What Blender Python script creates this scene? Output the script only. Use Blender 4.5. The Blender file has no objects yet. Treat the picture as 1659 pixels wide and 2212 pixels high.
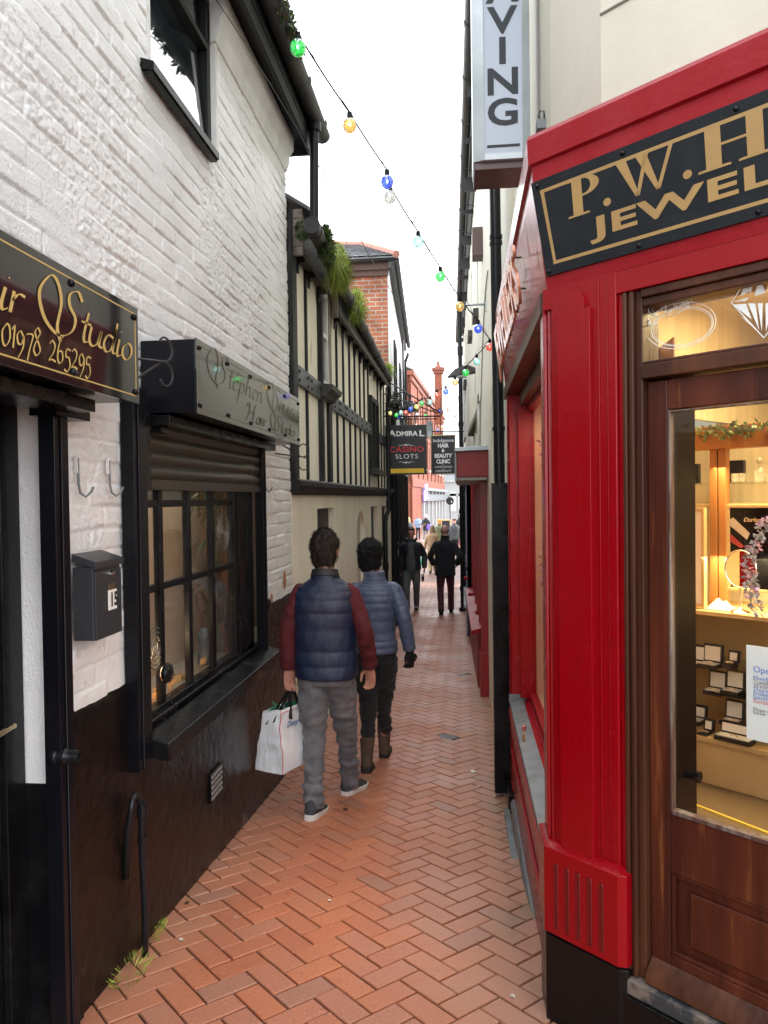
import bpy, bmesh, math, random
from mathutils import Vector, Matrix, noise
random.seed(7)
S = bpy.context.scene
COL = S.collection
R = math.radians
# ---------------------------------------------------------------- camera
PSI, TH, RO, FPX = R(6.07), R(-1.1), R(.75), 1600.0
CAMP = Vector((0, 0, 1.5))
cw = Vector((-math.sin(PSI)*math.cos(TH), math.cos(PSI)*math.cos(TH), math.sin(TH)))
r0 = Vector((math.cos(PSI), math.sin(PSI), 0)); u0 = r0.cross(cw)
cr_ = r0*math.cos(RO)-u0*math.sin(RO); cu = u0*math.cos(RO)+r0*math.sin(RO)
cd = bpy.data.cameras.new('camera'); cam = bpy.data.objects.new('camera', cd); COL.objects.link(cam)
cam.matrix_world = Matrix(((cr_.x, cu.x, -cw.x, CAMP.x), (cr_.y, cu.y, -cw.y, CAMP.y), (cr_.z, cu.z, -cw.z, CAMP.z), (0, 0, 0, 1)))
cd.sensor_fit = 'VERTICAL'; cd.sensor_height = 36; cd.lens = FPX/2212*36; cd.clip_end = 1000; cd.clip_start = .05
S.camera = cam

def ray(x, y): return cw*FPX+cr_*(x-829.5)+cu*(1106-y)
def on(x, y, p, n):            # point of the place seen at a picture point, on the plane through p with normal n
    d = ray(x, y); n = Vector(n); t = (Vector(p)-CAMP).dot(n)/d.dot(n); return CAMP+d*t
def atY(x, y, Y): return on(x, y, (0, Y, 0), (0, 1, 0))
def atX(x, y, X=-1.28): return on(x, y, (X, 0, 0), (1, 0, 0))

GT = [(-12, .9), (-3, .3), (0, 0), (2.3, -.20), (4.8, -.43), (8, -.62), (15, -.86), (30, -1.15), (50, -1.33), (90, -1.5), (400, -1.5)]
def gz(y):
    for i in range(len(GT)-1):
        a, b = GT[i], GT[i+1]
        if y <= b[0]:
            k = max(0, (y-a[0])/(b[0]-a[0]))
            p = GT[max(0, i-1)]; q = GT[min(len(GT)-1, i+2)]
            m0 = (b[1]-p[1])/(b[0]-p[0]) if i > 0 else (b[1]-a[1])/(b[0]-a[0])
            m1 = (q[1]-a[1])/(q[0]-a[0]) if q[0] != b[0] else 0
            h = b[0]-a[0]; k2 = k*k; k3 = k2*k
            return (2*k3-3*k2+1)*a[1]+(k3-2*k2+k)*h*m0+(-2*k3+3*k2)*b[1]+(k3-k2)*h*m1
    return GT[-1][1]

# ---------------------------------------------------------------- materials
def lin(c):
    if isinstance(c, str):
        c = [int(c[i:i+2], 16)/255 for i in (0, 2, 4)]
        c = [((v+.055)/1.055)**2.4 if v > .04 else v/12.92 for v in c]
    return (c[0], c[1], c[2], 1)
def mk(name, col, rough=.5, metal=0, col2=None, nscale=3, nlo=.4, nhi=.65, stretch=(1, 1, 1), bump=0, bscale=40, bstretch=(1, 1, 1),
       rvar=0, emis=None, estr=0, coat=0, spec=.5, col3=None, n3=(12, .55, .7), island=0, trans=0, bdist=.01, sheen=0):
    m = bpy.data.materials.new(name); m.use_nodes = True; N = m.node_tree.nodes; L = m.node_tree.links; P = N['Principled BSDF']
    P.inputs['Base Color'].default_value = lin(col); P.inputs['Roughness'].default_value = rough; P.inputs['Metallic'].default_value = metal
    P.inputs['Specular IOR Level'].default_value = spec
    if coat: P.inputs['Coat Weight'].default_value = coat; P.inputs['Coat Roughness'].default_value = .08
    if trans: P.inputs['Transmission Weight'].default_value = trans
    if sheen: P.inputs['Sheen Weight'].default_value = sheen
    tc = N.new('ShaderNodeTexCoord')
    def nz(scale, st, detail=5):
        mp = N.new('ShaderNodeMapping'); mp.inputs['Scale'].default_value = st; L.new(tc.outputs['Object'], mp.inputs[0])
        t = N.new('ShaderNodeTexNoise'); t.inputs['Scale'].default_value = scale; t.inputs['Detail'].default_value = detail; t.inputs['Roughness'].default_value = .6
        L.new(mp.outputs[0], t.inputs['Vector']); return t
    def ramp(src, lo, hi):
        r = N.new('ShaderNodeMapRange'); r.inputs[1].default_value = lo; r.inputs[2].default_value = hi; L.new(src, r.inputs[0]); return r.outputs[0]
    out = None
    if col2 is not None:
        t = nz(nscale, stretch); f = ramp(t.outputs[0], nlo, nhi)
        mx = N.new('ShaderNodeMix'); mx.data_type = 'RGBA'; L.new(f, mx.inputs[0]); mx.inputs[6].default_value = lin(col); mx.inputs[7].default_value = lin(col2); out = mx.outputs[2]
        if rvar:
            rr = N.new('ShaderNodeMapRange'); L.new(t.outputs[0], rr.inputs[0]); rr.inputs[1].default_value = .3; rr.inputs[2].default_value = .7
            rr.inputs[3].default_value = max(.03, rough-rvar); rr.inputs[4].default_value = rough+rvar; L.new(rr.outputs[0], P.inputs['Roughness'])
    if col3 is not None:
        t = nz(n3[0], stretch, 8); f = ramp(t.outputs[0], n3[1], n3[2])
        mx = N.new('ShaderNodeMix'); mx.data_type = 'RGBA'; L.new(f, mx.inputs[0])
        if out: L.new(out, mx.inputs[6])
        else: mx.inputs[6].default_value = lin(col)
        mx.inputs[7].default_value = lin(col3); out = mx.outputs[2]
    if island:
        g = N.new('ShaderNodeNewGeometry'); h = N.new('ShaderNodeHueSaturation')
        r = N.new('ShaderNodeMapRange'); L.new(g.outputs['Random Per Island'], r.inputs[0]); r.inputs[3].default_value = 1-island; r.inputs[4].default_value = 1+island
        L.new(r.outputs[0], h.inputs['Value'])
        if out: L.new(out, h.inputs['Color'])
        else: h.inputs['Color'].default_value = lin(col)
        out = h.outputs[0]
    if out: L.new(out, P.inputs['Base Color'])
    if bump:
        t = nz(bscale, bstretch, 6); b = N.new('ShaderNodeBump'); b.inputs['Strength'].default_value = bump; b.inputs['Distance'].default_value = bdist
        L.new(t.outputs[0], b.inputs['Height']); L.new(b.outputs[0], P.inputs['Normal'])
    if emis: P.inputs['Emission Color'].default_value = lin(emis); P.inputs['Emission Strength'].default_value = estr
    return m
def glass(name, tint=(.9, .92, .9), refl=1.0, rough=.01, dirt=None):
    m = bpy.data.materials.new(name); m.use_nodes = True; N = m.node_tree.nodes; L = m.node_tree.links; N.clear()
    o = N.new('ShaderNodeOutputMaterial'); mx = N.new('ShaderNodeMixShader'); t = N.new('ShaderNodeBsdfTransparent'); g = N.new('ShaderNodeBsdfGlossy')
    t.inputs[0].default_value = (*tint, 1); g.inputs['Roughness'].default_value = rough
    f = N.new('ShaderNodeFresnel'); f.inputs[0].default_value = 1.5
    ge = N.new('ShaderNodeNewGeometry'); io = N.new('ShaderNodeMath'); io.operation = 'MULTIPLY_ADD'; io.inputs[1].default_value = -.83333; io.inputs[2].default_value = 1.5; L.new(ge.outputs['Backfacing'], io.inputs[0]); L.new(io.outputs[0], f.inputs[0])
    mu = N.new('ShaderNodeMath'); mu.operation = 'MULTIPLY'; mu.inputs[1].default_value = refl; mu.use_clamp = True
    L.new(f.outputs[0], mu.inputs[0]); L.new(mu.outputs[0], mx.inputs[0]); L.new(t.outputs[0], mx.inputs[1]); L.new(g.outputs[0], mx.inputs[2])
    fin = mx
    if dirt:
        tc = N.new('ShaderNodeTexCoord'); nz = N.new('ShaderNodeTexNoise'); nz.inputs['Scale'].default_value = 9; nz.inputs['Detail'].default_value = 8
        L.new(tc.outputs['Object'], nz.inputs['Vector']); r = N.new('ShaderNodeMapRange'); r.inputs[1].default_value = .3; r.inputs[2].default_value = .9; r.inputs[4].default_value = dirt; L.new(nz.outputs[0], r.inputs[0])
        d = N.new('ShaderNodeBsdfDiffuse'); d.inputs[0].default_value = (.45, .43, .4, 1); fin = N.new('ShaderNodeMixShader')
        L.new(r.outputs[0], fin.inputs[0]); L.new(mx.outputs[0], fin.inputs[1]); L.new(d.outputs[0], fin.inputs[2])
    L.new(fin.outputs[0], o.inputs[0]); return m
def brickmat(name, c1, c2, mortar, bw, bh, ax='X', rough=.85, var=.35, msize=.012):
    m = bpy.data.materials.new(name); m.use_nodes = True; N = m.node_tree.nodes; L = m.node_tree.links; P = N['Principled BSDF']; P.inputs['Roughness'].default_value = rough
    tc = N.new('ShaderNodeTexCoord'); sp = N.new('ShaderNodeSeparateXYZ'); cb = N.new('ShaderNodeCombineXYZ'); L.new(tc.outputs['Object'], sp.inputs[0])
    L.new(sp.outputs[ax], cb.inputs['X']); L.new(sp.outputs['Z'], cb.inputs['Y'])
    nn = N.new('ShaderNodeTexNoise'); nn.inputs['Scale'].default_value = 6; L.new(tc.outputs['Object'], nn.inputs['Vector'])
    va = N.new('ShaderNodeVectorMath'); va.operation = 'SCALE'; va.inputs['Scale'].default_value = .012; L.new(nn.outputs['Color'], va.inputs[0])
    ad = N.new('ShaderNodeVectorMath'); L.new(cb.outputs[0], ad.inputs[0]); L.new(va.outputs[0], ad.inputs[1])
    b = N.new('ShaderNodeTexBrick'); L.new(ad.outputs[0], b.inputs['Vector']); b.inputs['Scale'].default_value = 1; b.inputs['Brick Width'].default_value = bw; b.inputs['Row Height'].default_value = bh
    b.inputs['Mortar Size'].default_value = msize; b.inputs['Mortar Smooth'].default_value = .3; b.inputs['Bias'].default_value = -.1
    b.inputs['Color1'].default_value = lin(c1); b.inputs['Color2'].default_value = lin(c2); b.inputs['Mortar'].default_value = lin(mortar)
    n2 = N.new('ShaderNodeTexNoise'); n2.inputs['Scale'].default_value = 3.1; n2.inputs['Detail'].default_value = 6; L.new(tc.outputs['Object'], n2.inputs['Vector'])
    r = N.new('ShaderNodeMapRange'); L.new(n2.outputs[0], r.inputs[0]); r.inputs[1].default_value = .3; r.inputs[2].default_value = .7; r.inputs[3].default_value = 1-var; r.inputs[4].default_value = 1+var*.6
    h = N.new('ShaderNodeHueSaturation'); L.new(b.outputs['Color'], h.inputs['Color']); L.new(r.outputs[0], h.inputs['Value']); L.new(h.outputs[0], P.inputs['Base Color'])
    bp = N.new('ShaderNodeBump'); bp.inputs['Strength'].default_value = .6; bp.inputs['Distance'].default_value = .01; bp.invert = True; L.new(b.outputs['Fac'], bp.inputs['Height']); L.new(bp.outputs[0], P.inputs['Normal'])
    return m

m_white = mk('white_painted_brick', (.80, .81, .815), .6, col2=(.71, .72, .725), nscale=2.2, bump=.8, bscale=95, bdist=.006, col3=(.40, .37, .34), n3=(16, .63, .80))
m_white2 = mk('white_paint', (.74, .74, .72), .5, col2=(.6, .6, .58), nscale=4, bump=.3, bscale=60)
m_black = mk('black_gloss_paint', (.004, .004, .005), .24, spec=.2, bump=.12, bscale=30, col2=(.010, .010, .011), nscale=5, rvar=.08)
m_blackm = mk('black_matt_paint', (.010, .011, .012), .5, spec=.25, bump=.15, bscale=60)
m_plinth = mk('black_masonry_paint', (.0045, .0045, .005), .26, col2=(.010, .0055, .0045), nscale=1.3, bump=.8, bscale=16, rvar=.10, col3=(.07, .07, .075), n3=(2.6, .62, .80), bdist=.010, spec=.22)
m_shut = mk('bronze_steel_shutter', (.075, .066, .056), .35, metal=.6, col2=(.08, .07, .06), nscale=8, bump=.1)
m_navy = mk('black_laminate', (.004, .0045, .007), .25, col2=(.006, .006, .009), nscale=3, spec=.2)
m_signg = mk('black_gloss_acrylic', (.012, .011, .013), .05, spec=.9, coat=.6)
m_gold = mk('gold_lettering', (.55, .38, .12), .4)
m_goldf = mk('faded_gold_lettering', (.13, .10, .05), .3)
m_iron = mk('wrought_iron', (.012, .012, .013), .4, bump=.2)
m_rust = mk('rusty_steel', (.12, .045, .02), .8, bump=.4)
m_zinc = mk('galvanised_steel', (.20, .215, .225), .5, metal=.4, col2=(.13, .145, .15), nscale=12)
m_brass = mk('worn_brass', (.5, .38, .2), .3, metal=1)
m_chrome = mk('chrome', (.75, .75, .75), .12, metal=1)
m_cream = mk('cream_render', (.60, .575, .475), .7, col2=(.52, .50, .41), nscale=1.6, bump=.35, bscale=14, col3=(.34, .32, .27), n3=(4, .66, .85), bdist=.008, stretch=(1, 1, .35))
m_cream2 = mk('cream_limewash', (.92, .87, .72), .75, col2=(.82, .77, .62), nscale=2.5, bump=.3, bscale=22, col3=(.25, .22, .16), n3=(5, .64, .82), stretch=(1, 1, .3))
m_timber = mk('black_stained_timber', (.010, .010, .011), .6, spec=.3, bump=.4, bscale=30, bstretch=(1, 1, .15), col2=(.05, .048, .045), nscale=8, stretch=(1, 1, .2), nlo=.5, nhi=.8)
m_wtimber = mk('weathered_timber', (.10, .085, .07), .85, col2=(.34, .30, .26), nscale=9, stretch=(1, 1, .25), nlo=.45, nhi=.65, bump=.7, bscale=30, bstretch=(1, 1, .3))
m_fascia = mk('grey_stained_fascia', (.045, .043, .044), .6, bump=.3, bscale=20, col2=(.08, .075, .07), nscale=3)
m_gut = mk('mossy_cast_iron', (.014, .014, .015), .5, col2=(.045, .042, .03), nscale=6, nlo=.45, nhi=.7, bump=.3)
m_pvc = mk('black_pipe_paint', (.008, .009, .011), .3, spec=.3, bump=.08, bscale=20)
m_slate = mk('slate_roofing', (.10, .105, .11), .6, col2=(.16, .16, .17), nscale=6, bump=.5, bscale=14, island=.25)
m_redtile = mk('red_ridge_tile', (.42, .17, .13), .8, bump=.3)
m_red = mk('red_gloss_paint', (.25, .0012, .0045), .24, spec=.3, col2=(.25, .0015, .006), nscale=3, bump=.22, bscale=55, bstretch=(1, 1, .12), coat=.05, rvar=.08, col3=(.20, .004, .008), n3=(9, .60, .80))
m_redw = mk('weathered_red_paint', (.26, .002, .008), .40, spec=.3, col2=(.28, .010, .018), nscale=5, bump=.3, bscale=30, stretch=(1, 1, .3))
m_mahog = mk('mahogany_varnish', (.042, .009, .005), .38, spec=.3, col2=(.10, .024, .010), nscale=11, stretch=(1, 1, .06), bump=.25, bscale=30, bstretch=(1, 1, .06), col3=(.22, .08, .025), n3=(34, .60, .76), coat=.05)
m_dwood = mk('dark_oak_frame', (.045, .015, .008), .4, spec=.3, col2=(.10, .036, .016), nscale=8, stretch=(1, 1, .05), bump=.3, bscale=30, bstretch=(1, 1, .06), col3=(.25, .14, .08), n3=(30, .74, .9))
m_paint_worn = mk('peeling_grey_sill', (.03, .035, .038), .6, col2=(.16, .13, .11), nscale=14, nlo=.5, nhi=.62, bump=.5)
m_signboard = mk('black_sign_board', (.008, .011, .014), .5, spec=.25, col2=(.012, .015, .019), nscale=20)
m_goldv = mk('gold_vinyl', (.38, .24, .085), .5, col2=(.34, .21, .08), nscale=10)
m_copper = mk('copper_acrylic', (.62, .26, .16), .18, metal=.2, spec=.8)
m_alu = mk('white_aluminium', (.42, .46, .48), .3, col2=(.34, .38, .40), nscale=6, metal=.2)
m_opal = mk('opal_acrylic', (.34, .385, .46), .25)
m_letter = mk('grey_letter', (.018, .022, .028), .5, spec=.3)
m_brownm = mk('brown_aluminium', (.07, .035, .03), .4)
m_glass = glass('window_glass', (.92, .92, .9), 1.25, dirt=.06)
m_glassr = glass('upper_window_glass', (.45, .5, .52), 1.9, .015)
m_glassc = glass('shop_glass', (.97, .97, .95), .9)
m_etch = mk('etched_glass', (.75, .78, .78), .6)
m_pave = None
# ---------------------------------------------------------------- mesh builder
ORG = {}
class MB:
    def __init__(s): s.v = []; s.f = []
    def add(s, vs, fs):
        k = len(s.v); s.v += [Vector(v) for v in vs]; s.f += [[i+k for i in f] for f in fs]; return s
    def hexa(s, p): return s.add(p, [(0, 3, 2, 1), (4, 5, 6, 7), (0, 1, 5, 4), (1, 2, 6, 5), (2, 3, 7, 6), (3, 0, 4, 7)])
    def box(s, x0, x1, y0, y1, z0, z1): return s.hexa([(x0, y0, z0), (x1, y0, z0), (x1, y1, z0), (x0, y1, z0), (x0, y0, z1), (x1, y0, z1), (x1, y1, z1), (x0, y1, z1)])
    def fb(s, F, a0, a1, t0, t1, z0, z1):
        return s.hexa([F(a0, t0, z0), F(a1, t0, z0), F(a1, t1, z0), F(a0, t1, z0), F(a0, t0, z1), F(a1, t0, z1), F(a1, t1, z1), F(a0, t1, z1)])
    def prism(s, pts, d):       # polygon (3d points) swept by vector d
        n = len(pts); d = Vector(d); a = [Vector(p) for p in pts]
        return s.add(a+[p+d for p in a], [list(range(n))[::-1], list(range(n, 2*n))]+[(i, (i+1) % n, n+(i+1) % n, n+i) for i in range(n)])
    def tube(s, pts, r, n=10, cap=True, flat=None):
        pts = [Vector(p) for p in pts]; m = len(pts); rs = r if isinstance(r, (list, tuple)) else [r]*m
        k = len(s.v); prev = None
        for i, p in enumerate(pts):
            d = (pts[min(i+1, m-1)]-pts[max(i-1, 0)]).normalized()
            if prev is None:
                prev = d.cross(Vector((0, 0, 1))) if abs(d.z) < .9 else d.cross(Vector((0, 1, 0)))
            a = (prev-d*prev.dot(d)).normalized(); prev = a; b = d.cross(a)
            for j in range(n):
                t = 2*math.pi*j/n; s.v.append(p+(a*math.cos(t)+b*math.sin(t))*rs[i])
        for i in range(m-1):
            for j in range(n):
                s.f.append([k+i*n+j, k+i*n+(j+1) % n, k+(i+1)*n+(j+1) % n, k+(i+1)*n+j])
        if cap: s.f.append([k+j for j in range(n)][::-1]); s.f.append([k+(m-1)*n+j for j in range(n)])
        return s
    def rings(s, rings, cap=True, closed=False):
        k = len(s.v); n = len(rings[0]); m = len(rings)
        for r in rings: s.v += [Vector(p) for p in r]
        for i in range(m if closed else m-1):
            for j in range(n):
                i2 = (i+1) % m; s.f.append([k+i*n+j, k+i*n+(j+1) % n, k+i2*n+(j+1) % n, k+i2*n+j])
        if cap and not closed: s.f.append([k+j for j in range(n)][::-1]); s.f.append([k+(m-1)*n+j for j in range(n)])
        return s
    def lathe(s, prof, c, n=20, ax='Z'):
        c = Vector(c); rs = []
        for r, h in prof:
            ring = []
            for j in range(n):
                t = 2*math.pi*j/n; a, b = r*math.cos(t), r*math.sin(t)
                ring.append(c+Vector((a, b, h) if ax == 'Z' else ((a, h, b) if ax == 'Y' else (h, a, b))))
            rs.append(ring)
        return s.rings(rs)
    def ball(s, c, r, n=16, sc=(1, 1, 1)):
        rs = []
        for i in range(n//2+1):
            t = math.pi*i/(n//2); q = max(math.sin(t), .01); rs.append([Vector(c)+Vector((q*math.cos(2*math.pi*j/n)*r*sc[0], q*math.sin(2*math.pi*j/n)*r*sc[1], -math.cos(t)*r*sc[2])) for j in range(n)])
        return s.rings(rs)
    def build(s, name, mat, parent=None, smooth=False, bevel=0, seg=2, loc=None):
        me = bpy.data.meshes.new(name); me.from_pydata([tuple(v) for v in s.v], [], s.f); me.validate()
        bm = bmesh.new(); bm.from_mesh(me); bmesh.ops.recalc_face_normals(bm, faces=bm.faces); bm.to_mesh(me); bm.free()
        me.materials.append(mat)
        o = bpy.data.objects.new(name, me); COL.objects.link(o)
        if smooth: me.polygons.foreach_set('use_smooth', [True]*len(me.polygons))
        if smooth == 'auto' or bevel:
            me.polygons.foreach_set('use_smooth', [True]*len(me.polygons)); me.set_sharp_from_angle(angle=R(35))
        if bevel:
            md = o.modifiers.new('bevel', 'BEVEL'); md.width = bevel; md.segments = seg; md.limit_method = 'ANGLE'; md.angle_limit = R(40); md.harden_normals = True
        if parent:
            o.parent = parent
            if parent.name in ORG: o.matrix_parent_inverse = Matrix.Translation(-ORG[parent.name])
        return o
def islands(mb, name, mat, parent, **k):
    p = list(range(len(mb.v)))
    def find(a):
        while p[a] != a: p[a] = p[p[a]]; a = p[a]
        return a
    for f in mb.f:
        r = find(f[0])
        for i in f[1:]: p[find(i)] = r
    g = {}
    for f in mb.f: g.setdefault(find(f[0]), []).append(f)
    out = []
    for fs in g.values():
        ids = sorted({i for f in fs for i in f}); mp = {a: i for i, a in enumerate(ids)}; m = MB(); m.v = [mb.v[i] for i in ids]; m.f = [[mp[i] for i in f] for f in fs]
        out.append(m.build(name, mat, parent, **k))
    return out
def tag(o, label=None, cat=None, group=None, kind=None):
    if label: o['label'] = label
    if cat: o['category'] = cat
    if group: o['group'] = group
    if kind: o['kind'] = kind
    return o
def thing(name, loc, label, cat, group=None):
    o = bpy.data.objects.new(name, None); COL.objects.link(o); o.location = loc; ORG[o.name] = Vector(loc); o.empty_display_size = .1
    return tag(o, label, cat, group)
def copytree(o, loc=None, rz=None, parent=None):
    c = o.copy(); COL.objects.link(c)
    if parent: c.parent = parent
    if loc is not None: c.location = loc
    if rz is not None: c.rotation_euler.z = rz
    for ch in o.children: copytree(ch, parent=c)
    return c
def LF(s, t, z): return Vector((-1.28+t, s, z))
def RX(y): return .30-.0156*(y-5)
def RF(s, t, z): return Vector((RX(s)-t, s, z))
DU = Vector((.742, -.670, 0)); DNN = Vector((-.670, -.742, 0)); C0 = Vector((.28, 2.45, 0))
def DF(s, t, z): return C0+DU*s+DNN*t+Vector((0, 0, z))
def dpx(x, y, t=0):
    p = on(x, y, C0+DNN*t, DNN); return (p-C0).dot(DU), p.z
def wallpanel(F, a0, a1, z0, z1, t=0, holes=(), th=.2):
    """wall slab with rectangular openings, as boxes round the holes"""
    mb = MB(); xs = sorted({a0, a1, *[h[0] for h in holes], *[h[1] for h in holes]}); zs = sorted({z0, z1, *[h[2] for h in holes], *[h[3] for h in holes]})
    for i in range(len(xs)-1):
        for j in range(len(zs)-1):
            cx, cz = (xs[i]+xs[i+1])/2, (zs[j]+zs[j+1])/2
            if any(h[0] < cx < h[1] and h[2] < cz < h[3] for h in holes): continue
            mb.fb(F, xs[i], xs[i+1], t-th, t, zs[j], zs[j+1])
    bmm = mb; return bmm
# ---------------------------------------------------------------- lettering
def text(s, pos, right, up, size, mat, name, parent, xs=1.0, bold=0, ext=.001, align='LEFT', shear=0, sp=1.0, width=None):
    cu_ = bpy.data.curves.new('t', 'FONT'); cu_.body = s; cu_.size = size; cu_.offset = bold; cu_.extrude = ext; cu_.align_x = align; cu_.shear = shear; cu_.space_character = sp
    cu_.resolution_u = 4
    t = bpy.data.objects.new('t', cu_); COL.objects.link(t); dg = bpy.context.evaluated_depsgraph_get(); me = bpy.data.meshes.new_from_object(t.evaluated_get(dg))
    bpy.data.objects.remove(t); right = Vector(right).normalized(); up = Vector(up).normalized(); n = right.cross(up); pos = Vector(pos)
    if width: xs = width/(max(v.co.x for v in me.vertices)-min(v.co.x for v in me.vertices))
    for v in me.vertices: v.co = pos+right*v.co.x*xs+up*v.co.y+n*v.co.z
    me.name = name; me.materials.clear(); me.materials.append(mat); o = bpy.data.objects.new(name, me); COL.objects.link(o)
    if parent:
        o.parent = parent
        if parent.name in ORG: o.matrix_parent_inverse = Matrix.Translation(-ORG[parent.name])
    return o
def spline(p, k=8):
    if len(p) < 3: return [Vector((*q, 0)) for q in p]
    P = [Vector((*q, 0)) for q in p]; P = [P[0]*2-P[1]]+P+[P[-1]*2-P[-2]]; out = []
    for i in range(1, len(P)-2):
        for j in range(k):
            t = j/k; a, b, c, d = P[i-1], P[i], P[i+1], P[i+2]
            out.append(.5*((2*b)+(c-a)*t+(2*a-5*b+4*c-d)*t*t+(3*b-3*c+d-a)*t**3))
    out.append(P[-2]); return out
GL = { # script glyphs: (advance, strokes), x-height .4, cap 1
'S': (.98, [[(.92, .82), (.78, .98), (.60, .86), (.62, .62), (.80, .40), (.74, .10), (.45, -.06), (.10, .16), (-.08, .62), (.10, 1.02), (.28, .96), (.42, .60), (.40, .10), (.52, -.18)]]),
't': (.26, [[(.16, .66), (.10, .2), (.13, .02), (.24, .05)], [(.0, .42), (.26, .42)]]),
'u': (.40, [[(.02, .40), (.0, .12), (.08, .0), (.22, .08), (.30, .40)], [(.31, .40), (.28, .08), (.38, .03)]]),
'd': (.42, [[(.30, .36), (.12, .38), (.02, .16), (.10, .0), (.24, .08), (.32, .40), (.36, .74)], [(.34, .6), (.30, .08), (.40, .03)]]),
'i': (.18, [[(.06, .40), (.03, .10), (.07, .0), (.16, .06)], [(.09, .58), (.11, .60)]]),
'o': (.38, [[(.18, .40), (.03, .26), (.04, .06), (.18, .0), (.31, .16), (.29, .34), (.18, .40), (.14, .36)]]),
'a': (.42, [[(.30, .36), (.12, .38), (.02, .16), (.10, .0), (.24, .08), (.31, .38)], [(.32, .40), (.28, .08), (.40, .03)]]),
'r': (.30, [[(.05, .40), (.03, .0)], [(.04, .22), (.14, .38), (.27, .38)]]),
'e': (.33, [[(.04, .18), (.25, .26), (.20, .40), (.06, .32), (.03, .10), (.14, .0), (.28, .08)]]),
'p': (.40, [[(.06, .42), (.03, .0), (.0, -.36)], [(.05, .26), (.18, .40), (.31, .28), (.26, .06), (.12, .0), (.04, .1)]]),
'h': (.40, [[(.10, .78), (.05, .4), (.03, .0)], [(.04, .2), (.16, .38), (.27, .32), (.26, .04), (.36, .03)]]),
'n': (.40, [[(.05, .40), (.03, .0)], [(.04, .22), (.16, .39), (.27, .32), (.26, .04), (.36, .03)]]),
'q': (.40, [[(.30, .36), (.12, .38), (.02, .16), (.10, .0), (.24, .08), (.31, .38)], [(.32, .40), (.29, -.1), (.25, -.38)]]),
's': (.28, [[(.24, .36), (.10, .38), (.08, .24), (.22, .14), (.16, .0), (.02, .05)]]),
'H': (.85, [[(.02, .7), (.1, .92), (.26, .8), (.2, .3), (.06, .0)], [(.68, .95), (.6, .5), (.58, .02), (.72, .05)], [(.12, .42), (.4, .5), (.66, .48)]]),
'0': (.36, [[(.17, .52), (.02, .3), (.06, .04), (.18, .0), (.31, .2), (.28, .46), (.17, .52)]]),
'1': (.2, [[(.02, .42), (.12, .52), (.09, .0)]]),
'2': (.38, [[(.03, .42), (.14, .52), (.28, .42), (.20, .2), (.02, .0), (.16, .03), (.34, .0)]]),
'5': (.36, [[(.32, .44), (.12, .44), (.08, .24), (.24, .22), (.30, .02), (.18, -.16), (.02, -.12)]]),
'6': (.36, [[(.30, .74), (.12, .56), (.03, .2), (.12, .0), (.28, .1), (.26, .3), (.12, .32), (.05, .2)]]),
'7': (.34, [[(.03, .42), (.12, .46), (.32, .46), (.2, .1), (.12, -.2)]]),
'8': (.38, [[(.30, .60), (.18, .70), (.06, .56), (.2, .36), (.31, .16), (.16, .0), (.03, .12), (.12, .34), (.30, .60)]]),
'9': (.36, [[(.28, .36), (.16, .46), (.04, .34), (.08, .16), (.22, .16), (.30, .36), (.28, .08), (.1, -.2)]]),
' ': (.32, [])}
def script(s, pos, right, up, size, mat, name, parent, w=.05, slant=.18, adv=1.0, xs=1.0):
    mb = MB(); right = Vector(right).normalized(); up = Vector(up).normalized(); n = right.cross(up); pos = Vector(pos); x = 0
    nib = Vector((math.cos(R(35)), math.sin(R(35)), 0))*w/2
    for ch in s:
        a, st = GL[ch]
        for q in st:
            sp = spline(q, 7); k = len(mb.v); m = len(sp)
            for i, p in enumerate(sp):
                d = (sp[min(i+1, m-1)]-sp[max(i-1, 0)]).normalized(); nn = Vector((-d.y, d.x, 0)); o = nn*(abs(nn.dot(nib))+w*.13)
                for sg in (-1, 1):
                    c = p+o*sg; c.x += c.y*slant; mb.v.append(pos+(right*(x+c.x)*xs+up*c.y)*size+n*.0015)
            for i in range(m-1): mb.f.append([k+2*i, k+2*i+1, k+2*i+3, k+2*i+2])
        x += a*adv
    return mb.build(name, mat, parent)
def leafclump(mb, c, r, n, l, w, up=.6, droop=0, sc=(1, 1, 1)):
    for i in range(n):
        d = Vector((random.gauss(0, 1)*sc[0], random.gauss(0, 1)*sc[1], random.gauss(0, 1)*sc[2])).normalized(); b = Vector(c)+Vector((d.x*r*sc[0], d.y*r*sc[1], d.z*r*sc[2]))*random.random()**.4
        g = (d+Vector((0, 0, up))).normalized()*l*random.uniform(.6, 1.3); sd = g.cross(Vector((random.random(), random.random(), random.random()))).normalized()*w*random.uniform(.6, 1.2)
        m = b+g*.55+sd*.5; e = b+g-Vector((0, 0, droop*l))
        mb.add([b, b+g*.5+sd, e, b+g*.5-sd], [(0, 1, 2, 3)])
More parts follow.
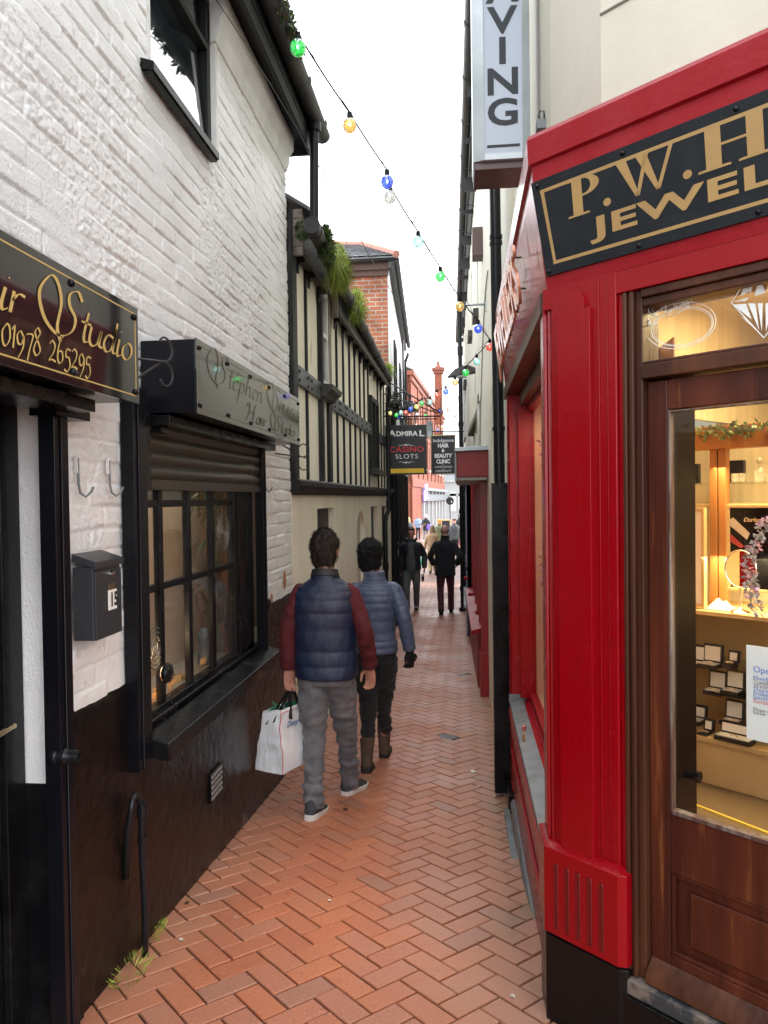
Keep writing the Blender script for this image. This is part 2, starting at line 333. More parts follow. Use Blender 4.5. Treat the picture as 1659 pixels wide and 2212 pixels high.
# ---------------------------------------------------------------- sky, sun
wd = bpy.data.worlds.new('World'); S.world = wd; wd.use_nodes = True; N = wd.node_tree.nodes; L = wd.node_tree.links
bg = N['Background']; sk = N.new('ShaderNodeTexSky'); sk.sky_type = 'NISHITA'; sk.sun_disc = False; sk.sun_elevation = R(52); sk.sun_rotation = R(78); sk.dust_density = 6; sk.air_density = 1.6
hs = N.new('ShaderNodeHueSaturation'); hs.inputs['Saturation'].default_value = .10; L.new(sk.outputs[0], hs.inputs['Color'])
mx = N.new('ShaderNodeMix'); mx.data_type = 'RGBA'; mx.inputs[0].default_value = .72; L.new(hs.outputs[0], mx.inputs[6]); mx.inputs[7].default_value = (11.6, 12.0, 12.5, 1)
tc = N.new('ShaderNodeTexCoord'); nz = N.new('ShaderNodeTexNoise'); nz.inputs['Scale'].default_value = 2.2; nz.inputs['Detail'].default_value = 5; L.new(tc.outputs['Generated'], nz.inputs['Vector'])
mr = N.new('ShaderNodeMapRange'); mr.inputs[3].default_value = .88; mr.inputs[4].default_value = 1.1; L.new(nz.outputs[0], mr.inputs[0])
h2 = N.new('ShaderNodeHueSaturation'); L.new(mx.outputs[2], h2.inputs['Color']); L.new(mr.outputs[0], h2.inputs['Value']); L.new(h2.outputs[0], bg.inputs[0]); bg.inputs[1].default_value = .12
sd = bpy.data.lights.new('sun', 'SUN'); sd.energy = 1.5; sd.angle = R(28); sd.color = (1, .985, .97); so = bpy.data.objects.new('sun', sd); COL.objects.link(so)
so.rotation_euler = (0, R(38), R(12)); so.location = (10, 2, 20)
S.view_settings.view_transform = 'Standard'; S.view_settings.look = 'None'; S.view_settings.gamma = 1; S.view_settings.exposure = 1.85
# ---------------------------------------------------------------- ground
m_ground = mk('jointing_sand', (.06, .052, .042), .9, bump=.4, bscale=80)
mb = MB(); ys = [-30, -20, -12]+[-11.5+.5*i for i in range(0, 84)]+[31+2*i for i in range(35)]+[130, 200, 400]
for y in ys: mb.v += [Vector((x, y, gz(y)-.012 if y > -12 else .9)) for x in (-60, -6, -1.5, .5, 2, 8, 60)]
for i in range(len(ys)-1):
    for j in range(6): mb.f.append([i*7+j, i*7+j+1, i*7+j+8, i*7+j+7])
tag(mb.build('ground', m_ground), kind='structure')
def pavemat():
    m = mk('clay_pavers', (.39, .115, .06), .42, bump=.5, bscale=110, bdist=.004)
    N = m.node_tree.nodes; L = m.node_tree.links; P = N['Principled BSDF']
    g = N.new('ShaderNodeNewGeometry'); tc = N.new('ShaderNodeTexCoord'); cr = N.new('ShaderNodeValToRGB'); L.new(g.outputs['Random Per Island'], cr.inputs[0])
    e = cr.color_ramp.elements; e[0].color = (.46, .138, .062, 1); e[1].color = (.36, .115, .06, 1)
    for p, c in ((.25, (.50, .165, .075, 1)), (.5, (.41, .125, .06, 1)), (.72, (.47, .162, .082, 1)), (.93, (.42, .16, .095, 1)), (.975, (.34, .155, .105, 1))): q = e.new(p); q.color = c
    def nz(s, d=6):
        t = N.new('ShaderNodeTexNoise'); t.inputs['Scale'].default_value = s; t.inputs['Detail'].default_value = d; L.new(tc.outputs['Object'], t.inputs['Vector']); return t.outputs[0]
    def mr(i, a, b, c=0, d=1):
        r = N.new('ShaderNodeMapRange'); L.new(i, r.inputs[0]); r.inputs[1].default_value = a; r.inputs[2].default_value = b; r.inputs[3].default_value = c; r.inputs[4].default_value = d; return r.outputs[0]
    def mix(f, a, c):
        x = N.new('ShaderNodeMix'); x.data_type = 'RGBA'; L.new(f, x.inputs[0]); L.new(a, x.inputs[6]); x.inputs[7].default_value = (*c, 1); return x.outputs[2]
    def mth(op, a, b, cl=True):
        x = N.new('ShaderNodeMath'); x.operation = op; x.use_clamp = cl
        for i, q in enumerate((a, b)):
            if isinstance(q, float): x.inputs[i].default_value = q
            else: L.new(q, x.inputs[i])
        return x.outputs[0]
    c = cr.outputs[0]
    c = mix(mr(nz(130, 3), .60, .72), c, (.16, .07, .05))            # dark speckle of the clay
    c = mix(mr(nz(90, 3), .62, .78), c, (.58, .36, .26))
    # dust and wear: pinker and greyer towards the walls
    sp = N.new('ShaderNodeSeparateXYZ'); L.new(tc.outputs['Object'], sp.inputs[0])
    ex = mth('ABSOLUTE', mth('ADD', sp.outputs[0], .62, False), 0., False); edge = mr(ex, .18, .85)
    n2 = mr(nz(2.4), .3, .7); grime = mth('MULTIPLY', mth('ADD', mth('MULTIPLY', edge, .95), mth('MULTIPLY', n2, .22)), .58)
    c = mix(grime, c, (.30, .19, .135))
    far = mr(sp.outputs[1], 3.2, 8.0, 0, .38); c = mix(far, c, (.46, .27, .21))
    moss = mth('MULTIPLY', mr(sp.outputs[0], .08, .34), mr(nz(3.3), .50, .64)); c = mix(mth('MULTIPLY', moss, .6), c, (.12, .13, .05))
    vo = N.new('ShaderNodeTexVoronoi'); vo.inputs['Scale'].default_value = 3.6; L.new(tc.outputs['Object'], vo.inputs['Vector'])
    c = mix(mth('MULTIPLY', mr(vo.outputs['Distance'], .055, .035), .55), c, (.46, .40, .33))
    vo2 = N.new('ShaderNodeTexVoronoi'); vo2.inputs['Scale'].default_value = 5.3; L.new(tc.outputs['Object'], vo2.inputs['Vector'])
    c = mix(mth('MULTIPLY', mr(vo2.outputs['Distance'], .05, .03), .7), c, (.06, .045, .035))
    L.new(c, P.inputs['Base Color'])
    L.new(mr(nz(1.7), .35, .65, .30, .60), P.inputs['Roughness'])
    return m
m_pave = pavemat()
mb = MB(); Wb = .1; gap = .0038; c45 = math.sqrt(.5)
DRAINS = [(-.16, 6.25, .12), (-.02, 9.0, .10)]
def brick(cx, cy, vert):
    hl, hw = Wb-gap, Wb/2-gap
    if vert: hl, hw = hw, hl
    dz = random.uniform(-.0018, .0018); tx = random.uniform(-.006, .006); ty = random.uniform(-.006, .006); wx, wy = (cx-cy)*c45, (cx+cy)*c45
    X0, Y0 = wx-.6, wy
    for (a, b, s_) in DRAINS:
        if abs(X0-a)+abs(Y0-b) < s_+.02: return
    ring = []
    for ins, z in ((0, -.012), (0, -.003), (.0028, 0)):
        for sx, sy in ((-1, -1), (1, -1), (1, 1), (-1, 1)):
            lx, ly = sx*(hl-ins), sy*(hw-ins); px, py = (lx-ly)*c45, (lx+ly)*c45
            ring.append(Vector((X0+px, Y0+py, gz(Y0+py)+z+dz+px*tx+py*ty)))
    k = len(mb.v); mb.v += ring
    for l in (0, 4):
        for j in range(4): mb.f.append([k+l+j, k+l+(j+1) % 4, k+l+4+(j+1) % 4, k+l+4+j])
    mb.f.append([k+8, k+9, k+10, k+11])
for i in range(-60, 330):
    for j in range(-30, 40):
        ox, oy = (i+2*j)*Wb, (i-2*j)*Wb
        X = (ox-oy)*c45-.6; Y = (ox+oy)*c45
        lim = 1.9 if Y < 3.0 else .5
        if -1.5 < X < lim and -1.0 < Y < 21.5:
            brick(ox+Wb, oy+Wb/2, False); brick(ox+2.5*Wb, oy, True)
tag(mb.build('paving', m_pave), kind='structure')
m_pave2 = mk('far_pavers', (.15, .08, .06), .45, col2=(.24, .14, .11), nscale=1.5, col3=(.16, .09, .07), n3=(9, .5, .75), bump=.2)
mb = MB(); ys = [21.4+2*i for i in range(42)]
for y in ys: mb.v += [Vector((-14 if y > 22 else -2.2, y, gz(y)-.004)), Vector((14 if y > 22 else 1.5, y, gz(y)-.004))]
for i in range(len(ys)-1): mb.f.append([2*i, 2*i+1, 2*i+3, 2*i+2])
tag(mb.build('street', m_pave2), kind='structure')
def mossmat(n, a, b): return mk(n, a, .7, col2=b, nscale=25, island=.35)
m_leafd = mossmat('dark_green_leaf', (.04, .075, .02), (.07, .11, .03)); m_leafy = mossmat('yellow_green_grass', (.34, .42, .05), (.20, .30, .04)); m_dry = mossmat('dry_brown_stalk', (.28, .19, .10), (.2, .13, .07))
# ================================================================ LEFT: white painted brick building
wb = thing('painted_brick_building', (-1.28, 3, gz(3)), 'white painted brick building with black plinth, hair studio window and doorway', 'building')
EAVE = 4.16
holes = [(.9, 2.17, -1, 1.90), (2.86, 4.56, .55, 1.86), (3.03, 3.87, 3.30, 4.14)]
def wh(y, z):
    row = math.floor(z/.078); off = (row % 2)*.115+.02*math.sin(row*3.3)
    bx = (y+off)/.232; fx = bx-math.floor(bx); fz = z/.078-row
    dx = min(fx, 1-fx)*.232; dz = min(fz, 1-fz)*.078
    # rows drift a little
    mort = max(0, 1-min(dx*1.2, dz+.002*noise.noise(Vector((y*14, z*9, 4))))/.0085)
    v = Vector((y, z, 0)); rnd = noise.cell(Vector((math.floor(bx)*1.37, row*2.11, 5)))
    patch = noise.noise(v*1.7+Vector((9, 3, 1)))
    fill = max(0, min(1, .65+1.5*noise.noise(v*3.1)))
    h = -.0078*mort**.5*fill+.0040*(rnd-.5)+.0026*noise.noise(v*7)+.0012*noise.noise(v*26)
    if z > 3.95: h += .0
    rough = max(0, min(1, (patch-.02)*4)); h += rough*(.0042*noise.noise(v*60)+.0028*noise.noise(v*31)-.001)
    return h
def wallgrid(name, y0, y1, z0, z1, st, mat, hf, jag=False):
    ny = max(1, int((y1-y0)/st)); nz_ = int((z1-z0)/st); V = []; F_ = []
    idx = {}
    for i in range(ny+1):
        y = y0+(y1-y0)*i/ny
        for j in range(nz_+1):
            z = z0+(z1-z0)*j/nz_; h = hf(y, z); yy = y
            if jag and i == ny: yy += .018*(noise.cell(Vector((0, math.floor(z/.078), 2)))-.5)+.012*noise.noise(Vector((0, z*20, 0)))
            V.append((-1.28+h, yy, z))
    for i in range(ny):
        for j in range(nz_):
            cy = y0+(y1-y0)*(i+.5)/ny; cz = z0+(z1-z0)*(j+.5)/nz_
            if any(a < cy < b and c < cz < d for a, b, c, d in holes): continue
            k = i*(nz_+1)+j; F_.append((k, k+nz_+1, k+nz_+2, k+1))
    me = bpy.data.meshes.new(name); me.from_pydata(V, [], F_); me.materials.append(mat); me.polygons.foreach_set('use_smooth', [True]*len(F_))
    o = bpy.data.objects.new(name, me); COL.objects.link(o); o.parent = wb; o.matrix_parent_inverse = Matrix.Translation(-ORG[wb.name]); return o
wallgrid('wall', 1.75, 5.46,   .79, EAVE, .0064, m_white, wh, True)
DADO = lambda y: .81+.012*noise.noise(Vector((y*5, 0, 0)))
mb = MB()  # rest of the shell: near part, far end, back, top
mb.box(-1.5, -1.28, -2.5, .9, -.6, EAVE); mb.box(-1.5, -1.285, .9, 1.75, 1.9, EAVE); mb.box(-6, -1.5, -2.5, -2.3, -.6, EAVE)
mb.box(-1.52, -1.30, 5.30, 5.452, .79, EAVE+.02); mb.box(-6, -1.5, 5.3, 5.44, -.6, EAVE+.8); mb.box(-6, -5.8, -2.5, 5.4, -.6, EAVE)
mb.build('shell', m_white, wb)
# lower black masonry
def ph(y, z): v = Vector((y, z, 0)); return .012+.004*noise.noise(v*3)+.0022*noise.noise(v*14)+(0 if z < .79 else -.002)
mbk = MB(); V = mbk.v; ny = 150; nzz = 70
holes2 = [(.9, 2.17), ]
for i in range(ny+1):
    y = 2.20+(5.46-2.20)*i/ny; top = DADO(y)
    for j in range(nzz+1):
        z = -.55+(top+.55)*j/nzz; mbk.v.append(Vector((-1.28+ph(y, z)-(.012 if j == nzz else 0), y, z)))
for i in range(ny):
    for j in range(nzz):
        y = 2.20+(5.46-2.20)*(i+.5)/ny; z = -.55+1.36*(j+.5)/nzz
        if 2.88 < y < 4.56 and z > .56: continue
        k = i*(nzz+1)+j; mbk.f.append([k, k+nzz+1, k+nzz+2, k+1])
mbk.box(-1.5, -1.272, -2.5, .9, -.5, .8)
mbk.build('plinth', m_plinth, wb, smooth=True)
# bare brick where paint has flaked
m_bare = mk('bare_orange_brick', (.40, .15, .06), .9, col2=(.52, .27, .13), nscale=18, bump=.8, bscale=40)
for (cx, cy, rx, rz) in ((616, 1252, .042, .075), (588, 1292, .03, .04)):
    p = atX(cx, cy, -1.27); mb = MB(); n = 22
    ring = [Vector((-1.2735, p.y+rx*math.cos(t)*(.75+.45*noise.noise(Vector((cx, i*.9, 0)))), p.z+rz*math.sin(t)*(.8+.5*noise.noise(Vector((i*.8, cx, 3)))))) for i, t in enumerate([2*math.pi*i/n for i in range(n)])]
    mb.prism(ring, (.003, 0, 0)); mb.build('flaked_patch', m_bare, wb)
# cornice moulding and soffit, roof
mb = MB(); mb.rings([[Vector((-1.28+t, y, z)) for t, z in ((-.02, 3.92), (.006, 3.93), (.028, 3.99), (.03, 4.04), (.06, 4.08), (.065, 4.17), (-.02, 4.18))] for y in [3.85+.1*i+.012*noise.noise(Vector((i*.7, 0, 0))) for i in range(17)]])
mb.build('cornice', m_white2, wb, smooth='auto')
mb = MB(); mb.box(-1.30, -1.10, -2.5, 5.62, 4.19, 4.215); mb.box(-1.13, -1.105, -2.5, 5.63, 4.10, 4.32); mb.box(-1.30, -1.11, 5.60, 5.625, 4.12, 4.30); mb.build('soffit', m_blackm, wb)
mb = MB(); mb.prism([(-1.08, -2.6, 4.33), (-1.08, 5.62, 4.33), (-3.7, 5.62, 6.0), (-3.7, -2.6, 6.0)], (0, 0, .04)); mb.prism([(-3.7, -2.6, 6.0), (-3.7, 5.62, 6.0), (-6.2, 5.62, 4.3), (-6.2, -2.6, 4.3)], (0, 0, .04)); mb.build('roof', m_slate, wb)
def gutter(mb, a, b, r, n=10, flange=None):
    a = Vector(a); b = Vector(b); d = (b-a); L_ = d.length; d.normalize(); sx = Vector((1, 0, 0)); ks = max(2, int(L_/.5))
    rings = []
    for i in range(ks+1):
        c = a+d*L_*i/ks
        ring = [c+sx*math.cos(math.pi+math.pi*j/n)*r+Vector((0, 0, math.sin(math.pi+math.pi*j/n)*r)) for j in range(n+1)]
        ring += [c+sx*math.cos(-math.pi*j/n)*(r-.006)+Vector((0, 0, math.sin(-math.pi*j/n)*(r-.006))) for j in range(n+1)]
        rings.append(ring)
    mb.rings(rings)
gut = MB(); gutter(gut, (-1.05, -2.5, 4.335), (-1.05, 5.72, 4.31), .062)
for y in (3.3, 4.2, 4.92, 5.5): gutter(gut, (-1.05, y, 4.327), (-1.05, y+.06, 4.327), .070)
gut.build('gutter', m_gut, wb, smooth='auto')
# ---- upper window
mb = MB(); x0 = -1.335
for a in ((3.03, 3.05, 3.30, 4.14), (3.82, 3.87, 3.30, 4.14), (3.05, 3.82, 3.30, 3.325), (3.05, 3.82, 4.11, 4.14), (3.05, 3.82, 3.875, 3.905)): mb.box(x0-.03, x0+.025, *a)
mb.box(x0-.02, x0+.032, 3.05, 3.82, 3.858, 3.875); mb.box(x0-.02, x0+.03, 3.80, 3.82, 3.905, 4.11)
w1 = mb.build('upper_window', m_blackm, wb, bevel=.004)
mb = MB(); mb.prism([(x0+.018, 3.05, 3.325), (x0+.018, 3.82, 3.325), (x0-.012, 3.82, 3.86), (x0-.012, 3.05, 3.86)], (-.004, 0, 0)); mb.prism([(x0+.005, 3.05, 3.905), (x0+.005, 3.82, 3.905), (x0-.005, 3.82, 4.11), (x0-.005, 3.05, 4.11)], (-.004, 0, 0)); islands(mb, 'pane', m_glassr, w1)
mb = MB(); mb.prism([(-1.30, 2.93, 3.312), (-1.30, 2.93, 3.262), (-1.229, 2.93, 3.250), (-1.229, 2.93, 3.290)], (0, .82, 0)); mb.box(-1.275, -1.238, 2.935, 3.745, 3.240, 3.254)
mb.build('sill', m_black, w1, bevel=.004)
mb = MB(); mb.box(-1.42, -1.281, 3.87, 3.90, 3.30, 4.14); mb.box(-1.42, -1.281, 3.00, 3.03, 3.30, 4.14); mb.box(-1.9, -1.88, 2.6, 4.2, 3.1, 4.1); mb.build('reveal', m_white2, w1)
# ---- doorway at the left edge
mb = MB(); mb.box(-1.40, -1.285, 2.175, 2.30, .62, 1.92); mb.build('door_reveal', m_white, wb)
mb = MB(); mb.box(-1.40, -1.285, 2.169, 2.30, -.5, .62); mb.box(-1.40, -1.368, 2.09, 2.169, -.3, 1.9); mb.box(-1.385, -1.36, 2.06, 2.10, -.3, 1.9); mb.box(-1.42, -1.39, 1.98, 2.07, -.3, 1.9); mb.box(-1.44, -1.3, .9, 2.17, 1.84, 1.9)
mb.build('door_frame', m_black, wb, bevel=.004)
mb = MB(); mb.box(-1.47, -1.43, 1.05, 2.0, -.25, 1.86)
mb.box(-1.435, -1.42, 1.90, 1.98, -.2, 1.84); mb.box(-1.435, -1.42, 1.1, 1.2, -.2, 1.84); mb.box(-1.435, -1.42, 1.2, 1.9, .5, .65); mb.box(-1.435, -1.42, 1.2, 1.9, -.2, 0); mb.box(-1.435, -1.42, 1.2, 1.9, 1.7, 1.84)
dr = mb.build('door', m_black, wb, bevel=.004)
hp = atX(25, 1575, -1.36); mb = MB(); mb.tube([(-1.43, hp.y+.03, hp.z), (-1.37, hp.y+.03, hp.z), (-1.365, hp.y-.0, hp.z+.004), (-1.365, hp.y-.12, hp.z-.004)], .009); mb.box(-1.43, -1.416, hp.y+.01, hp.y+.05, hp.z-.16, hp.z+.05); mb.build('door_handle', m_brass, dr, smooth='auto', bevel=.002)
mb = MB(); mb.box(-1.5, -1.26, .9, 2.3, -.5, -.19); mb.build('door_step', m_plinth, wb, bevel=.01)
# ---- shutter guides
def guide(y0, y1, z0, z1):
    mb = MB(); mb.box(-1.278, -1.225, y0, y1, z0, z1); mb.box(-1.225, -1.219, y0+.03, y1-.005, z0, z1)
    g = mb.build('shutter_guide', m_navy, wb, bevel=.004); mb = MB()
    for z in (z0+.25, z0+.7, z1-.35): mb.lathe([(.001, -.216), (.008, -.217), (.010, -.2195)], (-1.0, (y0+y1)/2, z), 10, 'X')
    return g
guide(2.125, 2.20, -.28, 1.93); guide(2.67, 2.78, .47, 1.93); guide(4.47, 4.53, .5, 1.84)
# shutter over the window
mb = MB(); prof = []
z = 1.585
while z < 1.90:
    for k in range(7): t = k/7; prof.append((.006+.012*math.sin(math.pi*t), z+.062*t))
    z += .062
rings = [[Vector((-1.262+t, y, zz)) for t, zz in prof]+[Vector((-1.275, y, zz)) for t, zz in prof[::-1]] for y in (2.87, 4.47)]
mb.rings(rings); mb.box(-1.275, -1.245, 2.87, 4.47, 1.545, 1.587); mb.build('roller_shutter', m_shut, wb, smooth='auto')
# ---- shop window of the hair studio
wy0, wy1, wz0, wz1 = 2.87, 4.46, .58, 1.56
mb = MB(); xf = -1.31
mb.box(xf-.035, xf+.02, wy0, wy0+.03, wz0, wz1); mb.box(xf-.035, xf+.025, 4.16, 4.29, wz0, wz1+.3); mb.box(xf-.03, xf+.018, 4.10, 4.16, wz0, wz1); mb.box(xf-.035, xf+.02, 4.33, 4.46, wz0, wz1+.3)
mb.box(xf-.035, xf+.02, wy0, 4.46, wz0, wz0+.045); mb.box(xf-.02, xf+.03, wy0, 4.46, wz0-.01, wz0+.015)
fr = mb.build('shop_window', m_black, wb, bevel=.005)
mb = MB()
for y in (3.085, 3.42, 3.755): mb.box(xf-.018, xf+.012, y-.021, y+.021, wz0+.045, 1.9)
for z in (1.127, 1.487): mb.box(xf-.02, xf+.006, wy0+.03, 4.10, z-.016, z+.016)
mb.build('glazing_bars', m_black, fr, bevel=.004)
mb = MB(); mb.box(xf-.006, xf-.003, wy0, 4.12, wz0+.02, 1.86); mb.build('pane', m_glass, fr)
# bull's-eye panes: rings in the glass
m_bull = mk('bullseye_glass', (.10, .10, .09), .08, spec=.9)
for (px, py, rr) in ((336, 1400, .085), (483, 1150, .10)):
    p = atX(px, py, xf+.002); mb = MB()
    for q in (.15, .35, .6, .82, 1.0):
        pts = [Vector((xf+.001, p.y+rr*q*math.cos(2*math.pi*i/28+q)*.95, p.z+rr*1.05*q*math.sin(2*math.pi*i/28+q))) for i in range(29)]
        mb.tube(pts, .0026, 6, cap=False)
    mb.build('bullseye', m_bull, fr, smooth=True)
mb = MB(); mb.prism([(-1.31, 2.78, .585), (-1.31, 2.78, .50), (-1.155, 2.78, .475), (-1.155, 2.78, .545)], (0, 1.82, 0)); mb.box(-1.30, -1.262, 2.87, 4.56, .585, .605)
mb.build('sill', m_black, fr, bevel=.006)
for y in (2.885, 4.60):
    mb = MB(); mb.lathe([(.001, 0), (.030, .004), (.042, .02), (.036, .034), (.001, .04)], (-1.262 if y > 4 else -1.222, y, .80 if y < 4 else .83), 16, 'X'); mb.build('shutter_stop', m_black, wb, smooth=True)
# room seen behind the glass
m_room = mk('tan_wallboard', (.55, .42, .30), .8, col2=(.46, .36, .26), nscale=1.5); m_roomd = mk('dark_room', (.16, .13, .11), .9); m_shelf = mk('grey_shelf', (.34, .33, .31), .5)
mb = MB(); mb.box(-1.62, -1.61, 2.5, 5.2, .58, 1.50); mb.build('display_back', m_room, fr)
al_ = bpy.data.lights.new('display_fill_light', 'AREA'); al_.shape = 'RECTANGLE'; al_.size = .12; al_.size_y = 1.4; al_.energy = 3; al_.color = (1, .84, .66); ao_ = bpy.data.objects.new('display_fill_light', al_); COL.objects.link(ao_); ao_.location = (-1.47, 3.7, 1.98)  # added area light, hidden from view, that brightens the tan display backing
mb = MB(); mb.box(-2.1, -2.05, 2.2, 5.3, .3, 2.1); mb.box(-2.5, -1.34, 5.26, 5.3, .3, 2.1); mb.box(-2.5, -1.4, 2.2, 2.24, .3, 2.1); mb.box(-2.5, -1.36, 2.2, 5.3, 2.05, 2.1); mb.build('room', m_roomd, fr)
mb = MB(); mb.box(-2.0, -1.335, 2.5, 5.2, .56, .585); mb.build('display_shelf', m_shelf, fr)
mb = MB(); mb.box(-1.47, -1.46, 2.95, 3.08, .9, 1.9); mb.box(-1.7, -1.69, 3.2, 3.36, .9, 1.9); mb.build('white_panel', m_white2, fr)
m_bamb = mk('bamboo_leaf', (.05, .09, .025), .5, island=.4); m_autumn = mk('autumn_leaf', (.45, .24, .07), .6, col2=(.5, .36, .14), nscale=20, island=.3); m_pot = mk('grey_clay', (.20, .20, .19), .7, bump=.3)
bp = thing('potted_bamboo', (-1.47, 4.35, .585), 'leafy bamboo in a brown pot behind the right panes of the studio window', 'plant'); mb = MB(); mb.lathe([(.06, 0), (.085, .17), (.09, .18), (.08, .18), (.07, .16), (.001, .15)], (-1.47, 4.35, .587), 18); mb.build('pot', m_pot, bp, smooth='auto'); mb = MB()
for i in range(7): mb.tube([(-1.47+.03*math.cos(i), 4.35+.03*math.sin(i), .7), (-1.46+.06*math.cos(i), 4.33+.07*math.sin(i*1.7), 1.2), (-1.45+.08*math.cos(i), 4.3+.12*math.sin(i*1.7), 1.62)], .004, 5)
islands(mb, 'cane', m_dry, bp); mb = MB()
for i in range(22): leafclump(mb, (-1.46+random.uniform(-.06, .08), 4.28+random.uniform(-.22, .15), random.uniform(.85, 1.7)), .05, 14, .10, .008, -.3, .3)
mb.build('foliage', m_bamb, bp)
mb = MB(); mb.lathe([(.001, 0), (.035, .004), (.04, .05), (.022, .09), (.034, .13), (.036, .17), (.018, .2), (.001, .205)], (-1.44, 3.98, .587), 14); tag(mb.build('figurine', mk('blue_ceramic', (.07, .13, .17), .3), smooth=True), 'dark blue ceramic figurine beside the bamboo in the studio window', 'figurine')
mb = MB()
for i in range(9): leafclump(mb, (-1.42+random.uniform(-.03, .04), 3.15+i*.09, .605), .03, 8, .05, .018, .2)
tag(mb.build('autumn_leaf_garland', m_autumn), 'garland of orange autumn leaves lying on the window shelf', 'garland')
mb = MB(); mb.lathe([(.02, 0), (.05, .03), (.055, .06), (.03, .10), (.028, .13), (.034, .13)], (-1.40, 3.00, .587), 16); lgl = bpy.data.lights.new('window_lamp', 'POINT'); lgl.energy = 2; lgl.color = (1, .72, .45); lgl.shadow_soft_size = .08; lo_ = bpy.data.objects.new('window_lamp', lgl); COL.objects.link(lo_); lo_.location = (-1.42, 2.98, .80)
tag(mb.build('orange_bowl', mk('glowing_orange_glaze', (.6, .17, .02), .2, emis=(1, .3, .04), estr=1.2), smooth=True), 'small glowing orange vase in the lower left corner of the studio window', 'vase')  # emission gives the vase the glow of a lit orange lamp
# ---- things on the wall
def hook(px, py, lab):
    p = atX(px, py, -1.27); t = thing('wall_hook', tuple(p), lab, 'hook', 'metal hooks on the white wall'); mb = MB()
    pts = [p+Vector((.006, .0, .0)), p+Vector((.006, .003, -.085)), p+Vector((.010, .006, -.115)), p+Vector((.024, .014, -.128)), p+Vector((.038, .024, -.112)), p+Vector((.044, .028, -.095))]
    mb.tube(pts, .0045, 8); mb.build('bent_rod', m_zinc, t, smooth=True)
    mb = MB(); mb.box(p.x-.004, p.x+.008, p.y-.007, p.y+.007, p.z-.05, p.z+.010); mb.build('fixing_plate', m_white2, t, bevel=.002)
hook(164, 990, 'pale metal hook on the white wall, left one of the pair above the mailbox')
hook(232, 995, 'pale metal hook on the white wall, right one of the pair above the mailbox')
hook(571, 1020, 'small pale metal hook on the white brick strip right of the shuttered window')
y0, y1, z0, z1 = 2.29, 2.48, 1.045, 1.315; X0, X1 = -1.268, -1.198
mbx = thing('mailbox', (-1.27, 2.5, 1.0), 'dark grey steel mailbox numbered 15 on the white wall', 'mailbox')
m_mail = mk('anthracite_powder_coat', (.028, .031, .037), .38, bump=.06, bscale=200)
mb = MB(); mb.box(X0, X1, y0, y1, z0, z1-.03); mb.build('body', m_mail, mbx, bevel=.003)
mb = MB(); mb.box(X1, X1+.006, y0+.004, y1-.002, z0, z1-.045); fd = mb.build('flap_door', m_mail, mbx, bevel=.002)
mb = MB(); mb.prism([(X0, y0-.006, z1-.01), (X0, y0-.006, z1+.016), (X1+.014, y0-.006, z1-.012), (X1+.014, y0-.006, z1-.034)], (0, y1-y0+.012, 0)); mb.build('lid', m_mail, mbx, bevel=.002)
mb = MB(); mb.lathe([(.001, .012), (.008, .011), (.009, 0)], (X1+.006, 2.40, 1.255), 14, 'X'); mb.build('lock', m_chrome, mbx, smooth='auto')
mb = MB(); mb.box(X1+.006, X1+.008, 2.385, 2.425, 1.200, 1.222); mb.build('name_plate', m_brass, mbx)
mb = MB(); mb.box(X1+.006, X1+.0085, 2.379, 2.437, 1.132, 1.200); sk_ = mb.build('number_sticker', mk('sticker', (.8, .8, .74), .5), mbx)
text('15', (X1+.0088, 2.388, 1.145), (0, 1, 0), (0, 0, 1), .064, m_letter, 'number', sk_, bold=.0026, xs=.8, ext=.0006, sp=1.12)
# vent, pipe, spout
p = atX(465, 1690, -1.266); vt = thing('air_vent', tuple(p), 'small square metal vent grille in the black plinth under the window', 'vent'); mb = MB(); mb.box(-1.27, -1.258, p.y-.09, p.y+.09, p.z-.075, p.z+.075); mb.build('frame', m_plinth, vt, bevel=.002)
mb = MB()
for i in range(6):
    for j in range(5): mb.box(-1.262, -1.2545, p.y-.078+i*.028, p.y-.062+i*.028, p.z-.062+j*.027, p.z-.046+j*.027)
mb.build('grille', mk('grey_grille', (.22, .22, .22), .6), vt)
a = atX(306, 1990, -1.235); pp = thing('bent_pipe', (-1.24, a.y, gz(a.y)), 'black painted pipe with a bent-over top against the black plinth', 'pipe'); mb = MB()
zt = a.z+.50; pts = [(-1.225, a.y+.0, gz(a.y)-.02)]+[(-1.225+.004*math.sin(i), a.y, gz(a.y)+.1*i) for i in range(1, 5)]+[(-1.225, a.y, zt-.05)]+[(-1.235, a.y-.035+.035*math.cos(math.pi*i/6), zt-.05+.05*math.sin(math.pi*i/6)) for i in range(1, 7)]+[(-1.25, a.y-.07, zt-.12), (-1.262, a.y-.07, zt-.30)]
mb.tube(pts, .013, 10); mb.build('pipe', m_pvc, pp, smooth=True)
mb = MB(); mb.tube([(-1.225, a.y, zt-.10), (-1.225, a.y, zt-.06)], .019, 10); mb.tube([(-1.225, a.y, zt-.2), (-1.225, a.y, zt-.17)], .018, 10); islands(mb, 'clamp', m_pvc, pp, smooth='auto')
a = atX(147, 1634, -1.21); sp_ = thing('pipe_spout', (-1.25, a.y, a.z), 'short ribbed black spout sticking out of the plinth beside the doorway', 'pipe'); mb = MB(); mb.lathe([(.001, -.05), (.022, -.05), (.026, -.035), (.022, -.03), (.021, -.01), (.025, -.006), (.021, 0), (.020, .02), (.017, .035), (.012, .035), (.012, .0)], (-1.21, a.y, a.z), 16, 'X'); mb.build('spout', m_pvc, sp_, smooth='auto')
mb = MB(); mb.lathe([(.001, .022), (.012, .024), (.012, .02)], (-1.21, a.y, a.z), 12, 'X'); mb.build('rusty_bore', m_rust, sp_)
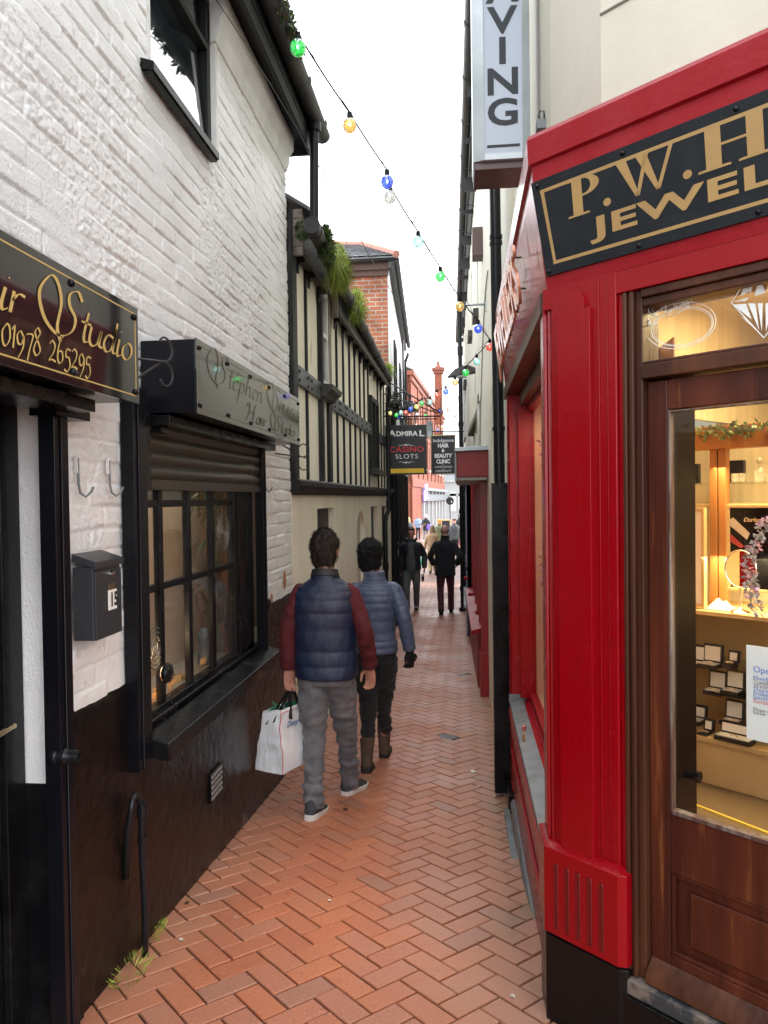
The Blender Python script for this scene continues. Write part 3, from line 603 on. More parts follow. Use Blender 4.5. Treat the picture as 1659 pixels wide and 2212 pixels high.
# ================================================================ fascia signs of the hair studio
def signbox(y0, y1, z0, z1, lab, lit):
    t = thing('shop_sign', (-1.28, (y0+y1)/2, z0), lab, 'sign', 'black hair studio sign boxes on the white wall')
    mb = MB(); mb.box(-1.276, -1.052, y0+.004, y1-.004, z0+.006, z1-.004); mb.build('box', m_navy, t, bevel=.003)
    mb = MB(); mb.box(-1.052, -1.043, y0, y1, z0, z1); f = mb.build('face', m_signg, t, bevel=.0015)
    mb = MB(); g = .022; w = .004
    for a in ((y0+g, y1-g, z0+g, z0+g+w), (y0+g, y1-g, z1-g-w, z1-g), (y0+g, y0+g+w, z0+g+w, z1-g-w), (y1-g-w, y1-g, z0+g+w, z1-g-w)): mb.box(-1.043, -1.042, *a)
    mb.build('border', m_gold if lit else m_goldf, f)
    mb = MB(); n = int((y1-y0)/.45)+1
    for i in range(n+1):
        for z in ((z0+.012, z1-.012) if 0 < i < n or True else ()):
            y = y0+.03+(y1-y0-.06)*i/n; mb.lathe([(.012, 0), (.011, .005), (.006, .010), (.001, .011)], (-1.043, y, z+(.03 if z < z0+.1 else -.03)), 12, 'X')
    mb.build('screw_cap', m_black, t, smooth=True) if False else None
    for i in range(n+1):
        for z in (z0+.035, z1-.035):
            m_ = MB(); m_.lathe([(.011, 0), (.010, .005), (.006, .009), (.001, .010)], (-1.043, y0+.03+(y1-y0-.06)*i/n, z), 12, 'X'); m_.build('screw_cap', m_black, f, smooth=True)
    return t, f
s1, f1 = signbox(.35, 2.322, 1.815, 2.125, 'black glossy Hair Studio sign box with gold phone number, above the doorway', True)
a = atX(18, 662, -1.042); b = atX(276, 752, -1.042); W_ = b.y-a.y
sc_ = W_/2.86
script('Hair Studio', (-1.042, b.y-.056-sc_*3.95, a.z-.012), (0, 1, 0), (0, 0, 1), sc_*.62, m_gold, 'lettering', f1, w=.06, adv=.98, xs=1.52)
a = atX(-60, 700, -1.042); b = atX(207, 808, -1.042)
script('01978 265295', (-1.042, b.y-.44, 1.862), (0, 1, 0), (0, 0, 1), .40/4.05, m_gold, 'phone_number', f1, w=.06, slant=.1)
mb = MB(); mb.box(-1.27, -1.12, .4, 2.18, 1.775, 1.813); mb.box(-1.29, -1.2, 2.1, 2.3, 1.76, 1.79); mb.build('shutter_box', m_black, s1, bevel=.003)
s2, f2 = signbox(2.855, 4.71, 1.845, 2.145, 'black glossy hair studio sign box with faded gold script, above the shuttered window', False)
script('Stephen Squires', (-1.042, 2.97, 2.005), (0, 1, 0), (0, 0, 1), .135, m_goldf, 'lettering', f2, w=.034, slant=.2, xs=2.05)
script('Hair Studio', (-1.042, 3.50, 1.885), (0, 1, 0), (0, 0, 1), .10, m_goldf, 'lettering', f2, w=.06, xs=2.3)
mb = MB(); mb.box(-1.275, -1.16, 2.86, 4.55, 1.80, 1.843); mb.box(-1.275, -1.20, 2.88, 2.95, 1.775, 1.80); mb.build('shutter_box', m_black, s2, bevel=.003)
def scroll(base, d, lab, up=1):   # curled wrought iron light bracket
    t = thing('scroll_bracket', base, lab, 'bracket', 'wrought iron scroll brackets by the hair studio signs'); b = Vector(base); d = Vector(d).normalized(); U = Vector((0, 0, up)); mb = MB()
    mb.tube([b, b+d*.20+U*.02], .0045, 8); mb.tube([b-U*.09, b+d*.18+U*.015], .0045, 8)
    e = b+d*.20+U*.02
    for s_ in (1, -1): mb.tube([e+d*(.055*math.sin(q)*(1-q/9))+U*s_*(.05-.05*math.cos(q)*(1-q/12)) for q in [i*.42 for i in range(11)]], .004, 8)
    mb.build('scroll', m_iron, t, smooth=True)
scroll((-1.10, 2.36, 1.975), (.25, 1, 0), 'curled black iron bracket between the two hair studio signs')
scroll((-1.22, 4.76, 1.80), (.6, .45, 0), 'curled black iron bracket at the far end of the second hair studio sign', -1)
# ================================================================ downpipe from the upper gutter to the lower one
def sleeve(mb, c, r, h=.05): mb.lathe([(r*.9, -h), (r, -h), (r, h), (r*.9, h)], c, 16)
dp = thing('downpipe', (-1.05, 5.62, 3.5), 'short black downpipe dropping from the upper mossy gutter to the lower one', 'drainpipe')
mb = MB(); mb.tube([(-1.055, 5.42, 4.27), (-1.055, 5.42, 4.20)], .05, 16); mb.tube([(-1.055, 5.42, 4.22), (-1.062, 5.42, 3.88), (-1.07, 5.44, 3.54)], .034, 16); mb.build('pipe', m_pvc, dp, smooth='auto')
# ================================================================ timber framed building
tb = thing('timber_framed_building', (-1.28, 9.5, gz(9.5)), 'black and cream half timbered building with overhanging upper floor', 'building')
TE = 13.2
lowh = [(6.45, 7.33, .2, 1.41), (8.9, 9.6, .3, 1.34), (10.3, 11.1, -.2, 1.38), (11.7, 12.6, -.5, 1.36)]
mb = wallpanel(LF, 5.46, TE, -.7, 1.55, 0, lowh); mb.box(-6, -1.48, 5.46, 5.6, -.7, 3.9); mb.box(-6, -1.5, TE-.2, TE, -.9, 4.2); mb.box(-6, -5.8, 5.5, TE, -.7, 3.8)
mb.build('lower_wall', m_cream2, tb)
mb = MB()
for h in lowh: mb.box(-1.36, -1.34, h[0], h[1], h[2], h[3])

m_dkp = mk('dark_boarding', (.03, .028, .028), .5, bump=.2)
for h in lowh: pass
islands(mb, 'boarded_opening', m_dkp, tb)
# rounded top of the niche
mb = MB(); n = 12; cy, w_ = 9.25, .35
mb.prism([(-1.279, cy-w_, 1.10), *[(-1.279, cy-w_*math.cos(math.pi*i/n), 1.10+.24*math.sin(math.pi*i/n)) for i in range(1, n)], (-1.279, cy+w_, 1.10), (-1.279, cy+w_, 1.345), (-1.279, cy-w_, 1.345)], (-.07, 0, 0)); mb.build('niche_arch', m_cream2, tb)
mb = MB(); mb.box(-1.352, -1.338, 8.88, 9.62, .28, 1.345); mb.build('niche_back', m_cream, tb)
uph = [(6.87, 7.02, 2.55, 3.42)]
mb = wallpanel(LF, 5.50, TE, 1.55, 3.72, -.015, [(6.72, 7.03, 2.52, 3.45), (10.35, 11.3, 1.9, 2.95)]); mb.build('upper_wall', m_cream2, tb)
studs = MB()
def stud(y0, y1, z0, z1, t=.005): studs.box(-1.30, -1.28+t, y0, y1, z0, z1)
stud(5.48, 5.63, 1.6, 3.70, .03); stud(6.09, 6.135, 1.66, 3.5); stud(6.64, 6.72, 1.66, 3.5, .03)
for y in (7.62, 8.05, 8.5, 8.92, 9.36, 9.78, 10.2): stud(y-.022, y+.022, 1.66, 3.4)
for y in (11.35, 11.8, 12.25, 12.7, 13.1): stud(y-.022, y+.022, 1.66, 3.4)
islands(studs, 'stud', m_timber, tb, bevel=.004)
mb = MB(); mb.box(-1.30, -1.262, 7.05, 7.20, 2.5, 3.45); mb.build('corner_post', m_wtimber, tb, bevel=.006); mb = MB(); mb.box(-1.30, -1.262, 7.05, 7.20, 1.66, 2.5); mb.build('corner_post', m_timber, tb, bevel=.006)
m_rail = mk('grey_black_rail', (.045, .047, .052), .45, bump=.25, col2=(.075, .078, .085), nscale=5)
mb = MB(); mb.box(-1.30, -1.262, 5.64, 6.70, 2.40, 2.55); mb.box(-1.30, -1.262, 7.23, 10.35, 2.38, 2.53); mb.box(-1.30, -1.262, 11.3, TE, 2.36, 2.51); rl = mb.build('rail', m_rail, tb, bevel=.005)
mb = MB()
for y in (5.72, 6.05, 6.2, 6.6, 7.35, 7.6, 7.7, 8.0, 8.12, 8.5, 8.9, 9.35, 9.8, 10.2):
    for z in (2.43, 2.50): mb.lathe([(.016, 0), (.014, .010), (.001, .014)], (-1.262, y, z-(.01 if y > 7 else 0)), 8, 'X')
islands(mb, 'bolt', m_iron, rl)
# sill beam with mouldings (bressummer)
mb = MB(); prof = [(.0, 1.53), (.05, 1.53), (.06, 1.555), (.075, 1.56), (.08, 1.585), (.095, 1.60), (.095, 1.635), (.06, 1.65), (.0, 1.66)]
mb.rings([[Vector((-1.30+.0+t, y, z)) for t, z in prof] for y in (5.47, 9, 13.3)]); mb.build('bressummer', m_timber, tb, smooth='auto')
# sash window with projecting sill
mb = MB(); xw = -1.285
for a in ((6.72, 6.76, 2.55, 3.45), (6.99, 7.03, 2.55, 3.45), (6.76, 6.99, 2.55, 2.60), (6.76, 6.99, 3.40, 3.45), (6.76, 6.99, 3.0, 3.045)): mb.box(xw-.02, xw+.022, *a)
sw = mb.build('sash_window', m_white2, tb, bevel=.003)
mb = MB(); mb.box(xw-.01, xw-.005, 6.76, 6.99, 2.6, 3.4); mb.build('pane', m_glassr, sw); mb = MB(); mb.box(xw-.20, xw-.18, 6.6, 7.1, 2.5, 3.5); mb.build('curtain', m_roomd, sw)
mb = MB(); mb.prism([(-1.30, 6.62, 2.55), (-1.30, 6.62, 2.42), (-1.22, 6.62, 2.42), (-1.20, 6.62, 2.46), (-1.16, 6.62, 2.49), (-1.15, 6.62, 2.53)], (0, .52, 0)); mb.build('sill', m_gut, sw, bevel=.004)
mb = MB(); xw = -1.285
for a in ((10.35, 10.42, 1.9, 2.95), (11.23, 11.3, 1.9, 2.95), (10.42, 11.23, 1.9, 1.96), (10.42, 11.23, 2.88, 2.95), (10.8, 10.85, 1.96, 2.88)): mb.box(xw-.03, xw+.03, *a)
w2 = mb.build('casement_window', m_timber, tb, bevel=.004); mb = MB(); mb.box(xw-.02, xw-.015, 10.4, 11.25, 1.95, 2.9); mb.build('pane', m_glass, w2); mb = MB(); mb.box(xw-.25, xw-.2, 10.2, 11.5, 1.8, 3.1); mb.build('curtain', m_roomd, w2)
mb = MB(); mb.box(-1.30, -1.16, 10.28, 11.37, 1.83, 1.90); mb.build('sill', m_gut, w2, bevel=.005)
# eaves: first the deeper box, then the long one
mb = MB()
mb.box(-1.285, -1.19, 5.56, 6.66, 3.40, 3.42); mb.box(-1.20, -1.175, 5.56, 6.68, 3.36, 3.66); mb.box(-1.175, -1.163, 5.56, 6.68, 3.36, 3.39)
mb.build('eaves_board', m_fascia, tb, bevel=.003)
mb = MB()
for i in range(5): mb.box(-1.283+.0008*i, -1.178+.003*(i % 2), 5.52+.003*(i % 2), 5.553, 3.335+.07*i, 3.335+.07*i+.067)
mb.build('end_board', m_wtimber, tb, bevel=.003)
mb = MB(); mb.box(-1.305, -1.284, 5.48, 5.56, 3.34, 3.74); mb.build('lead_flashing', m_timber, tb)
mb = MB()
mb.box(-1.285, -1.20, 7.24, 12.0, 3.34, 3.355); mb.hexa([(-1.21, 7.18, 3.30), (-1.185, 7.18, 3.30), (-1.155, 12.05, 3.27), (-1.18, 12.05, 3.27), (-1.21, 7.18, 3.52), (-1.185, 7.18, 3.52), (-1.155, 12.05, 3.44), (-1.18, 12.05, 3.44)]); mb.hexa([(-1.185, 7.18, 3.295), (-1.173, 7.18, 3.295), (-1.143, 12.05, 3.265), (-1.155, 12.05, 3.265), (-1.185, 7.18, 3.325), (-1.173, 7.18, 3.325), (-1.143, 12.05, 3.295), (-1.155, 12.05, 3.295)])
mb.build('eaves_board', m_fascia, tb, bevel=.003)
mb = MB(); mb.box(-1.295, -1.187, 7.15, 7.18, 3.26, 3.54); mb.build('end_board', m_wtimber, tb, bevel=.004)
br = MB()
def bracket(y, zt, out): br.prism([(-1.275, y, zt), (-1.275, y, zt-.13), (-1.262, y, zt-.13), (-1.255, y, zt-.075), (-1.235, y, zt-.05), (-1.22, y, zt-.06), (-1.28+out, y, zt-.03), (-1.28+out, y, zt)], (0, .05, 0))
for y in (5.72, 6.14, 6.6): bracket(y, 3.40, .10)
for i in range(10): bracket(7.4+i*.48, 3.34, .085)
islands(br, 'eaves_corbel', m_timber, tb, bevel=.003)
mb = MB(); mb.prism([(-1.12, 5.50, 3.66), (-1.12, 6.75, 3.66), (-3.6, 6.75, 5.25), (-3.6, 5.50, 5.25)], (0, 0, .03)); mb.prism([(-1.14, 6.75, 3.54), (-1.13, 12.1, 3.45), (-3.6, 12.1, 5.2), (-3.6, 6.75, 5.2)], (0, 0, .03)); mb.prism([(-3.6, 5.5, 5.2), (-3.6, 12.1, 5.2), (-6, 12.1, 3.7), (-6, 5.5, 3.7)], (0, 0, .03))
mb.build('roof', m_slate, tb)
mb = MB(); GP = [Vector((-1.075, 5.38, 3.50)), Vector((-1.10, 7.25, 3.475)), Vector((-1.125, 9.2, 3.44)), Vector((-1.155, 11.9, 3.40))]
gpt = lambda u_: GP[min(2, int(u_*3))].lerp(GP[min(2, int(u_*3))+1], u_*3-min(2, int(u_*3)))
mb.tube(GP, .054, 14)
for i in range(10): u_ = .02+i*.105; mb.tube([gpt(u_), gpt(u_+.010)], .061, 14)
mb.lathe([(.062, 0), (.062, .02), (.001, .02)], GP[0]+Vector((0, -.015, 0)), 14, 'Y'); mb.build('gutter', m_gut, tb, smooth='auto')
dq = thing('downpipe', (-1.2, 12, gz(12)), 'black downpipe with bends at the far end of the timbered building', 'drainpipe'); mb = MB(); mb.tube([(-1.155, 11.85, 3.38), (-1.155, 11.9, 3.15), (-1.19, 11.95, 3.0), (-1.19, 11.95, 1.3), (-1.235, 11.9, 1.2), (-1.235, 11.8, 1.1), (-1.235, 11.8, -.8)], .036, 12); mb.build('pipe', m_pvc, dq, smooth=True); mb = MB()
for z in (2.5, 1.4, .4): sleeve(mb, (-1.19 if z > 1.2 else -1.235, 11.95 if z > 1.2 else 11.8, z), .046)
islands(mb, 'collar', m_pvc, dq, smooth='auto')
# ---- plants in the gutters
def gplant(c, lab, mats, r, n, l, w, up, sc, droop=0, cat='plant'):
    t = thing('gutter_plant', c, lab, cat, 'plants growing in the gutters')
    for i, (m_, q) in enumerate(mats):
        mb = MB(); leafclump(mb, c, r, int(n*q), l, w, up, droop, sc); mb.build('foliage' if i == 0 else 'dry_stalks', m_, t)
for i, (x, y, s_) in enumerate(((580, 62, 'the highest of the four on the upper gutter'), (612, 118, 'second from the top on the upper gutter'), (628, 165, 'third down on the upper gutter, with dry stalks'), (645, 215, 'the lowest on the upper gutter, above the short downpipe'))):
    p = atX(x-4, y, -1.0); gplant((-1.0, p.y, 4.325 if i != 9 else p.z), 'dark mossy plant clump, '+s_, [(m_leafd, 1)]+([(m_dry, .25)] if i in (1, 2) else []), .055, 420, .045, .006, .4, (.55, 1.7, .9))
p = Vector((-1.045, 5.80, 3.51)); gplant(tuple(p), 'bushy dark green plant in the lower gutter below the short downpipe', [(m_leafd, 1), (m_leafy, .12)], .085, 1700, .055, .0045, .5, (.55, 1.6, 1.25), .2)
gplant((-1.17, 5.50, 3.52), 'small dark trailing plant beside the weathered end board', [(m_leafd, 1)], .05, 220, .03, .006, .1, (1, .6, 1.2), .5)
gplant((-1.045, 6.35, 3.52), 'large tuft of yellow-green grass hanging from the lower gutter', [(m_leafy, 1), (m_leafd, .1), (m_dry, .15)], .105, 2000, .13, .0030, .5, (.55, 1.9, 1.0), .8, 'grass')
gplant((-1.06, 7.65, 3.51), 'smaller tuft of yellow-green grass on the long gutter against the brick wall', [(m_leafy, 1)], .10, 1200, .13, .0032, .7, (.5, 2.2, 1.0), .6, 'grass')
gplant((-1.12, 11.5, 3.44), 'tiny grass tuft at the far end of the long gutter', [(m_leafy, 1)], .08, 300, .12, .005, .9, (.6, 1.5, 1.0), .2, 'grass')
# weeds and litter at the foot of the wall
def weed(x, y, lab, n, l, mat=m_leafy):
    p = on(x, y, (0, 0, gz(3)), (0, 0, 1)); 
    for _ in range(4): p = on(x, y, (0, 0, gz(p.y)), (0, 0, 1))
    t = MB(); leafclump(t, (p.x, p.y, gz(p.y)+.002), .06, n*2, l, .0018, 1.2, .1, (1.0, 1.6, .15)); tag(t.build('weed', mat), lab, 'weed', 'weeds along the foot of the left wall')
weed(318, 2022, 'grassy weed at the foot of the bent pipe', 90, .035); weed(278, 2105, 'grass tuft on the pavers in front of the bent pipe, nearest the camera', 60, .05); weed(492, 1797, 'tiny weed at the wall base behind the bent pipe', 50, .03)
# ================================================================ RIGHT: cream building, jeweller's shop on its corner
cb = thing('cream_rendered_building', (.6, 6, gz(6)), 'tall cream rendered building above and beyond the red jeweller shopfront', 'building')
CE = 5.95
rh = [(16.6, 17.5, 4.1, 5.2), (9.6, 10.0, 3.9, 4.6), (12.2, 12.7, 4.2, 5.2)]
mb = wallpanel(RF, 4.62, 21, -1.2, CE, 0, rh, th=.25)
def quad(p, d): mb.prism(p, d)
# upper walls above the shop: alley side, chamfer and door side
zc0 = 2.60
mb.prism([(.335, 2.78, zc0), (.335, 4.7, zc0), (.335, 4.7, CE), (.335, 2.78, CE)], (.25, 0, 0))
A_ = Vector((.335, 2.78, 0)); B_ = C0+DU*.17-DNN*.05
mb.prism([(A_.x, A_.y, zc0), (B_.x, B_.y, zc0), (B_.x, B_.y, CE), (A_.x, A_.y, CE)], (.2, .2, 0))
C_ = C0+DU*2.6-DNN*.05
mb.prism([(B_.x, B_.y, zc0), (C_.x, C_.y, zc0), (C_.x, C_.y, CE), (B_.x, B_.y, CE)], tuple(-DNN*.25))
mb.box(.3, 6, 20.7, 21, -1.2, CE); mb.box(5.8, 6, 1, 21, -1, CE)
mb.build('wall', m_cream, cb)
m_groove = mk('render_groove', (.25, .23, .19), .9)
mb = MB()
for z, k in ((2.98, 0), (3.72, .02)):
    pts = [B_+DU*(i*.06)+DNN*.002+Vector((0, 0, z+.006*noise.noise(Vector((i*.4, z, 0))))) for i in range(36)]
    mb.tube(pts, .0045, 5)
for y in [5.6, 6.9, 8.3, 9.9]:
    pass
islands(mb, 'render_joint', m_groove, cb)
# cracks in the alley render
mb = MB()
for (y, z, n) in ((5.1, 2.2, 30), (5.5, 1.0, 26), (6.4, 2.9, 24), (9.5, 3.3, 30)):
    p = Vector((RX(y)-.001, y, z)); pts = [p.copy()]
    for i in range(n): p = p+Vector((0, .035*random.uniform(.2, 1), -.05*random.uniform(.3, 1.2))); p.x = RX(p.y)-.001; pts.append(p.copy())
    mb.tube(pts, .0018, 4)
islands(mb, 'crack', m_groove, cb)
mb = MB(); mb.box(.25, 6, -1, 4, 5.95, 6.0); mb.prism([(.17, 2.6, 5.93), (-.09, 21.1, 5.93), (3, 21.1, 8), (3, 2.6, 8)], (0, 0, .05)); mb.build('roof', m_slate, cb)
mb = MB(); gutter(mb, (RX(3)-.14, 3, 5.93), (RX(21)-.14, 21.1, 5.90), .065)
for i in range(20): y = 3.4+i*.9; gutter(mb, (RX(y)-.14, y, 5.925), (RX(y)-.14, y+.07, 5.925), .073)
mb.prism([(RX(3)-.10, 3, 5.75), (RX(21)-.10, 21, 5.75), (RX(21)-.10, 21, 5.93), (RX(3)-.10, 3, 5.93)], (.03, 0, 0)); mb.build('gutter', m_gut, cb, smooth='auto')
mb = MB()
for i in range(30): y = 5+i*.55; mb.box(RX(y)-.16, RX(y)+.01, y, y+.02, 5.70-.25*random.random(), 5.72) if i % 2 else mb.tube([(RX(y)+.0, y, 5.55), (RX(y)-.20, y, 5.62)], .006, 5)
islands(mb, 'gutter_iron', m_iron, cb)
def rwindow(y0, y1, z0, z1, bars=2):
    mb = MB()
    for a in ((y0, y0+.06, z0, z1), (y1-.06, y1, z0, z1), (y0+.06, y1-.06, z0, z0+.06), (y0+.06, y1-.06, z1-.06, z1)): mb.fb(RF, a[0], a[1], -.09, -.03, a[2], a[3])
    for i in range(1, bars+1): y = y0+(y1-y0)*i/(bars+1); mb.fb(RF, y-.015, y+.015, -.075, -.045, z0+.06, z1-.06)
    for i in range(1, 4): z = z0+(z1-z0)*i/4; mb.fb(RF, y0+.06, y1-.06, -.07, -.05, z-.012, z+.012)
    w = mb.build('window', m_white2, cb); mb = MB(); mb.fb(RF, y0, y1, -.10, -.095, z0, z1); mb.build('pane', m_glassr, w); mb = MB(); mb.fb(RF, y0, y1, -.22, -.2, z0, z1); mb.build('curtain', m_roomd, w)
    mb = MB(); mb.fb(RF, y0-.05, y1+.05, .0, .07, z0-.10, z0); mb.build('sill', m_gut, w)
for h in rh: rwindow(*h)
# projecting white sash on the far part (seen edge on)
mb = MB(); mb.fb(RF, 17.6, 19.4, .0, .03, 2.9, 4.6)
for i in range(4): mb.fb(RF, 17.6+i*.58, 17.66+i*.58, .03, .05, 2.9, 4.6)
for i in range(5): mb.fb(RF, 17.6, 19.4, .032, .048, 2.9+i*.41, 2.95+i*.41)
mb.build('window', m_white2, cb)
# mossy coping of the lean-to
mb = MB(); a, b = atY(1041, 866, 9.2), atY(1013, 936, 12.2); mb.hexa([a+Vector((-.02, 0, -.05)), a+Vector((.10, 0, -.05)), b+Vector((.10, 0, -.05)), b+Vector((-.02, 0, -.05)), a+Vector((-.02, 0, .03)), a+Vector((.10, 0, .03)), b+Vector((.10, 0, .03)), b+Vector((-.02, 0, .03))]); mb.build('coping', mk('mossy_stone', (.12, .11, .07), .9, col2=(.2, .18, .13), nscale=20, bump=.6), cb)
# conduits
mb = MB(); mb.tube([(RX(9.3)-.02, 9.3, 2.65), (RX(9.3)-.02, 9.3, 1.95)], .018, 8); mb.tube([(RX(9.3)-.03, 9.15, 2.75), (RX(9.3)-.03, 9.5, 2.62), (RX(9.3)-.05, 9.55, 2.3)], .012, 8); cab = [(RX(7+.2*i)-.012, 7+.2*i, 3.6-.011*i*i) for i in range(12)]; mb.tube(cab, .007, 6); islands(mb, 'conduit', mk('grey_conduit', (.38, .37, .33), .6), cb, smooth=True)
# black downpipe by the shop
dp = thing('downpipe', (.235, 4.8, gz(4.8)), 'tall black downpipe on the cream wall beside the red shop, boxed in at the bottom', 'drainpipe')
mb = MB(); mb.tube([(.215, 4.8, 5.85), (.225, 4.8, 3.5), (.237, 4.8, 1.5)], .035, 18); mb.build('pipe', m_pvc, dp, smooth='auto')
mb = MB()
for z in (3.78, 3.74, 3.15, 3.11, 1.93): sleeve(mb, (.227+(3.5-z)*.005, 4.8, z), .041, .012)
islands(mb, 'collar', m_pvc, dp, smooth='auto')
mb = MB(); mb.box(.185, .295, 4.75, 4.87, -.40, 1.585); mb.build('casing', m_black, dp, bevel=.003)
mb = MB(); mb.tube([(.25, 4.8, 3.70), (.33, 4.8, 3.70)], .012, 8); mb.box(.28, .33, 4.77, 4.83, 3.60, 3.68); mb.build('pipe_bracket', m_iron, dp)
# ---- the jeweller's shop
js = thing('jeweller_shop', (.6, 2.9, 0), 'red and mahogany corner jeweller shopfront with glazed door', 'shop')
FE = 4.58
mb = MB()  # pilaster shaft between alley and door
mb.fb(DF, .012, .245, -.10, .0, .33, 2.18); mb.fb(DF, .245, .262, -.10, -.012, .33, 2.18)
pil = mb.build('pilaster', m_red, js, bevel=.004)
mb = MB(); n = 14; s0, s1_, zt = .045, .165, 2.075
ring = [(s0, .37), (s1_, .37), (s1_, zt), (s1_-.018, zt), (s1_-.018, zt+.01)]+[((s0+s1_)/2+(.042)*math.cos(math.pi*i/n), zt+.01+.052*math.sin(math.pi*i/n)) for i in range(n+1)]+[(s0+.018, zt+.01), (s0+.018, zt), (s0, zt)]
mb.prism([DF(a, 0, b) for a, b in ring], tuple(DNN*.017)); mb.fb(DF, .185, .19, 0, .004, .36, 2.16); mb.fb(DF, .215, .218, 0, .003, .36, 2.16); mb.build('raised_panel', m_red, pil, bevel=.003)
# alley-side face of the corner pilaster
mb = MB(); mb.box(.28, .40, 2.462, 2.60, .33, 2.18); mb.prism([(.28, 2.47, .37), (.28, 2.56, .37), (.28, 2.56, 2.08), (.28, 2.555, 2.10), (.28, 2.54, 2.125), (.28, 2.515, 2.135), (.28, 2.49, 2.125), (.28, 2.475, 2.10), (.28, 2.47, 2.08)], (-.012, 0, 0)); mb.build('side_pilaster', m_red, js, bevel=.003)
# fluted block
mb = MB()
P0 = [(-.012, .052), (.262, .052)]
def block(z0, z1, g, mat, name, ch=.012):
    m_ = MB(); a = DF(-.01, g, 0); b = DF(.255, g, 0); c = DF(.277, g-.016, 0); d = DF(.277, -.06, 0); e = Vector((.34, 2.64, 0)); f = Vector((.28-g*.9, 2.60, 0)); h = Vector((.28-g*.9, 2.47, 0))
    ring = [a, b, c, d, e, f, h]; ctr = DF(.12, -.05, 0)
    rs = [[p+Vector((0, 0, z0)) for p in ring], [p+Vector((0, 0, z1-ch)) for p in ring], [p+(ctr-p).normalized()*ch*2.4+Vector((0, 0, z1)) for p in ring]]
    m_.rings(rs); return m_.build(name, mat, js, bevel=.002)
fb_ = block(.082, .375, .032, m_red, 'fluted_block', .016)
m_flute_shade = mk('flute_shade_red', (.12, .001, .003), .4)
for i in range(5):
    s_ = .035+i*.041; m_ = MB(); ring = [(s_-.007, .105), (s_+.007, .105), (s_+.007, .310)]+[(s_+.007*math.cos(math.pi*k/6), .310+.007*math.sin(math.pi*k/6)) for k in range(1, 7)]
    m_.rings([[DF(s_+(a-s_)*1.25, .0325, b) for a, b in ring], [DF(s_+(a-s_)*1.0, .034, b) for a, b in ring], [DF(s_+(a-s_)*.5, .0328, b) for a, b in ring]]); m_.build('flute', m_flute_shade, fb_, smooth='auto')
block(-.35, .080, .026, m_plinth, 'stone_base', .01)
# canted fascia, door side and alley side
def miter(t, z): return Vector((.28-t, 2.45-.445*t, z))
mF = MB(); sec = [(-.015, 2.165), (.0, 2.165), (.006, 2.20), (.046, 2.505), (.047, 2.55), (.060, 2.555), (.064, 2.632), (.058, 2.646), (.0, 2.664), (-.06, 2.665)]
def dpt(s, t, z): return C0+DU*s+DNN*t+Vector((0, 0, z))
mF.rings([[miter(t, z) for t, z in sec], [dpt(1.9, t, z) for t, z in sec]]); mF.build('door_fascia', m_redw, js)
mF = MB(); mF.rings([[Vector((.28-t, FE+.12, z)) for t, z in sec], [miter(t, z) for t, z in sec]])
m_redwet = mk('wet_red_gloss', (.30, .012, .016), .24, bump=.35, bscale=16, bstretch=(1, 1, .2), spec=.5)
mF.build('side_fascia', m_redwet, js)
mb = MB(); mb.box(.262, .40, 2.50, FE+.1, 2.10, 2.17); mb.box(.34, .39, 2.55, FE, 2.03, 2.10); mb.build('window_head', m_dwood, js, bevel=.003)
mb = MB(); mb.fb(DF, -.02, 1.9, -.10, -.001, 2.10, 2.168); mb.build('door_head', m_red, js, bevel=.002)
# letters of the side fascia, standing off on pins
sgs = thing('fascia_letters', (.22, 3.5, 2.25), 'row of raised copper coloured letters on the alley side of the red fascia', 'sign')
up_ = Vector((-.040, 0, .305)).normalized()
L0 = Vector((.255, 4.42, 2.245)); L0.x -= .030
text('JEWELLERS', L0, (0, -1, 0), up_, .30, m_copper, 'letter_row', sgs, width=1.62, bold=.005, ext=.006)
mb = MB()
for i in range(9):
    for z in (.03, .15): p = L0+Vector((0, -.10-i*.178, 0))+up_*(.02+z); mb.tube([p, p+Vector((.032, 0, 0))], .004, 6)
islands(mb, 'pin', m_iron, sgs)
# sign board over the door
sb = thing('shop_sign', tuple(miter(.05, 2.3)+DU*.3), 'black board with gold P.W.H JEWELLERS lettering over the mahogany door', 'sign')
e0 = miter(.004, 2.20); fu = (miter(.046, 2.505)-miter(.006, 2.20)); 
fup = (DNN*.040+Vector((0, 0, .305))).normalized(); fn = DU.cross(fup); fn = fn if fn.dot(DNN) > 0 else -fn
O_ = C0+DNN*.006+Vector((0, 0, 2.20))+fn*.002
def FB(s, u, k=0): return O_+DU*s+fup*u+fn*k
def fbox(mb, s0, s1, u0_, u1, k0, k1): mb.hexa([FB(s0, u0_, k0), FB(s1, u0_, k0), FB(s1, u0_, k1), FB(s0, u0_, k1), FB(s0, u1, k0), FB(s1, u1, k0), FB(s1, u1, k1), FB(s0, u1, k1)])
mb = MB(); pts = [(.006, .004), (1.75, .004), (1.75, .302), (-.022, .302)]; mb.prism([FB(a, b, 0) for a, b in pts], tuple(fn*.006)); bd = mb.build('board', m_signboard, sb, bevel=.001)
mb = MB(); k0, k1 = .006, .0068; w = .010; i0, i1 = .038, 1.72
mb.prism([FB(i0, .035, k0), FB(i1, .035, k0), FB(i1, .035+w, k0), FB(i0, .035+w, k0)], tuple(fn*.0008)); mb.prism([FB(i0-.028, .270, k0), FB(i1, .270, k0), FB(i1, .270-w, k0), FB(i0-.028, .270-w, k0)], tuple(fn*.0008))
mb.prism([FB(i0, .035+w, k0), FB(i0+w, .035+w, k0), FB(i0+w-.024, .26, k0), FB(i0-.026, .26, k0)], tuple(fn*.0008)); mb.build('gold_border', m_goldv, sb)
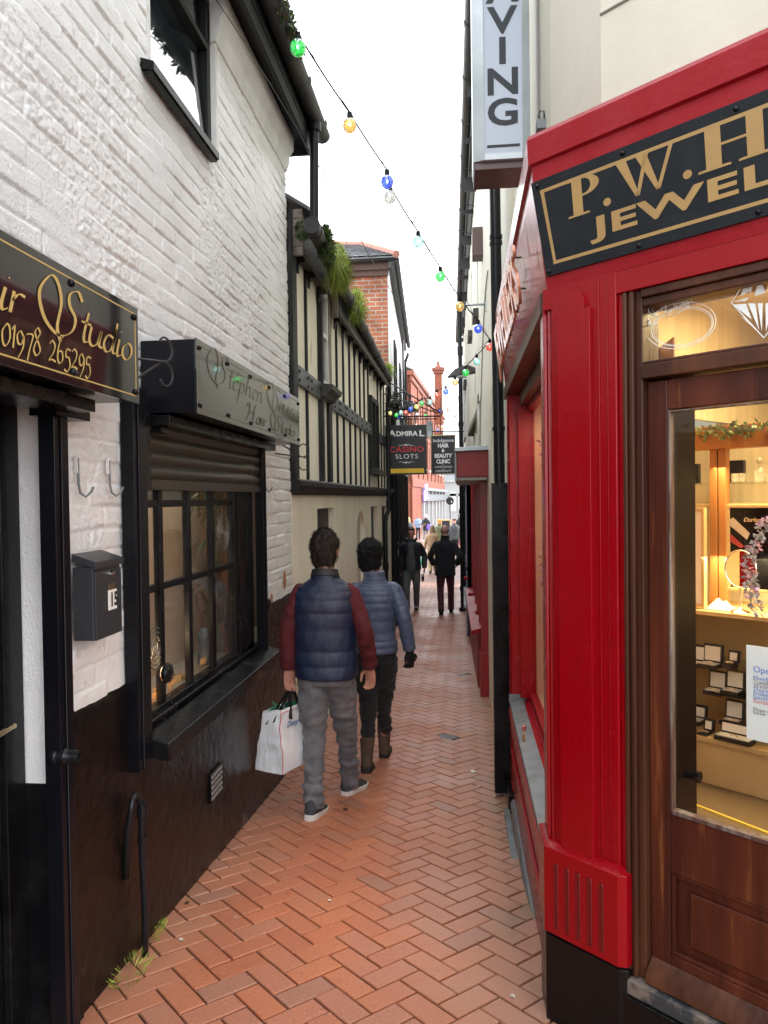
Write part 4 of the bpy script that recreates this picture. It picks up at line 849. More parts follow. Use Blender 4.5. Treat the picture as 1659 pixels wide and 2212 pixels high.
# bold roman letters drawn as outlines
def glyph(polys, ox, oy, h, wd=1.0):
    m_ = MB()
    for P_ in polys: m_.prism([FB(ox+a*h*wd, oy+b*h, .006) for a, b in P_], tuple(fn*.0009))
    return m_
def serif(x0, x1, y, up): return [(x0, y), (x1, y), (x1, y+.045*up), (x1-.06, y+.055*up), (x0+.06, y+.055*up), (x0, y+.045*up)][::1 if up > 0 else -1]
arcO = [(.34+.32*math.sin(t), .745+.255*math.cos(t)) for t in [math.pi*i/12 for i in range(13)]]; arcI = [(.34+.15*math.sin(t), .745+.20*math.cos(t)) for t in [math.pi*i/12 for i in range(13)]]
bowl = [[arcO[i], arcO[i+1], arcI[i+1], arcI[i]] for i in range(12)]
PG = [serif(0, .44, 0, 1), [(.11, .05), (.31, .05), (.31, .95), (.11, .95)], [(0, .945), (.34, .945), (.34, 1), (0, 1)], [(.31, .49), (.34, .49), (.34, .545), (.31, .545)]]+bowl
WG = [[(.05, .95), (.25, .95), (.47, .0), (.40, .0)], [(.40, 0), (.47, .0), (.68, .95), (.60, .95)], [(.44, .95), (.64, .95), (.86, 0), (.79, 0)], [(.79, 0), (.86, 0), (1.13, .95), (1.06, .95)], [(-.04, .95), (.36, .95), (.36, 1), (-.04, 1)], [(.38, .952), (.76, .952), (.76, 1.002), (.38, 1.002)], [(.96, .95), (1.24, .95), (1.24, 1), (.96, 1)]]
HG = [serif(0, .44, 0, 1), [(.11, .05), (.32, .05), (.32, .95), (.11, .95)], [(0, .945), (.44, .945), (.44, 1), (0, 1)], serif(.54, .98, 0, 1), [(.65, .05), (.86, .05), (.86, .95), (.65, .95)], [(.54, .945), (.98, .945), (.98, 1), (.54, 1)], [(.32, .48), (.65, .48), (.65, .535), (.32, .535)]]
glyph(PG, .106, .155, .110, 1.55).build('letter_p', m_goldv, bd); glyph(WG, .268, .155, .111, 1.44).build('letter_w', m_goldv, bd); glyph(HG, .514, .156, .114, 1.72).build('letter_h', m_goldv, bd)
for s_ in (.240, .484): m_ = MB(); m_.prism([FB(s_+.0125*math.cos(t), .167+.0115*math.sin(t), .006) for t in [math.pi*i/8 for i in range(16)]], tuple(fn*.0009)); m_.build('full_stop', m_goldv, bd)
text('JEWELLERS', FB(.192, .080, .007), DU, fup, .078, m_goldv, 'lettering', bd, width=.92, bold=.0022, ext=.0006, sp=1.08)
for s_, u_ in ((.002, .285), (.018, .018), (.30, .285), (.33, .018), (.62, .285), (.66, .018)):
    m_ = MB(); c = FB(s_, u_, .006); rr = []
    for r_, k in ((.008, 0), (.007, .004), (.001, .006)): rr.append([c+DU*r_*math.cos(t)+fup*r_*math.sin(t)+fn*k for t in [math.pi*i/5 for i in range(10)]])
    m_.rings(rr); m_.build('screw_cap', m_black, bd, smooth=True)
# ---- doorway: frame, transom, door
mb = MB()
for (a, b, t0, t1) in ((.262, .275, -.12, -.004), (.275, .283, -.12, -.012), (.283, .296, -.12, -.006), (.296, .318, -.12, -.02)): mb.fb(DF, a, b, t0, t1, .05, 2.10)
mb.fb(DF, 1.22, 1.28, -.12, -.006, .05, 2.10)
mb.fb(DF, .318, 1.22, -.12, -.010, 2.075, 2.10); mb.fb(DF, .318, 1.22, -.12, -.022, 2.05, 2.075); mb.fb(DF, .318, 1.22, -.12, -.012, 1.838, 1.880); mb.fb(DF, .318, 1.22, -.10, -.02, 1.88, 1.89)
dfm = mb.build('door_frame', m_dwood, js, bevel=.004)
mb = MB(); mb.fb(DF, .318, 1.22, -.062, -.058, 1.885, 2.055); tg = mb.build('transom_pane', m_glassc, dfm)
def etchline(pts, r=.0013, t=-.0565): return [DF(*[q if i == 0 else q for i, q in enumerate((dpx(x, y, t)[0], t, dpx(x, y, t)[1]))]) for x, y in pts]
def ell(cx, cy, rx, ry, rot, n=40, a0=0, a1=2*math.pi): return [(cx+rx*math.cos(t)*math.cos(rot)-ry*math.sin(t)*math.sin(rot), cy+rx*math.cos(t)*math.sin(rot)+ry*math.sin(t)*math.cos(rot)) for t in [a0+(a1-a0)*i/n for i in range(n+1)]]
mb = MB()
for cx, cy, a_, b_, w_ in ((1471, 703, 77, 49, .0011), (1474, 705, 68, 41, .0011), (1475, 706, 64, 38, .0006)): mb.tube(etchline(ell(cx, cy, a_, b_, -.22)), w_, 5, cap=False)
mb.tube(etchline(ell(1420, 667, 19, 17, -.3)), .0014, 5); mb.tube(etchline(ell(1420, 667, 11, 9, -.3)), .0007, 5)
for cx, cy, r_ in ((1465, 658, 9), (1482, 655, 6), (1400, 697, 5)): mb.tube(etchline(ell(cx, cy, r_, r_, 0, 16)), .0012, 5); mb.tube(etchline(ell(cx, cy, r_*.5, r_*.5, 0, 10)), .0008, 4)
for a, b in (((1440, 685), (1450, 670)), ((1440, 672), (1495, 651)), ((1448, 684), (1492, 662)), ((1397, 705), (1420, 697))): mb.tube(etchline([a, ((a[0]+b[0])/2, (a[1]+b[1])/2), b]), .0018, 5)
mb.build('etched_ring', m_etch, tg, smooth=True)
mb = MB(); D_ = [(1580, 654), (1607, 612), (1655, 596), (1704, 612), (1722, 640), (1650, 730)]
def pg(*q): mb.prism(etchline(q, t=-.0565), tuple(DNN*.0006))
for i in range(6): a, b = D_[i], D_[(i+1) % 6]; mb.tube(etchline([a, ((a[0]+b[0])/2, (a[1]+b[1])/2), b]), .0015, 4)
pg((1584, 652), (1612, 650), (1618, 642)); pg((1608, 617), (1600, 640), (1622, 628)); pg((1612, 611), (1622, 636), (1628, 606)); pg((1640, 600), (1630, 640), (1655, 632)); pg((1660, 598), (1658, 630), (1684, 610))
pg((1584, 658), (1612, 656), (1624, 690)); pg((1616, 655), (1632, 655), (1640, 712)); pg((1637, 655), (1648, 655), (1646, 716)); pg((1654, 655), (1672, 654), (1655, 716)); pg((1600, 682), (1625, 700), (1645, 724)); pg((1680, 652), (1700, 648), (1660, 716))
mb.build('etched_diamond', m_etch, tg)
# the door leaf
S0, S1 = .320, 1.215; GS, GZ0, GZ1 = .389, .577, 1.737
mb = MB(); mb.fb(DF, S0, GS-.008, -.085, -.045, .06, 1.832); mb.fb(DF, 1.11, S1, -.085, -.045, .06, 1.832); mb.fb(DF, GS-.008, 1.11, -.085, -.046, GZ1+.008, 1.832); mb.fb(DF, GS-.008, 1.11, -.085, -.046, .39, GZ0-.012); mb.fb(DF, GS-.008, 1.11, -.085, -.046, .06, .145); mb.fb(DF, GS-.008, 1.11, -.085, -.066, .145, .39)
dl = mb.build('door', m_mahog, js, bevel=.003)
mb = MB(); mb.prism([DF(GS+.045, -.066, .185), DF(1.07, -.066, .185), DF(1.07, -.066, .345), DF(GS+.045, -.066, .345)], tuple(DNN*.012)); mb.build('raised_panel', m_mahog, dl, bevel=.006)
mb = MB()
for t0, t1, w_ in ((-.066, -.050, .012), ): 
    mb.fb(DF, GS-.008, 1.11, t0, t1, .145, .157); mb.fb(DF, GS-.008, 1.11, t0, t1, .378, .39); mb.fb(DF, GS-.008, GS+.004, t0, t1, .157, .378)
mb.build('panel_moulding', m_mahog, dl, bevel=.003)
m_bead = mk('worn_bead', (.07, .035, .028), .5, col2=(.19, .16, .145), nscale=26, stretch=(1, 1, .12), nlo=.45, nhi=.65)
mb = MB(); mb.fb(DF, GS-.005, GS, -.07, -.0445, GZ0-.01, GZ1+.006); mb.fb(DF, GS, 1.11, -.07, -.042, GZ0-.012, GZ0); mb.fb(DF, GS, 1.11, -.07, -.0445, GZ1, GZ1+.004); mb.fb(DF, GS-.008, GS-.0055, -.07, -.047, GZ0-.012, GZ1+.008); mb.build('glazing_bead', m_bead, dl, bevel=.002)
mb = MB(); mb.fb(DF, GS, 1.11, -.066, -.062, GZ0, GZ1); mb.build('pane', m_glassc, dl)
mb = MB(); mb.prism([DF(S0+.002, -.045, .118), DF(S0+.002, -.01, .085), DF(S0+.002, .0, .055), DF(S0+.002, -.045, .055)], tuple(DU*.87)); mb.build('weatherboard', m_bead if False else m_dwood, dl, bevel=.003)
mb = MB(); mb.fb(DF, .262, 1.3, -.12, .012, .0, .048); mb.build('threshold', m_paint_worn, js, bevel=.006)
mb = MB(); mb.fb(DF, .26, 1.9, -.3, .02, -.3, -.001); mb.fb(DF, 1.28, 1.9, -.15, .0, .049, 2.1); mb.build('step', m_plinth, js, bevel=.006)
# ---- alley-side window
mb = MB(); mb.box(.28, .42, 4.47, 4.60, .27, 2.12); mb.box(.33, .425, 4.44, 4.47, .30, 2.10); mb.box(.272, .28, 4.495, 4.575, .30, 2.1); mb.box(.28, .40, 4.47, 4.66, -.28, .27); mb.build('far_pilaster', m_red, js, bevel=.004)
mb = MB(); mb.box(.385, .43, 2.60, 4.44, .285, .33); mb.box(.375, .42, 2.60, 4.44, .27, .285); mb.box(.385, .43, 2.60, 4.44, 2.0, 2.1); mb.box(.385, .43, 2.60, 2.63, .33, 2.0); mb.box(.30, .385, 2.60, 4.44, .22, .272); sf = mb.build('side_window', m_redw, js, bevel=.004)
mb = MB(); mb.box(.405, .409, 2.63, 4.44, .33, 2.0); mb.build('pane', glass('clear_side_glass', (.97, .96, .95), .35), sf)
mb = MB(); mb.prism([(.272, 2.6, .262), (.345, 2.6, .285), (.345, 2.6, .290), (.272, 2.6, .268)], (0, 1.87, 0)); mb.box(.268, .274, 2.6, 4.47, .235, .268); mb.box(.264, .36, 4.46, 4.475, .262, .315); mb.build('sill_flashing', m_zinc, sf)
mb = MB(); mb.box(.285, .40, 2.6, 4.47, -.30, .22); mb.box(.262, .285, 2.6, 4.47, .18, .235); mb.box(.27, .285, 2.6, 4.47, -.02, .0); mb.box(.272, .285, 2.60, 4.47, .10, .125); mb.build('stall_riser', m_red, js, bevel=.004)
mb = MB(); mb.box(.276, .40, 2.63, 4.70, -.75, -.30); mb.box(.255, .40, 4.46, 4.70, -.75, -.29); mb.build('base', m_plinth, js, bevel=.006)
mb = MB(); mb.prism([(.225, 2.30, -.55), (.225, 4.42, -.55), (.225, 4.42, -.36), (.225, 2.30, -.30)], (.035, 0, 0)); mb.prism([(.26, 2.3, -.30), (.26, 4.42, -.33), (.275, 4.42, -.30), (.275, 2.3, -.27)], (.012, 0, 0)); mb.build('kerb_board', m_zinc, js, bevel=.003)
pk = thing('padlock', (.25, 3.65, .12), 'small brass padlock hanging from the red stall riser hasp', 'padlock'); p = atX(1131, 1583, .252)
mb = MB(); mb.box(.246, .258, p.y-.016, p.y+.016, p.z-.036, p.z-.002); mb.build('body', m_brass, pk, bevel=.003); mb = MB(); mb.tube([(.252, p.y-.010, p.z-.004)]+[(.252, p.y-.010*math.cos(math.pi*i/8), p.z+.02+.010*math.sin(math.pi*i/8)) for i in range(9)]+[(.252, p.y+.010, p.z-.004)], .0028, 8); mb.build('shackle', m_chrome, pk, smooth=True)
mb = MB(); mb.box(.246, .262, p.y-.012, p.y+.014, p.z+.012, p.z+.03); mb.build('hasp', m_redw, pk, bevel=.002)
# display inside the side window
m_cloth = mk('peach_curtain', (.62, .42, .28), .8, col2=(.55, .36, .25), nscale=6, stretch=(1, 1, .2), emis=(.8, .5, .3), estr=.0)
m_mauve = mk('brown_paper_disc', (.36, .15, .11), .7, island=.3); m_mauve2 = mk('mauve_petals', (.45, .25, .34), .7, island=.4)
mb = MB(); mb.box(.74, .745, 2.7, 4.45, .3, 2.05); mb.box(.42, .745, 4.45, 4.47, .3, 2.05); wc = thing('window_display', (.6, 3.6, .33), 'peach coloured window display backing with hanging garlands, behind the alley-side pane', 'display'); mb.build('backing', m_cloth, wc)
mb = MB(); mb.box(.42, .76, 2.62, 4.45, .29, .325); mb.build('display_floor', m_cloth, wc)
gl = []
for k, (x, y) in enumerate(((.50, 4.32), (.55, 4.1), (.50, 3.85), (.56, 3.5), (.52, 3.2), (.58, 2.95))):
    g_ = MB(); g_.tube([(x, y, 2.0), (x, y+.005, .42)], .0015, 5); z = 1.95; q = MB()
    while z > .5:
        r_ = random.choice((.018, .026, .034)); q.prism([(x+.004*math.sin(a)+r_*.6*math.cos(a), y+r_*.8*math.cos(a), z+r_*math.sin(a)) for a in [math.pi*i/7 for i in range(14)]], (.002, -.002, 0)); z -= random.uniform(.05, .20)
    t = thing('paper_garland', (x, y, 1.9), ['string of brown paper discs hanging farthest up the alley in the side window', 'second hanging string of paper discs from the far end of the side window', 'third string of brown discs in the side window', 'fourth string of brown discs in the side window', 'fifth string of brown discs in the side window', 'string of discs nearest the shop corner in the side window'][k], 'garland', 'garlands hanging in the side window')
    g_.build('string', m_iron, t); islands(q, 'disc', m_mauve, t)
for (y, z, s_) in ((4.25, 1.1, 'mid height'), (4.2, 1.75, 'top')):
    m_ = MB(); leafclump(m_, (.48, y, z), .09, 160, .03, .012, 0, 0, (.6, 1, 1.5)); tag(m_.build('flower_cluster', m_mauve2), 'mauve dried flower cluster in the side window at '+s_, 'flowers', 'dried flowers in the side window')
# ================================================================ inside the shop door
m_lightwood = mk('light_beech', (.50, .34, .15), .5, col2=(.44, .29, .12), nscale=5, stretch=(1, 1, .15)); m_orwood = mk('orange_pine', (.42, .17, .045), .45, col2=(.30, .11, .03), nscale=7, stretch=(1, 1, .08))
m_backp = mk('pale_grain_panel', (.62, .52, .34), .7, col2=(.52, .43, .28), nscale=30, stretch=(1, 1, .05)); m_darkw = mk('dark_wood_jamb', (.008, .0035, .002), .6, bump=.1, spec=.1); m_ceil = mk('shop_ceiling', (.70, .62, .48), .8); m_carpet = mk('brown_carpet', (.15, .10, .045), .95, bump=.5, bscale=150)
sh = thing('shop_interior', tuple(DF(.8, -.8, 0)), 'warm lit room inside the jeweller door with ceiling, carpet and panelled walls', 'room')
mb = MB(); mb.fb(DF, -.05, 2.0, -1.9, -.125, 2.30, 2.34); mb.build('ceiling', m_ceil, sh)
zf = dpx(1560, 1702, -.72)[1]
mb = MB(); mb.fb(DF, .05, 2.0, -2.0, -.125, zf-.06, zf); mb.build('carpet', m_carpet, sh)
mb = MB(); mb.fb(DF, -.3, 2.0, -1.95, -1.9, .05, 2.34); mb.fb(DF, 1.95, 2.0, -1.9, -.12, .05, 2.34); mb.fb(DF, 1.30, 1.95, -.16, -.12, .05, 2.34); mb.fb(DF, .32, 1.3, -.16, -.125, 2.11, 2.34); mb.fb(DF, .03, .05, -1.9, -.45, 1.80, 2.3); mb.build('partition', m_backp, sh)
mb = MB(); mb.fb(DF, .355, .374, -.235, -.088, .09, 1.84); mb.fb(DF, .30, .355, -.16, -.125, .09, 1.84); mb.build('jamb', m_darkw, sh, bevel=.003)
q0, q1 = [on(x, y, (0, 0, zf), (0, 0, 1)) for x, y in ((1480, 1731), (1700, 1816))]; mb = MB(); mb.prism([q0, q1, q1+DNN*.008, q0+DNN*.008], (0, 0, .006)); mb.build('brass_strip', mk('brass_strip', (.85, .6, .08), .4), sh)
kp = dpx(1507, 1667, -.2); mb = MB(); c = DF(.374, -.16, kp[1]); mb.tube([c, c+DU*.03], .012, 12); mb.tube([c+DU*.03, c+DU*.045], .017, 12); mb.build('knob', m_black, sh, smooth='auto')
# ceiling light
m_lamp = mk('lit_diffuser', (1, .9, .6), .5, emis=(1, .74, .36), estr=5)
cl = thing('ceiling_light', tuple(DF(.75, -.9, 2.25)), 'bright yellow louvred ceiling light inside the jeweller shop', 'lamp'); mb = MB(); mb.fb(DF, .45, 1.35, -1.25, -.95, 2.262, 2.27); mb.build('diffuser', m_lamp, cl); mb = MB()
for i in range(14): mb.fb(DF, .45+i*.069, .455+i*.069, -1.25, -.95, 2.24, 2.262)
mb.fb(DF, .44, 1.36, -1.27, -1.25, 2.235, 2.30); mb.fb(DF, .44, 1.36, -.95, -.93, 2.235, 2.30); mb.build('louvre', m_brass, cl)
def area(loc, sx, sy, e, col, rot=(0, 0, 0)):
    l = bpy.data.lights.new('shop_lamp', 'AREA'); l.shape = 'RECTANGLE'; l.size = sx; l.size_y = sy; l.energy = e; l.color = col; o = bpy.data.objects.new('shop_lamp', l); COL.objects.link(o); o.location = loc; o.rotation_euler = rot; return o
rz = math.atan2(DU.y, DU.x)
area(DF(.8, -.75, 2.23), .9, .3, 8, (1, .78, .42), (0, 0, rz)); area((.56, 3.5, 1.98), .12, 1.6, 4, (1, .75, .5)); area(DF(.6, -.70, zc-.03) if False else DF(.6, -.80, 1.60), .9, .12, 2, (1, .76, .40), (0, 0, rz))
# cabinet
area(DF(.6, -.80, 1.26), .9, .10, 3.8, (1, .78, .42), (0, 0, rz))
TC = -.72
def ip(x, y, t=TC): s_, z = dpx(x, y, t); return s_, z
zc = ip(1580, 1326)[1]; zs1 = ip(1560, 1441, -.80)[1]; zb = ip(1570, 1603, -.70)[1]; zu = ip(1600, 1042, -.9)[1]; zh0, zh1 = ip(1560, 968, -.8)[1], ip(1560, 918, -.8)[1]
cbn = thing('display_cabinet', tuple(DF(.5, -.9, .1)), 'light wood jewellery display cabinet with orange pine posts, inside the door', 'cabinet')
mb = MB(); mb.fb(DF, -.18, 1.4, -1.06, TC, zc-.016, zc); mb.build('counter', m_lightwood, cbn, bevel=.002)
mb = MB(); mb.fb(DF, -.18, 1.4, -1.10, -1.06, .09, 1.75); mb.build('back_panel', m_backp, cbn)
mb = MB(); mb.fb(DF, -.18, 1.4, -1.055, -1.04, zb, zc-.02); mb.build('lower_back', m_lightwood, cbn)
mb = MB(); mb.fb(DF, -.18, 1.4, -1.05, -.70, zb-.018, zb); mb.fb(DF, -.18, 1.4, -.735, -.72, zf+.001, zb-.02); mb.build('base_panel', m_lightwood, cbn, bevel=.002)
for xx in ((1533, 1567), (1700, 1730)): mb = MB(); a, b = ip(xx[0], 1100, -.86)[0], ip(xx[1], 1100, -.86)[0]; mb.fb(DF, a, (a+b)/2-.002, -.90, -.86, zc, zh0); mb.fb(DF, (a+b)/2+.002, b, -.90, -.862, zc, zh0); mb.build('post', m_orwood, cbn, bevel=.002)
mb = MB(); mb.fb(DF, -.18, 1.4, -.90, -.82, zh0, zh1); mb.build('header', m_orwood, cbn, bevel=.003)
mb = MB(); mb.fb(DF, -.18, 1.4, -1.04, -.88, zu-.006, zu); mb.build('glass_shelf', glass('shelf_glass', (.85, .9, .86), 1), cbn)
mb = MB(); mb.fb(DF, .02, 1.4, -1.0, -.78, zs1-.006, zs1); mb.build('lower_glass_shelf', glass('shelf_glass_b', (.85, .9, .8), 1), cbn)
zm = ip(1590, 1087, -.9)[1]; mb = MB(); mb.fb(DF, .02, 1.4, -1.04, -.88, zm-.012, zm); mb.build('middle_shelf', m_lightwood, cbn)
zr2 = ip(1580, 1499, -.82)[1]; mb = MB(); mb.fb(DF, ip(1535, 1500, -.82)[0], 1.3, -.95, -.80, zr2-.008, zr2); mb.build('black_tray', m_black, cbn)
# jewellery boxes
m_satin = mk('white_satin', (.66, .62, .54), .45); m_bx = mk('black_leatherette', (.012, .012, .013), .4, bump=.2, bscale=200)
def jbox(x, y, t, w, h, lab, rot=0):
    s_, z = ip(x, y, t); t_ = thing('jewellery_box', tuple(DF(s_, t, z)), lab, 'jewellery box', 'open jewellery boxes on the shelves'); c = DF(s_, t, z); n_ = -DU*math.sin(rot)+DNN*math.cos(rot); u_ = DU*math.cos(rot)+DNN*math.sin(rot)
    def F(a, b, zz): return c+u_*a+n_*b+Vector((0, 0, zz))
    mb = MB(); mb.fb(F, -w/2, w/2, 0, .055, 0, .016); mb.build('tray', m_bx, t_, bevel=.002); mb = MB(); mb.fb(F, -w/2+.006, w/2-.006, .006, .048, .016, .019); mb.build('pad', m_bx if w < .05 else m_satin, t_)
    mb = MB(); mb.hexa([F(-w/2, -.016, .012), F(w/2, -.016, .012), F(w/2, 0, .016), F(-w/2, 0, .016), F(-w/2, -.022, h), F(w/2, -.022, h), F(w/2, -.006, h+.002), F(-w/2, -.006, h+.002)]); mb.build('lid', m_bx, t_, bevel=.002)
    mb = MB(); mb.hexa([F(-w/2+.007, -.0065, .024), F(w/2-.007, -.0065, .024), F(w/2-.007, .0015, .024), F(-w/2+.007, .0015, .024), F(-w/2+.007, -.018, h-.008), F(w/2-.007, -.018, h-.008), F(w/2-.007, -.0035, h-.006), F(-w/2+.007, -.0035, h-.006)]); mb.build('satin_lining', m_satin, t_)
    mb = MB(); mb.tube([F(.014*math.sin(k*.7), .03, .021+.003*math.cos(k*.7)) for k in range(10)], .0016, 6); mb.build('jewel', m_chrome, t_)
B = [(1507, 1437, -.83, .055, .06, 'black box with a pendant, leftmost on the upper glass shelf'), (1539, 1440, -.83, .065, .065, 'black open pendant box, second from the left on the upper glass shelf'), (1584, 1440, -.83, .036, .045, 'small ring box at the right end of the upper glass shelf'),
     (1550, 1497, -.86, .062, .065, 'white lined open box, left one of the pair on the black tray'), (1588, 1497, -.86, .062, .065, 'white lined open box, right one of the pair on the black tray'),
     (1530, 1588, -.76, .034, .045, 'small open pendant box at the front left of the base shelf'), (1586, 1562, -.86, .062, .066, 'open bangle box at the back of the base shelf'), (1510, 1560, -.86, .05, .05, 'black stand with a necklace at the left of the base shelf'), (1594, 1598, -.74, .115, .045, 'long white lined bracelet box at the front of the base shelf')]
for b in B: jbox(b[0], b[1], b[2], b[3]*1.12, b[4]*1.3, b[5])
# mirror
mr_ = thing('vanity_mirror', tuple(DF(*[ip(1600, 1312, -.76)[0], -.76, zc])), 'oval vanity mirror on a chrome foot, standing on the counter', 'mirror'); s_, z = ip(1599, 1229, -.76); rx, rz_ = .056, .068
mb = MB(); el = [DF(s_+rx*math.cos(a), -.76, z+rz_*math.sin(a)) for a in [2*math.pi*i/40 for i in range(41)]]; mb.tube(el, .003, 8, cap=False); mb.build('rim', m_chrome, mr_, smooth=True)
mb = MB(); mb.prism([DF(s_+rx*math.cos(a), -.762, z+rz_*math.sin(a)) for a in [2*math.pi*i/40 for i in range(40)]], tuple(DNN*.001)); mb.build('mirror_glass', mk('mirror_glass', (.72, .72, .55), .03, metal=1), mr_)
mb = MB(); c = DF(s_, -.76, zc); mb.lathe([(.034, 0), (.036, .004), (.030, .009), (.010, .014), (.004, .02), (.004, z-zc-rz_)], c, 24); mb.build('foot', m_chrome, mr_, smooth='auto')
# framed advert, wooden frame, cloth, decanter, boxes, ivy, flowers, hours notice
a = ip(1569, 1275, -.80); b = ip(1675, 1090, -.80); ad = thing('framed_poster', tuple(DF(a[0]+.1, -.8, a[1])), 'wood framed black poster with a bracelet picture and gold script, behind the oval mirror', 'poster')
mb = MB(); fw = .012
for q in ((a[0], b[0], b[1]-fw, b[1]), (a[0], b[0], a[1], a[1]+fw), (a[0], a[0]+fw, a[1]+fw, b[1]-fw), (b[0]-fw, b[0], a[1]+fw, b[1]-fw)): mb.fb(DF, q[0], q[1], -.815, -.80, q[2], q[3])
mb.build('frame', m_lightwood, ad, bevel=.002); mb = MB(); mb.fb(DF, a[0]+fw, b[0]-fw, -.815, -.808, a[1]+fw, b[1]-fw); mb.build('print', m_black, ad)
bl = lambda x, y: DF(ip(x, y, -.806)[0], -.806, ip(x, y, -.806)[1])
mb = MB(); mb.prism([bl(1576, 1122), bl(1584, 1118), bl(1620, 1152), bl(1614, 1166), bl(1578, 1136)], tuple(DNN*.001)); mb.build('bracelet_picture', mk('beige_print', (.5, .4, .3), .5), ad); mb = MB(); mb.prism([bl(1575, 1150), bl(1608, 1180), bl(1600, 1184), bl(1575, 1168)], tuple(DNN*.001)); mb.build('red_print', mk('red_print', (.3, .03, .03), .5), ad)
text('Darlena', bl(1606, 1127)+DNN*.001, DU, (0, 0, 1), .022, mk('gold_print', (.7, .5, .25), .5), 'lettering', ad, shear=.3)
a = ip(1490, 1310, -.76); b = ip(1522, 1097, -.76); wf = thing('wooden_frame', tuple(DF(a[0], -.76, a[1])), 'upright light wood display frame with cream insert, left of the cloth on the counter', 'frame'); mb = MB(); mb.fb(DF, a[0]-.06, b[0]-.012, -.775, -.768, a[1], b[1]); mb.build('insert', m_satin, wf); mb = MB(); mb.fb(DF, b[0]-.012, b[0], -.78, -.755, a[1], b[1]); mb.fb(DF, a[0]-.06, b[0]-.0125, -.78, -.755, b[1]-.012, b[1]); mb.fb(DF, a[0]-.06, b[0]-.0125, -.78, -.755, a[1], a[1]+.012); mb.build('border', m_lightwood, wf, bevel=.002)
a = ip(1555, 1300, -.80); mb = MB(); n = 14; k = len(mb.v); g = []
for i in range(n):
    for j in range(n): u_, v_ = i/(n-1), j/(n-1); h = .03*math.sin(math.pi*u_)*math.sin(math.pi*v_)*(1+.8*noise.noise(Vector((u_*4, v_*4, 0)))); mb.v.append(DF(a[0]-.045+.09*u_, -.86+.10*v_, zc+.003+h))
for i in range(n-1):
    for j in range(n-1): mb.f.append([i*n+j, (i+1)*n+j, (i+1)*n+j+1, i*n+j+1])
tag(mb.build('folded_cloth', m_satin, smooth=True), 'crumpled cream cloth on the counter left of the oval mirror', 'cloth')
m_dec = mk('cut_glass', (.8, .75, .6), .05, trans=.7, spec=.8)
s_, z = ip(1637, 1042, -.93); mb = MB(); mb.lathe([(.018, 0), (.022, .006), (.022, .04), (.012, .052), (.007, .058), (.007, .068), (.012, .074), (.013, .084), (.004, .094)], DF(s_, -.95, zu), 16); tag(mb.build('decanter', m_dec, smooth='auto'), 'cut glass decanter with a ball stopper on the glass shelf', 'decanter')
for i, xx in enumerate((1590, 1600)): s_ = ip(xx, 1042, -.93)[0]; mb = MB(); mb.lathe([(.010, 0), (.014, .003), (.015, .035), (.0135, .035), (.012, .005), (.001, .004)], DF(s_, -.92-.02*i, zu), 14); tag(mb.build('tumbler', m_dec, smooth='auto'), ['left', 'right'][i]+' cut glass tumbler in front of the black box on the glass shelf', 'tumbler', 'cut glass tumblers')
for (x0, x1, y0_, lab) in ((1567, 1605, 995, 'black satin lined case standing behind the tumblers'), (1496, 1507, 1002, 'black case on the glass shelf left of the orange post')):
    a = ip(x0, y0_, -.97); b = ip(x1, y0_, -.97); mb = MB(); mb.fb(DF, a[0], b[0], -1.0, -.975, zu+.001, a[1]); tag(mb.build('presentation_case', m_bx, bevel=.003), lab, 'case')
iv = mk('ivy_leaf', (.07, .12, .03), .5, col2=(.35, .38, .18), nscale=60, island=.4); mb = MB()
for i in range(24): leafclump(mb, DF(ip(1500+i*10, 928, -.80)[0], -.80, ip(1560, 930+8*math.sin(i*1.2), -.80)[1]), .012, 9, .022, .010, -.2)
tag(mb.build('ivy_garland', iv), 'trailing variegated ivy along the top of the display cabinet', 'garland')
mb = MB(); m2 = MB()
for i in range(12): u_ = i/11; c = DF(ip(1655-38*math.sin(u_*2.6), 1130+185*u_, -.11)[0]+.0, -.11, ip(1640, 1130+185*u_, -.11)[1]); leafclump(mb if i % 3 else m2, c, .014, 26, .014, .006, 0)
fg = thing('flower_garland', tuple(DF(.6, -.1, 1.2)), 'pale blue and pink flower garland hanging inside the door glass', 'garland'); mb.build('grey_flowers', mk('silver_petal', (.42, .38, .36), .5, island=.5), fg); m2.build('pink_flowers', mk('pink_petal', (.62, .36, .42), .5, island=.3), fg)
a = dpx(1613, 1595, -.072); b = dpx(1613, 1393, -.072)
nt = thing('opening_hours_notice', tuple(DF(a[0], -.072, a[1])), 'white paper notice of opening hours stuck inside the door glass', 'notice'); mb = MB(); mb.fb(DF, a[0], a[0]+.21, -.074, -.072, a[1], b[1]); pp_ = mb.build('paper', mk('paper', (.72, .76, .80), .6), nt)
m_bl = mk('blue_ink', (.12, .22, .6), .6); m_gr = mk('grey_ink', (.22, .22, .25), .6); m_rd = mk('red_ink', (.6, .2, .2), .6); L_ = b[1]-a[1]
def ln(tx, f, sz, m_, al=.018): text(tx, DF(a[0]+al, -.0712, a[1]+L_*f), DU, (0, 0, 1), sz, m_, 'printed_line', pp_, ext=.0003)
ln('Opening Hours', .725, .024, m_bl)
for i, d in enumerate(('Monday', 'Tuesday', 'Wednesday', 'Thursday', 'Friday', 'Saturday', 'Sunday')): ln(d, .645-i*.041, .016, m_rd if i == 6 else (m_gr if i in (1, 2) else m_bl))
ln('Please note,', .315, .013, m_gr); ln('Earlier closing', .28, .013, m_gr)
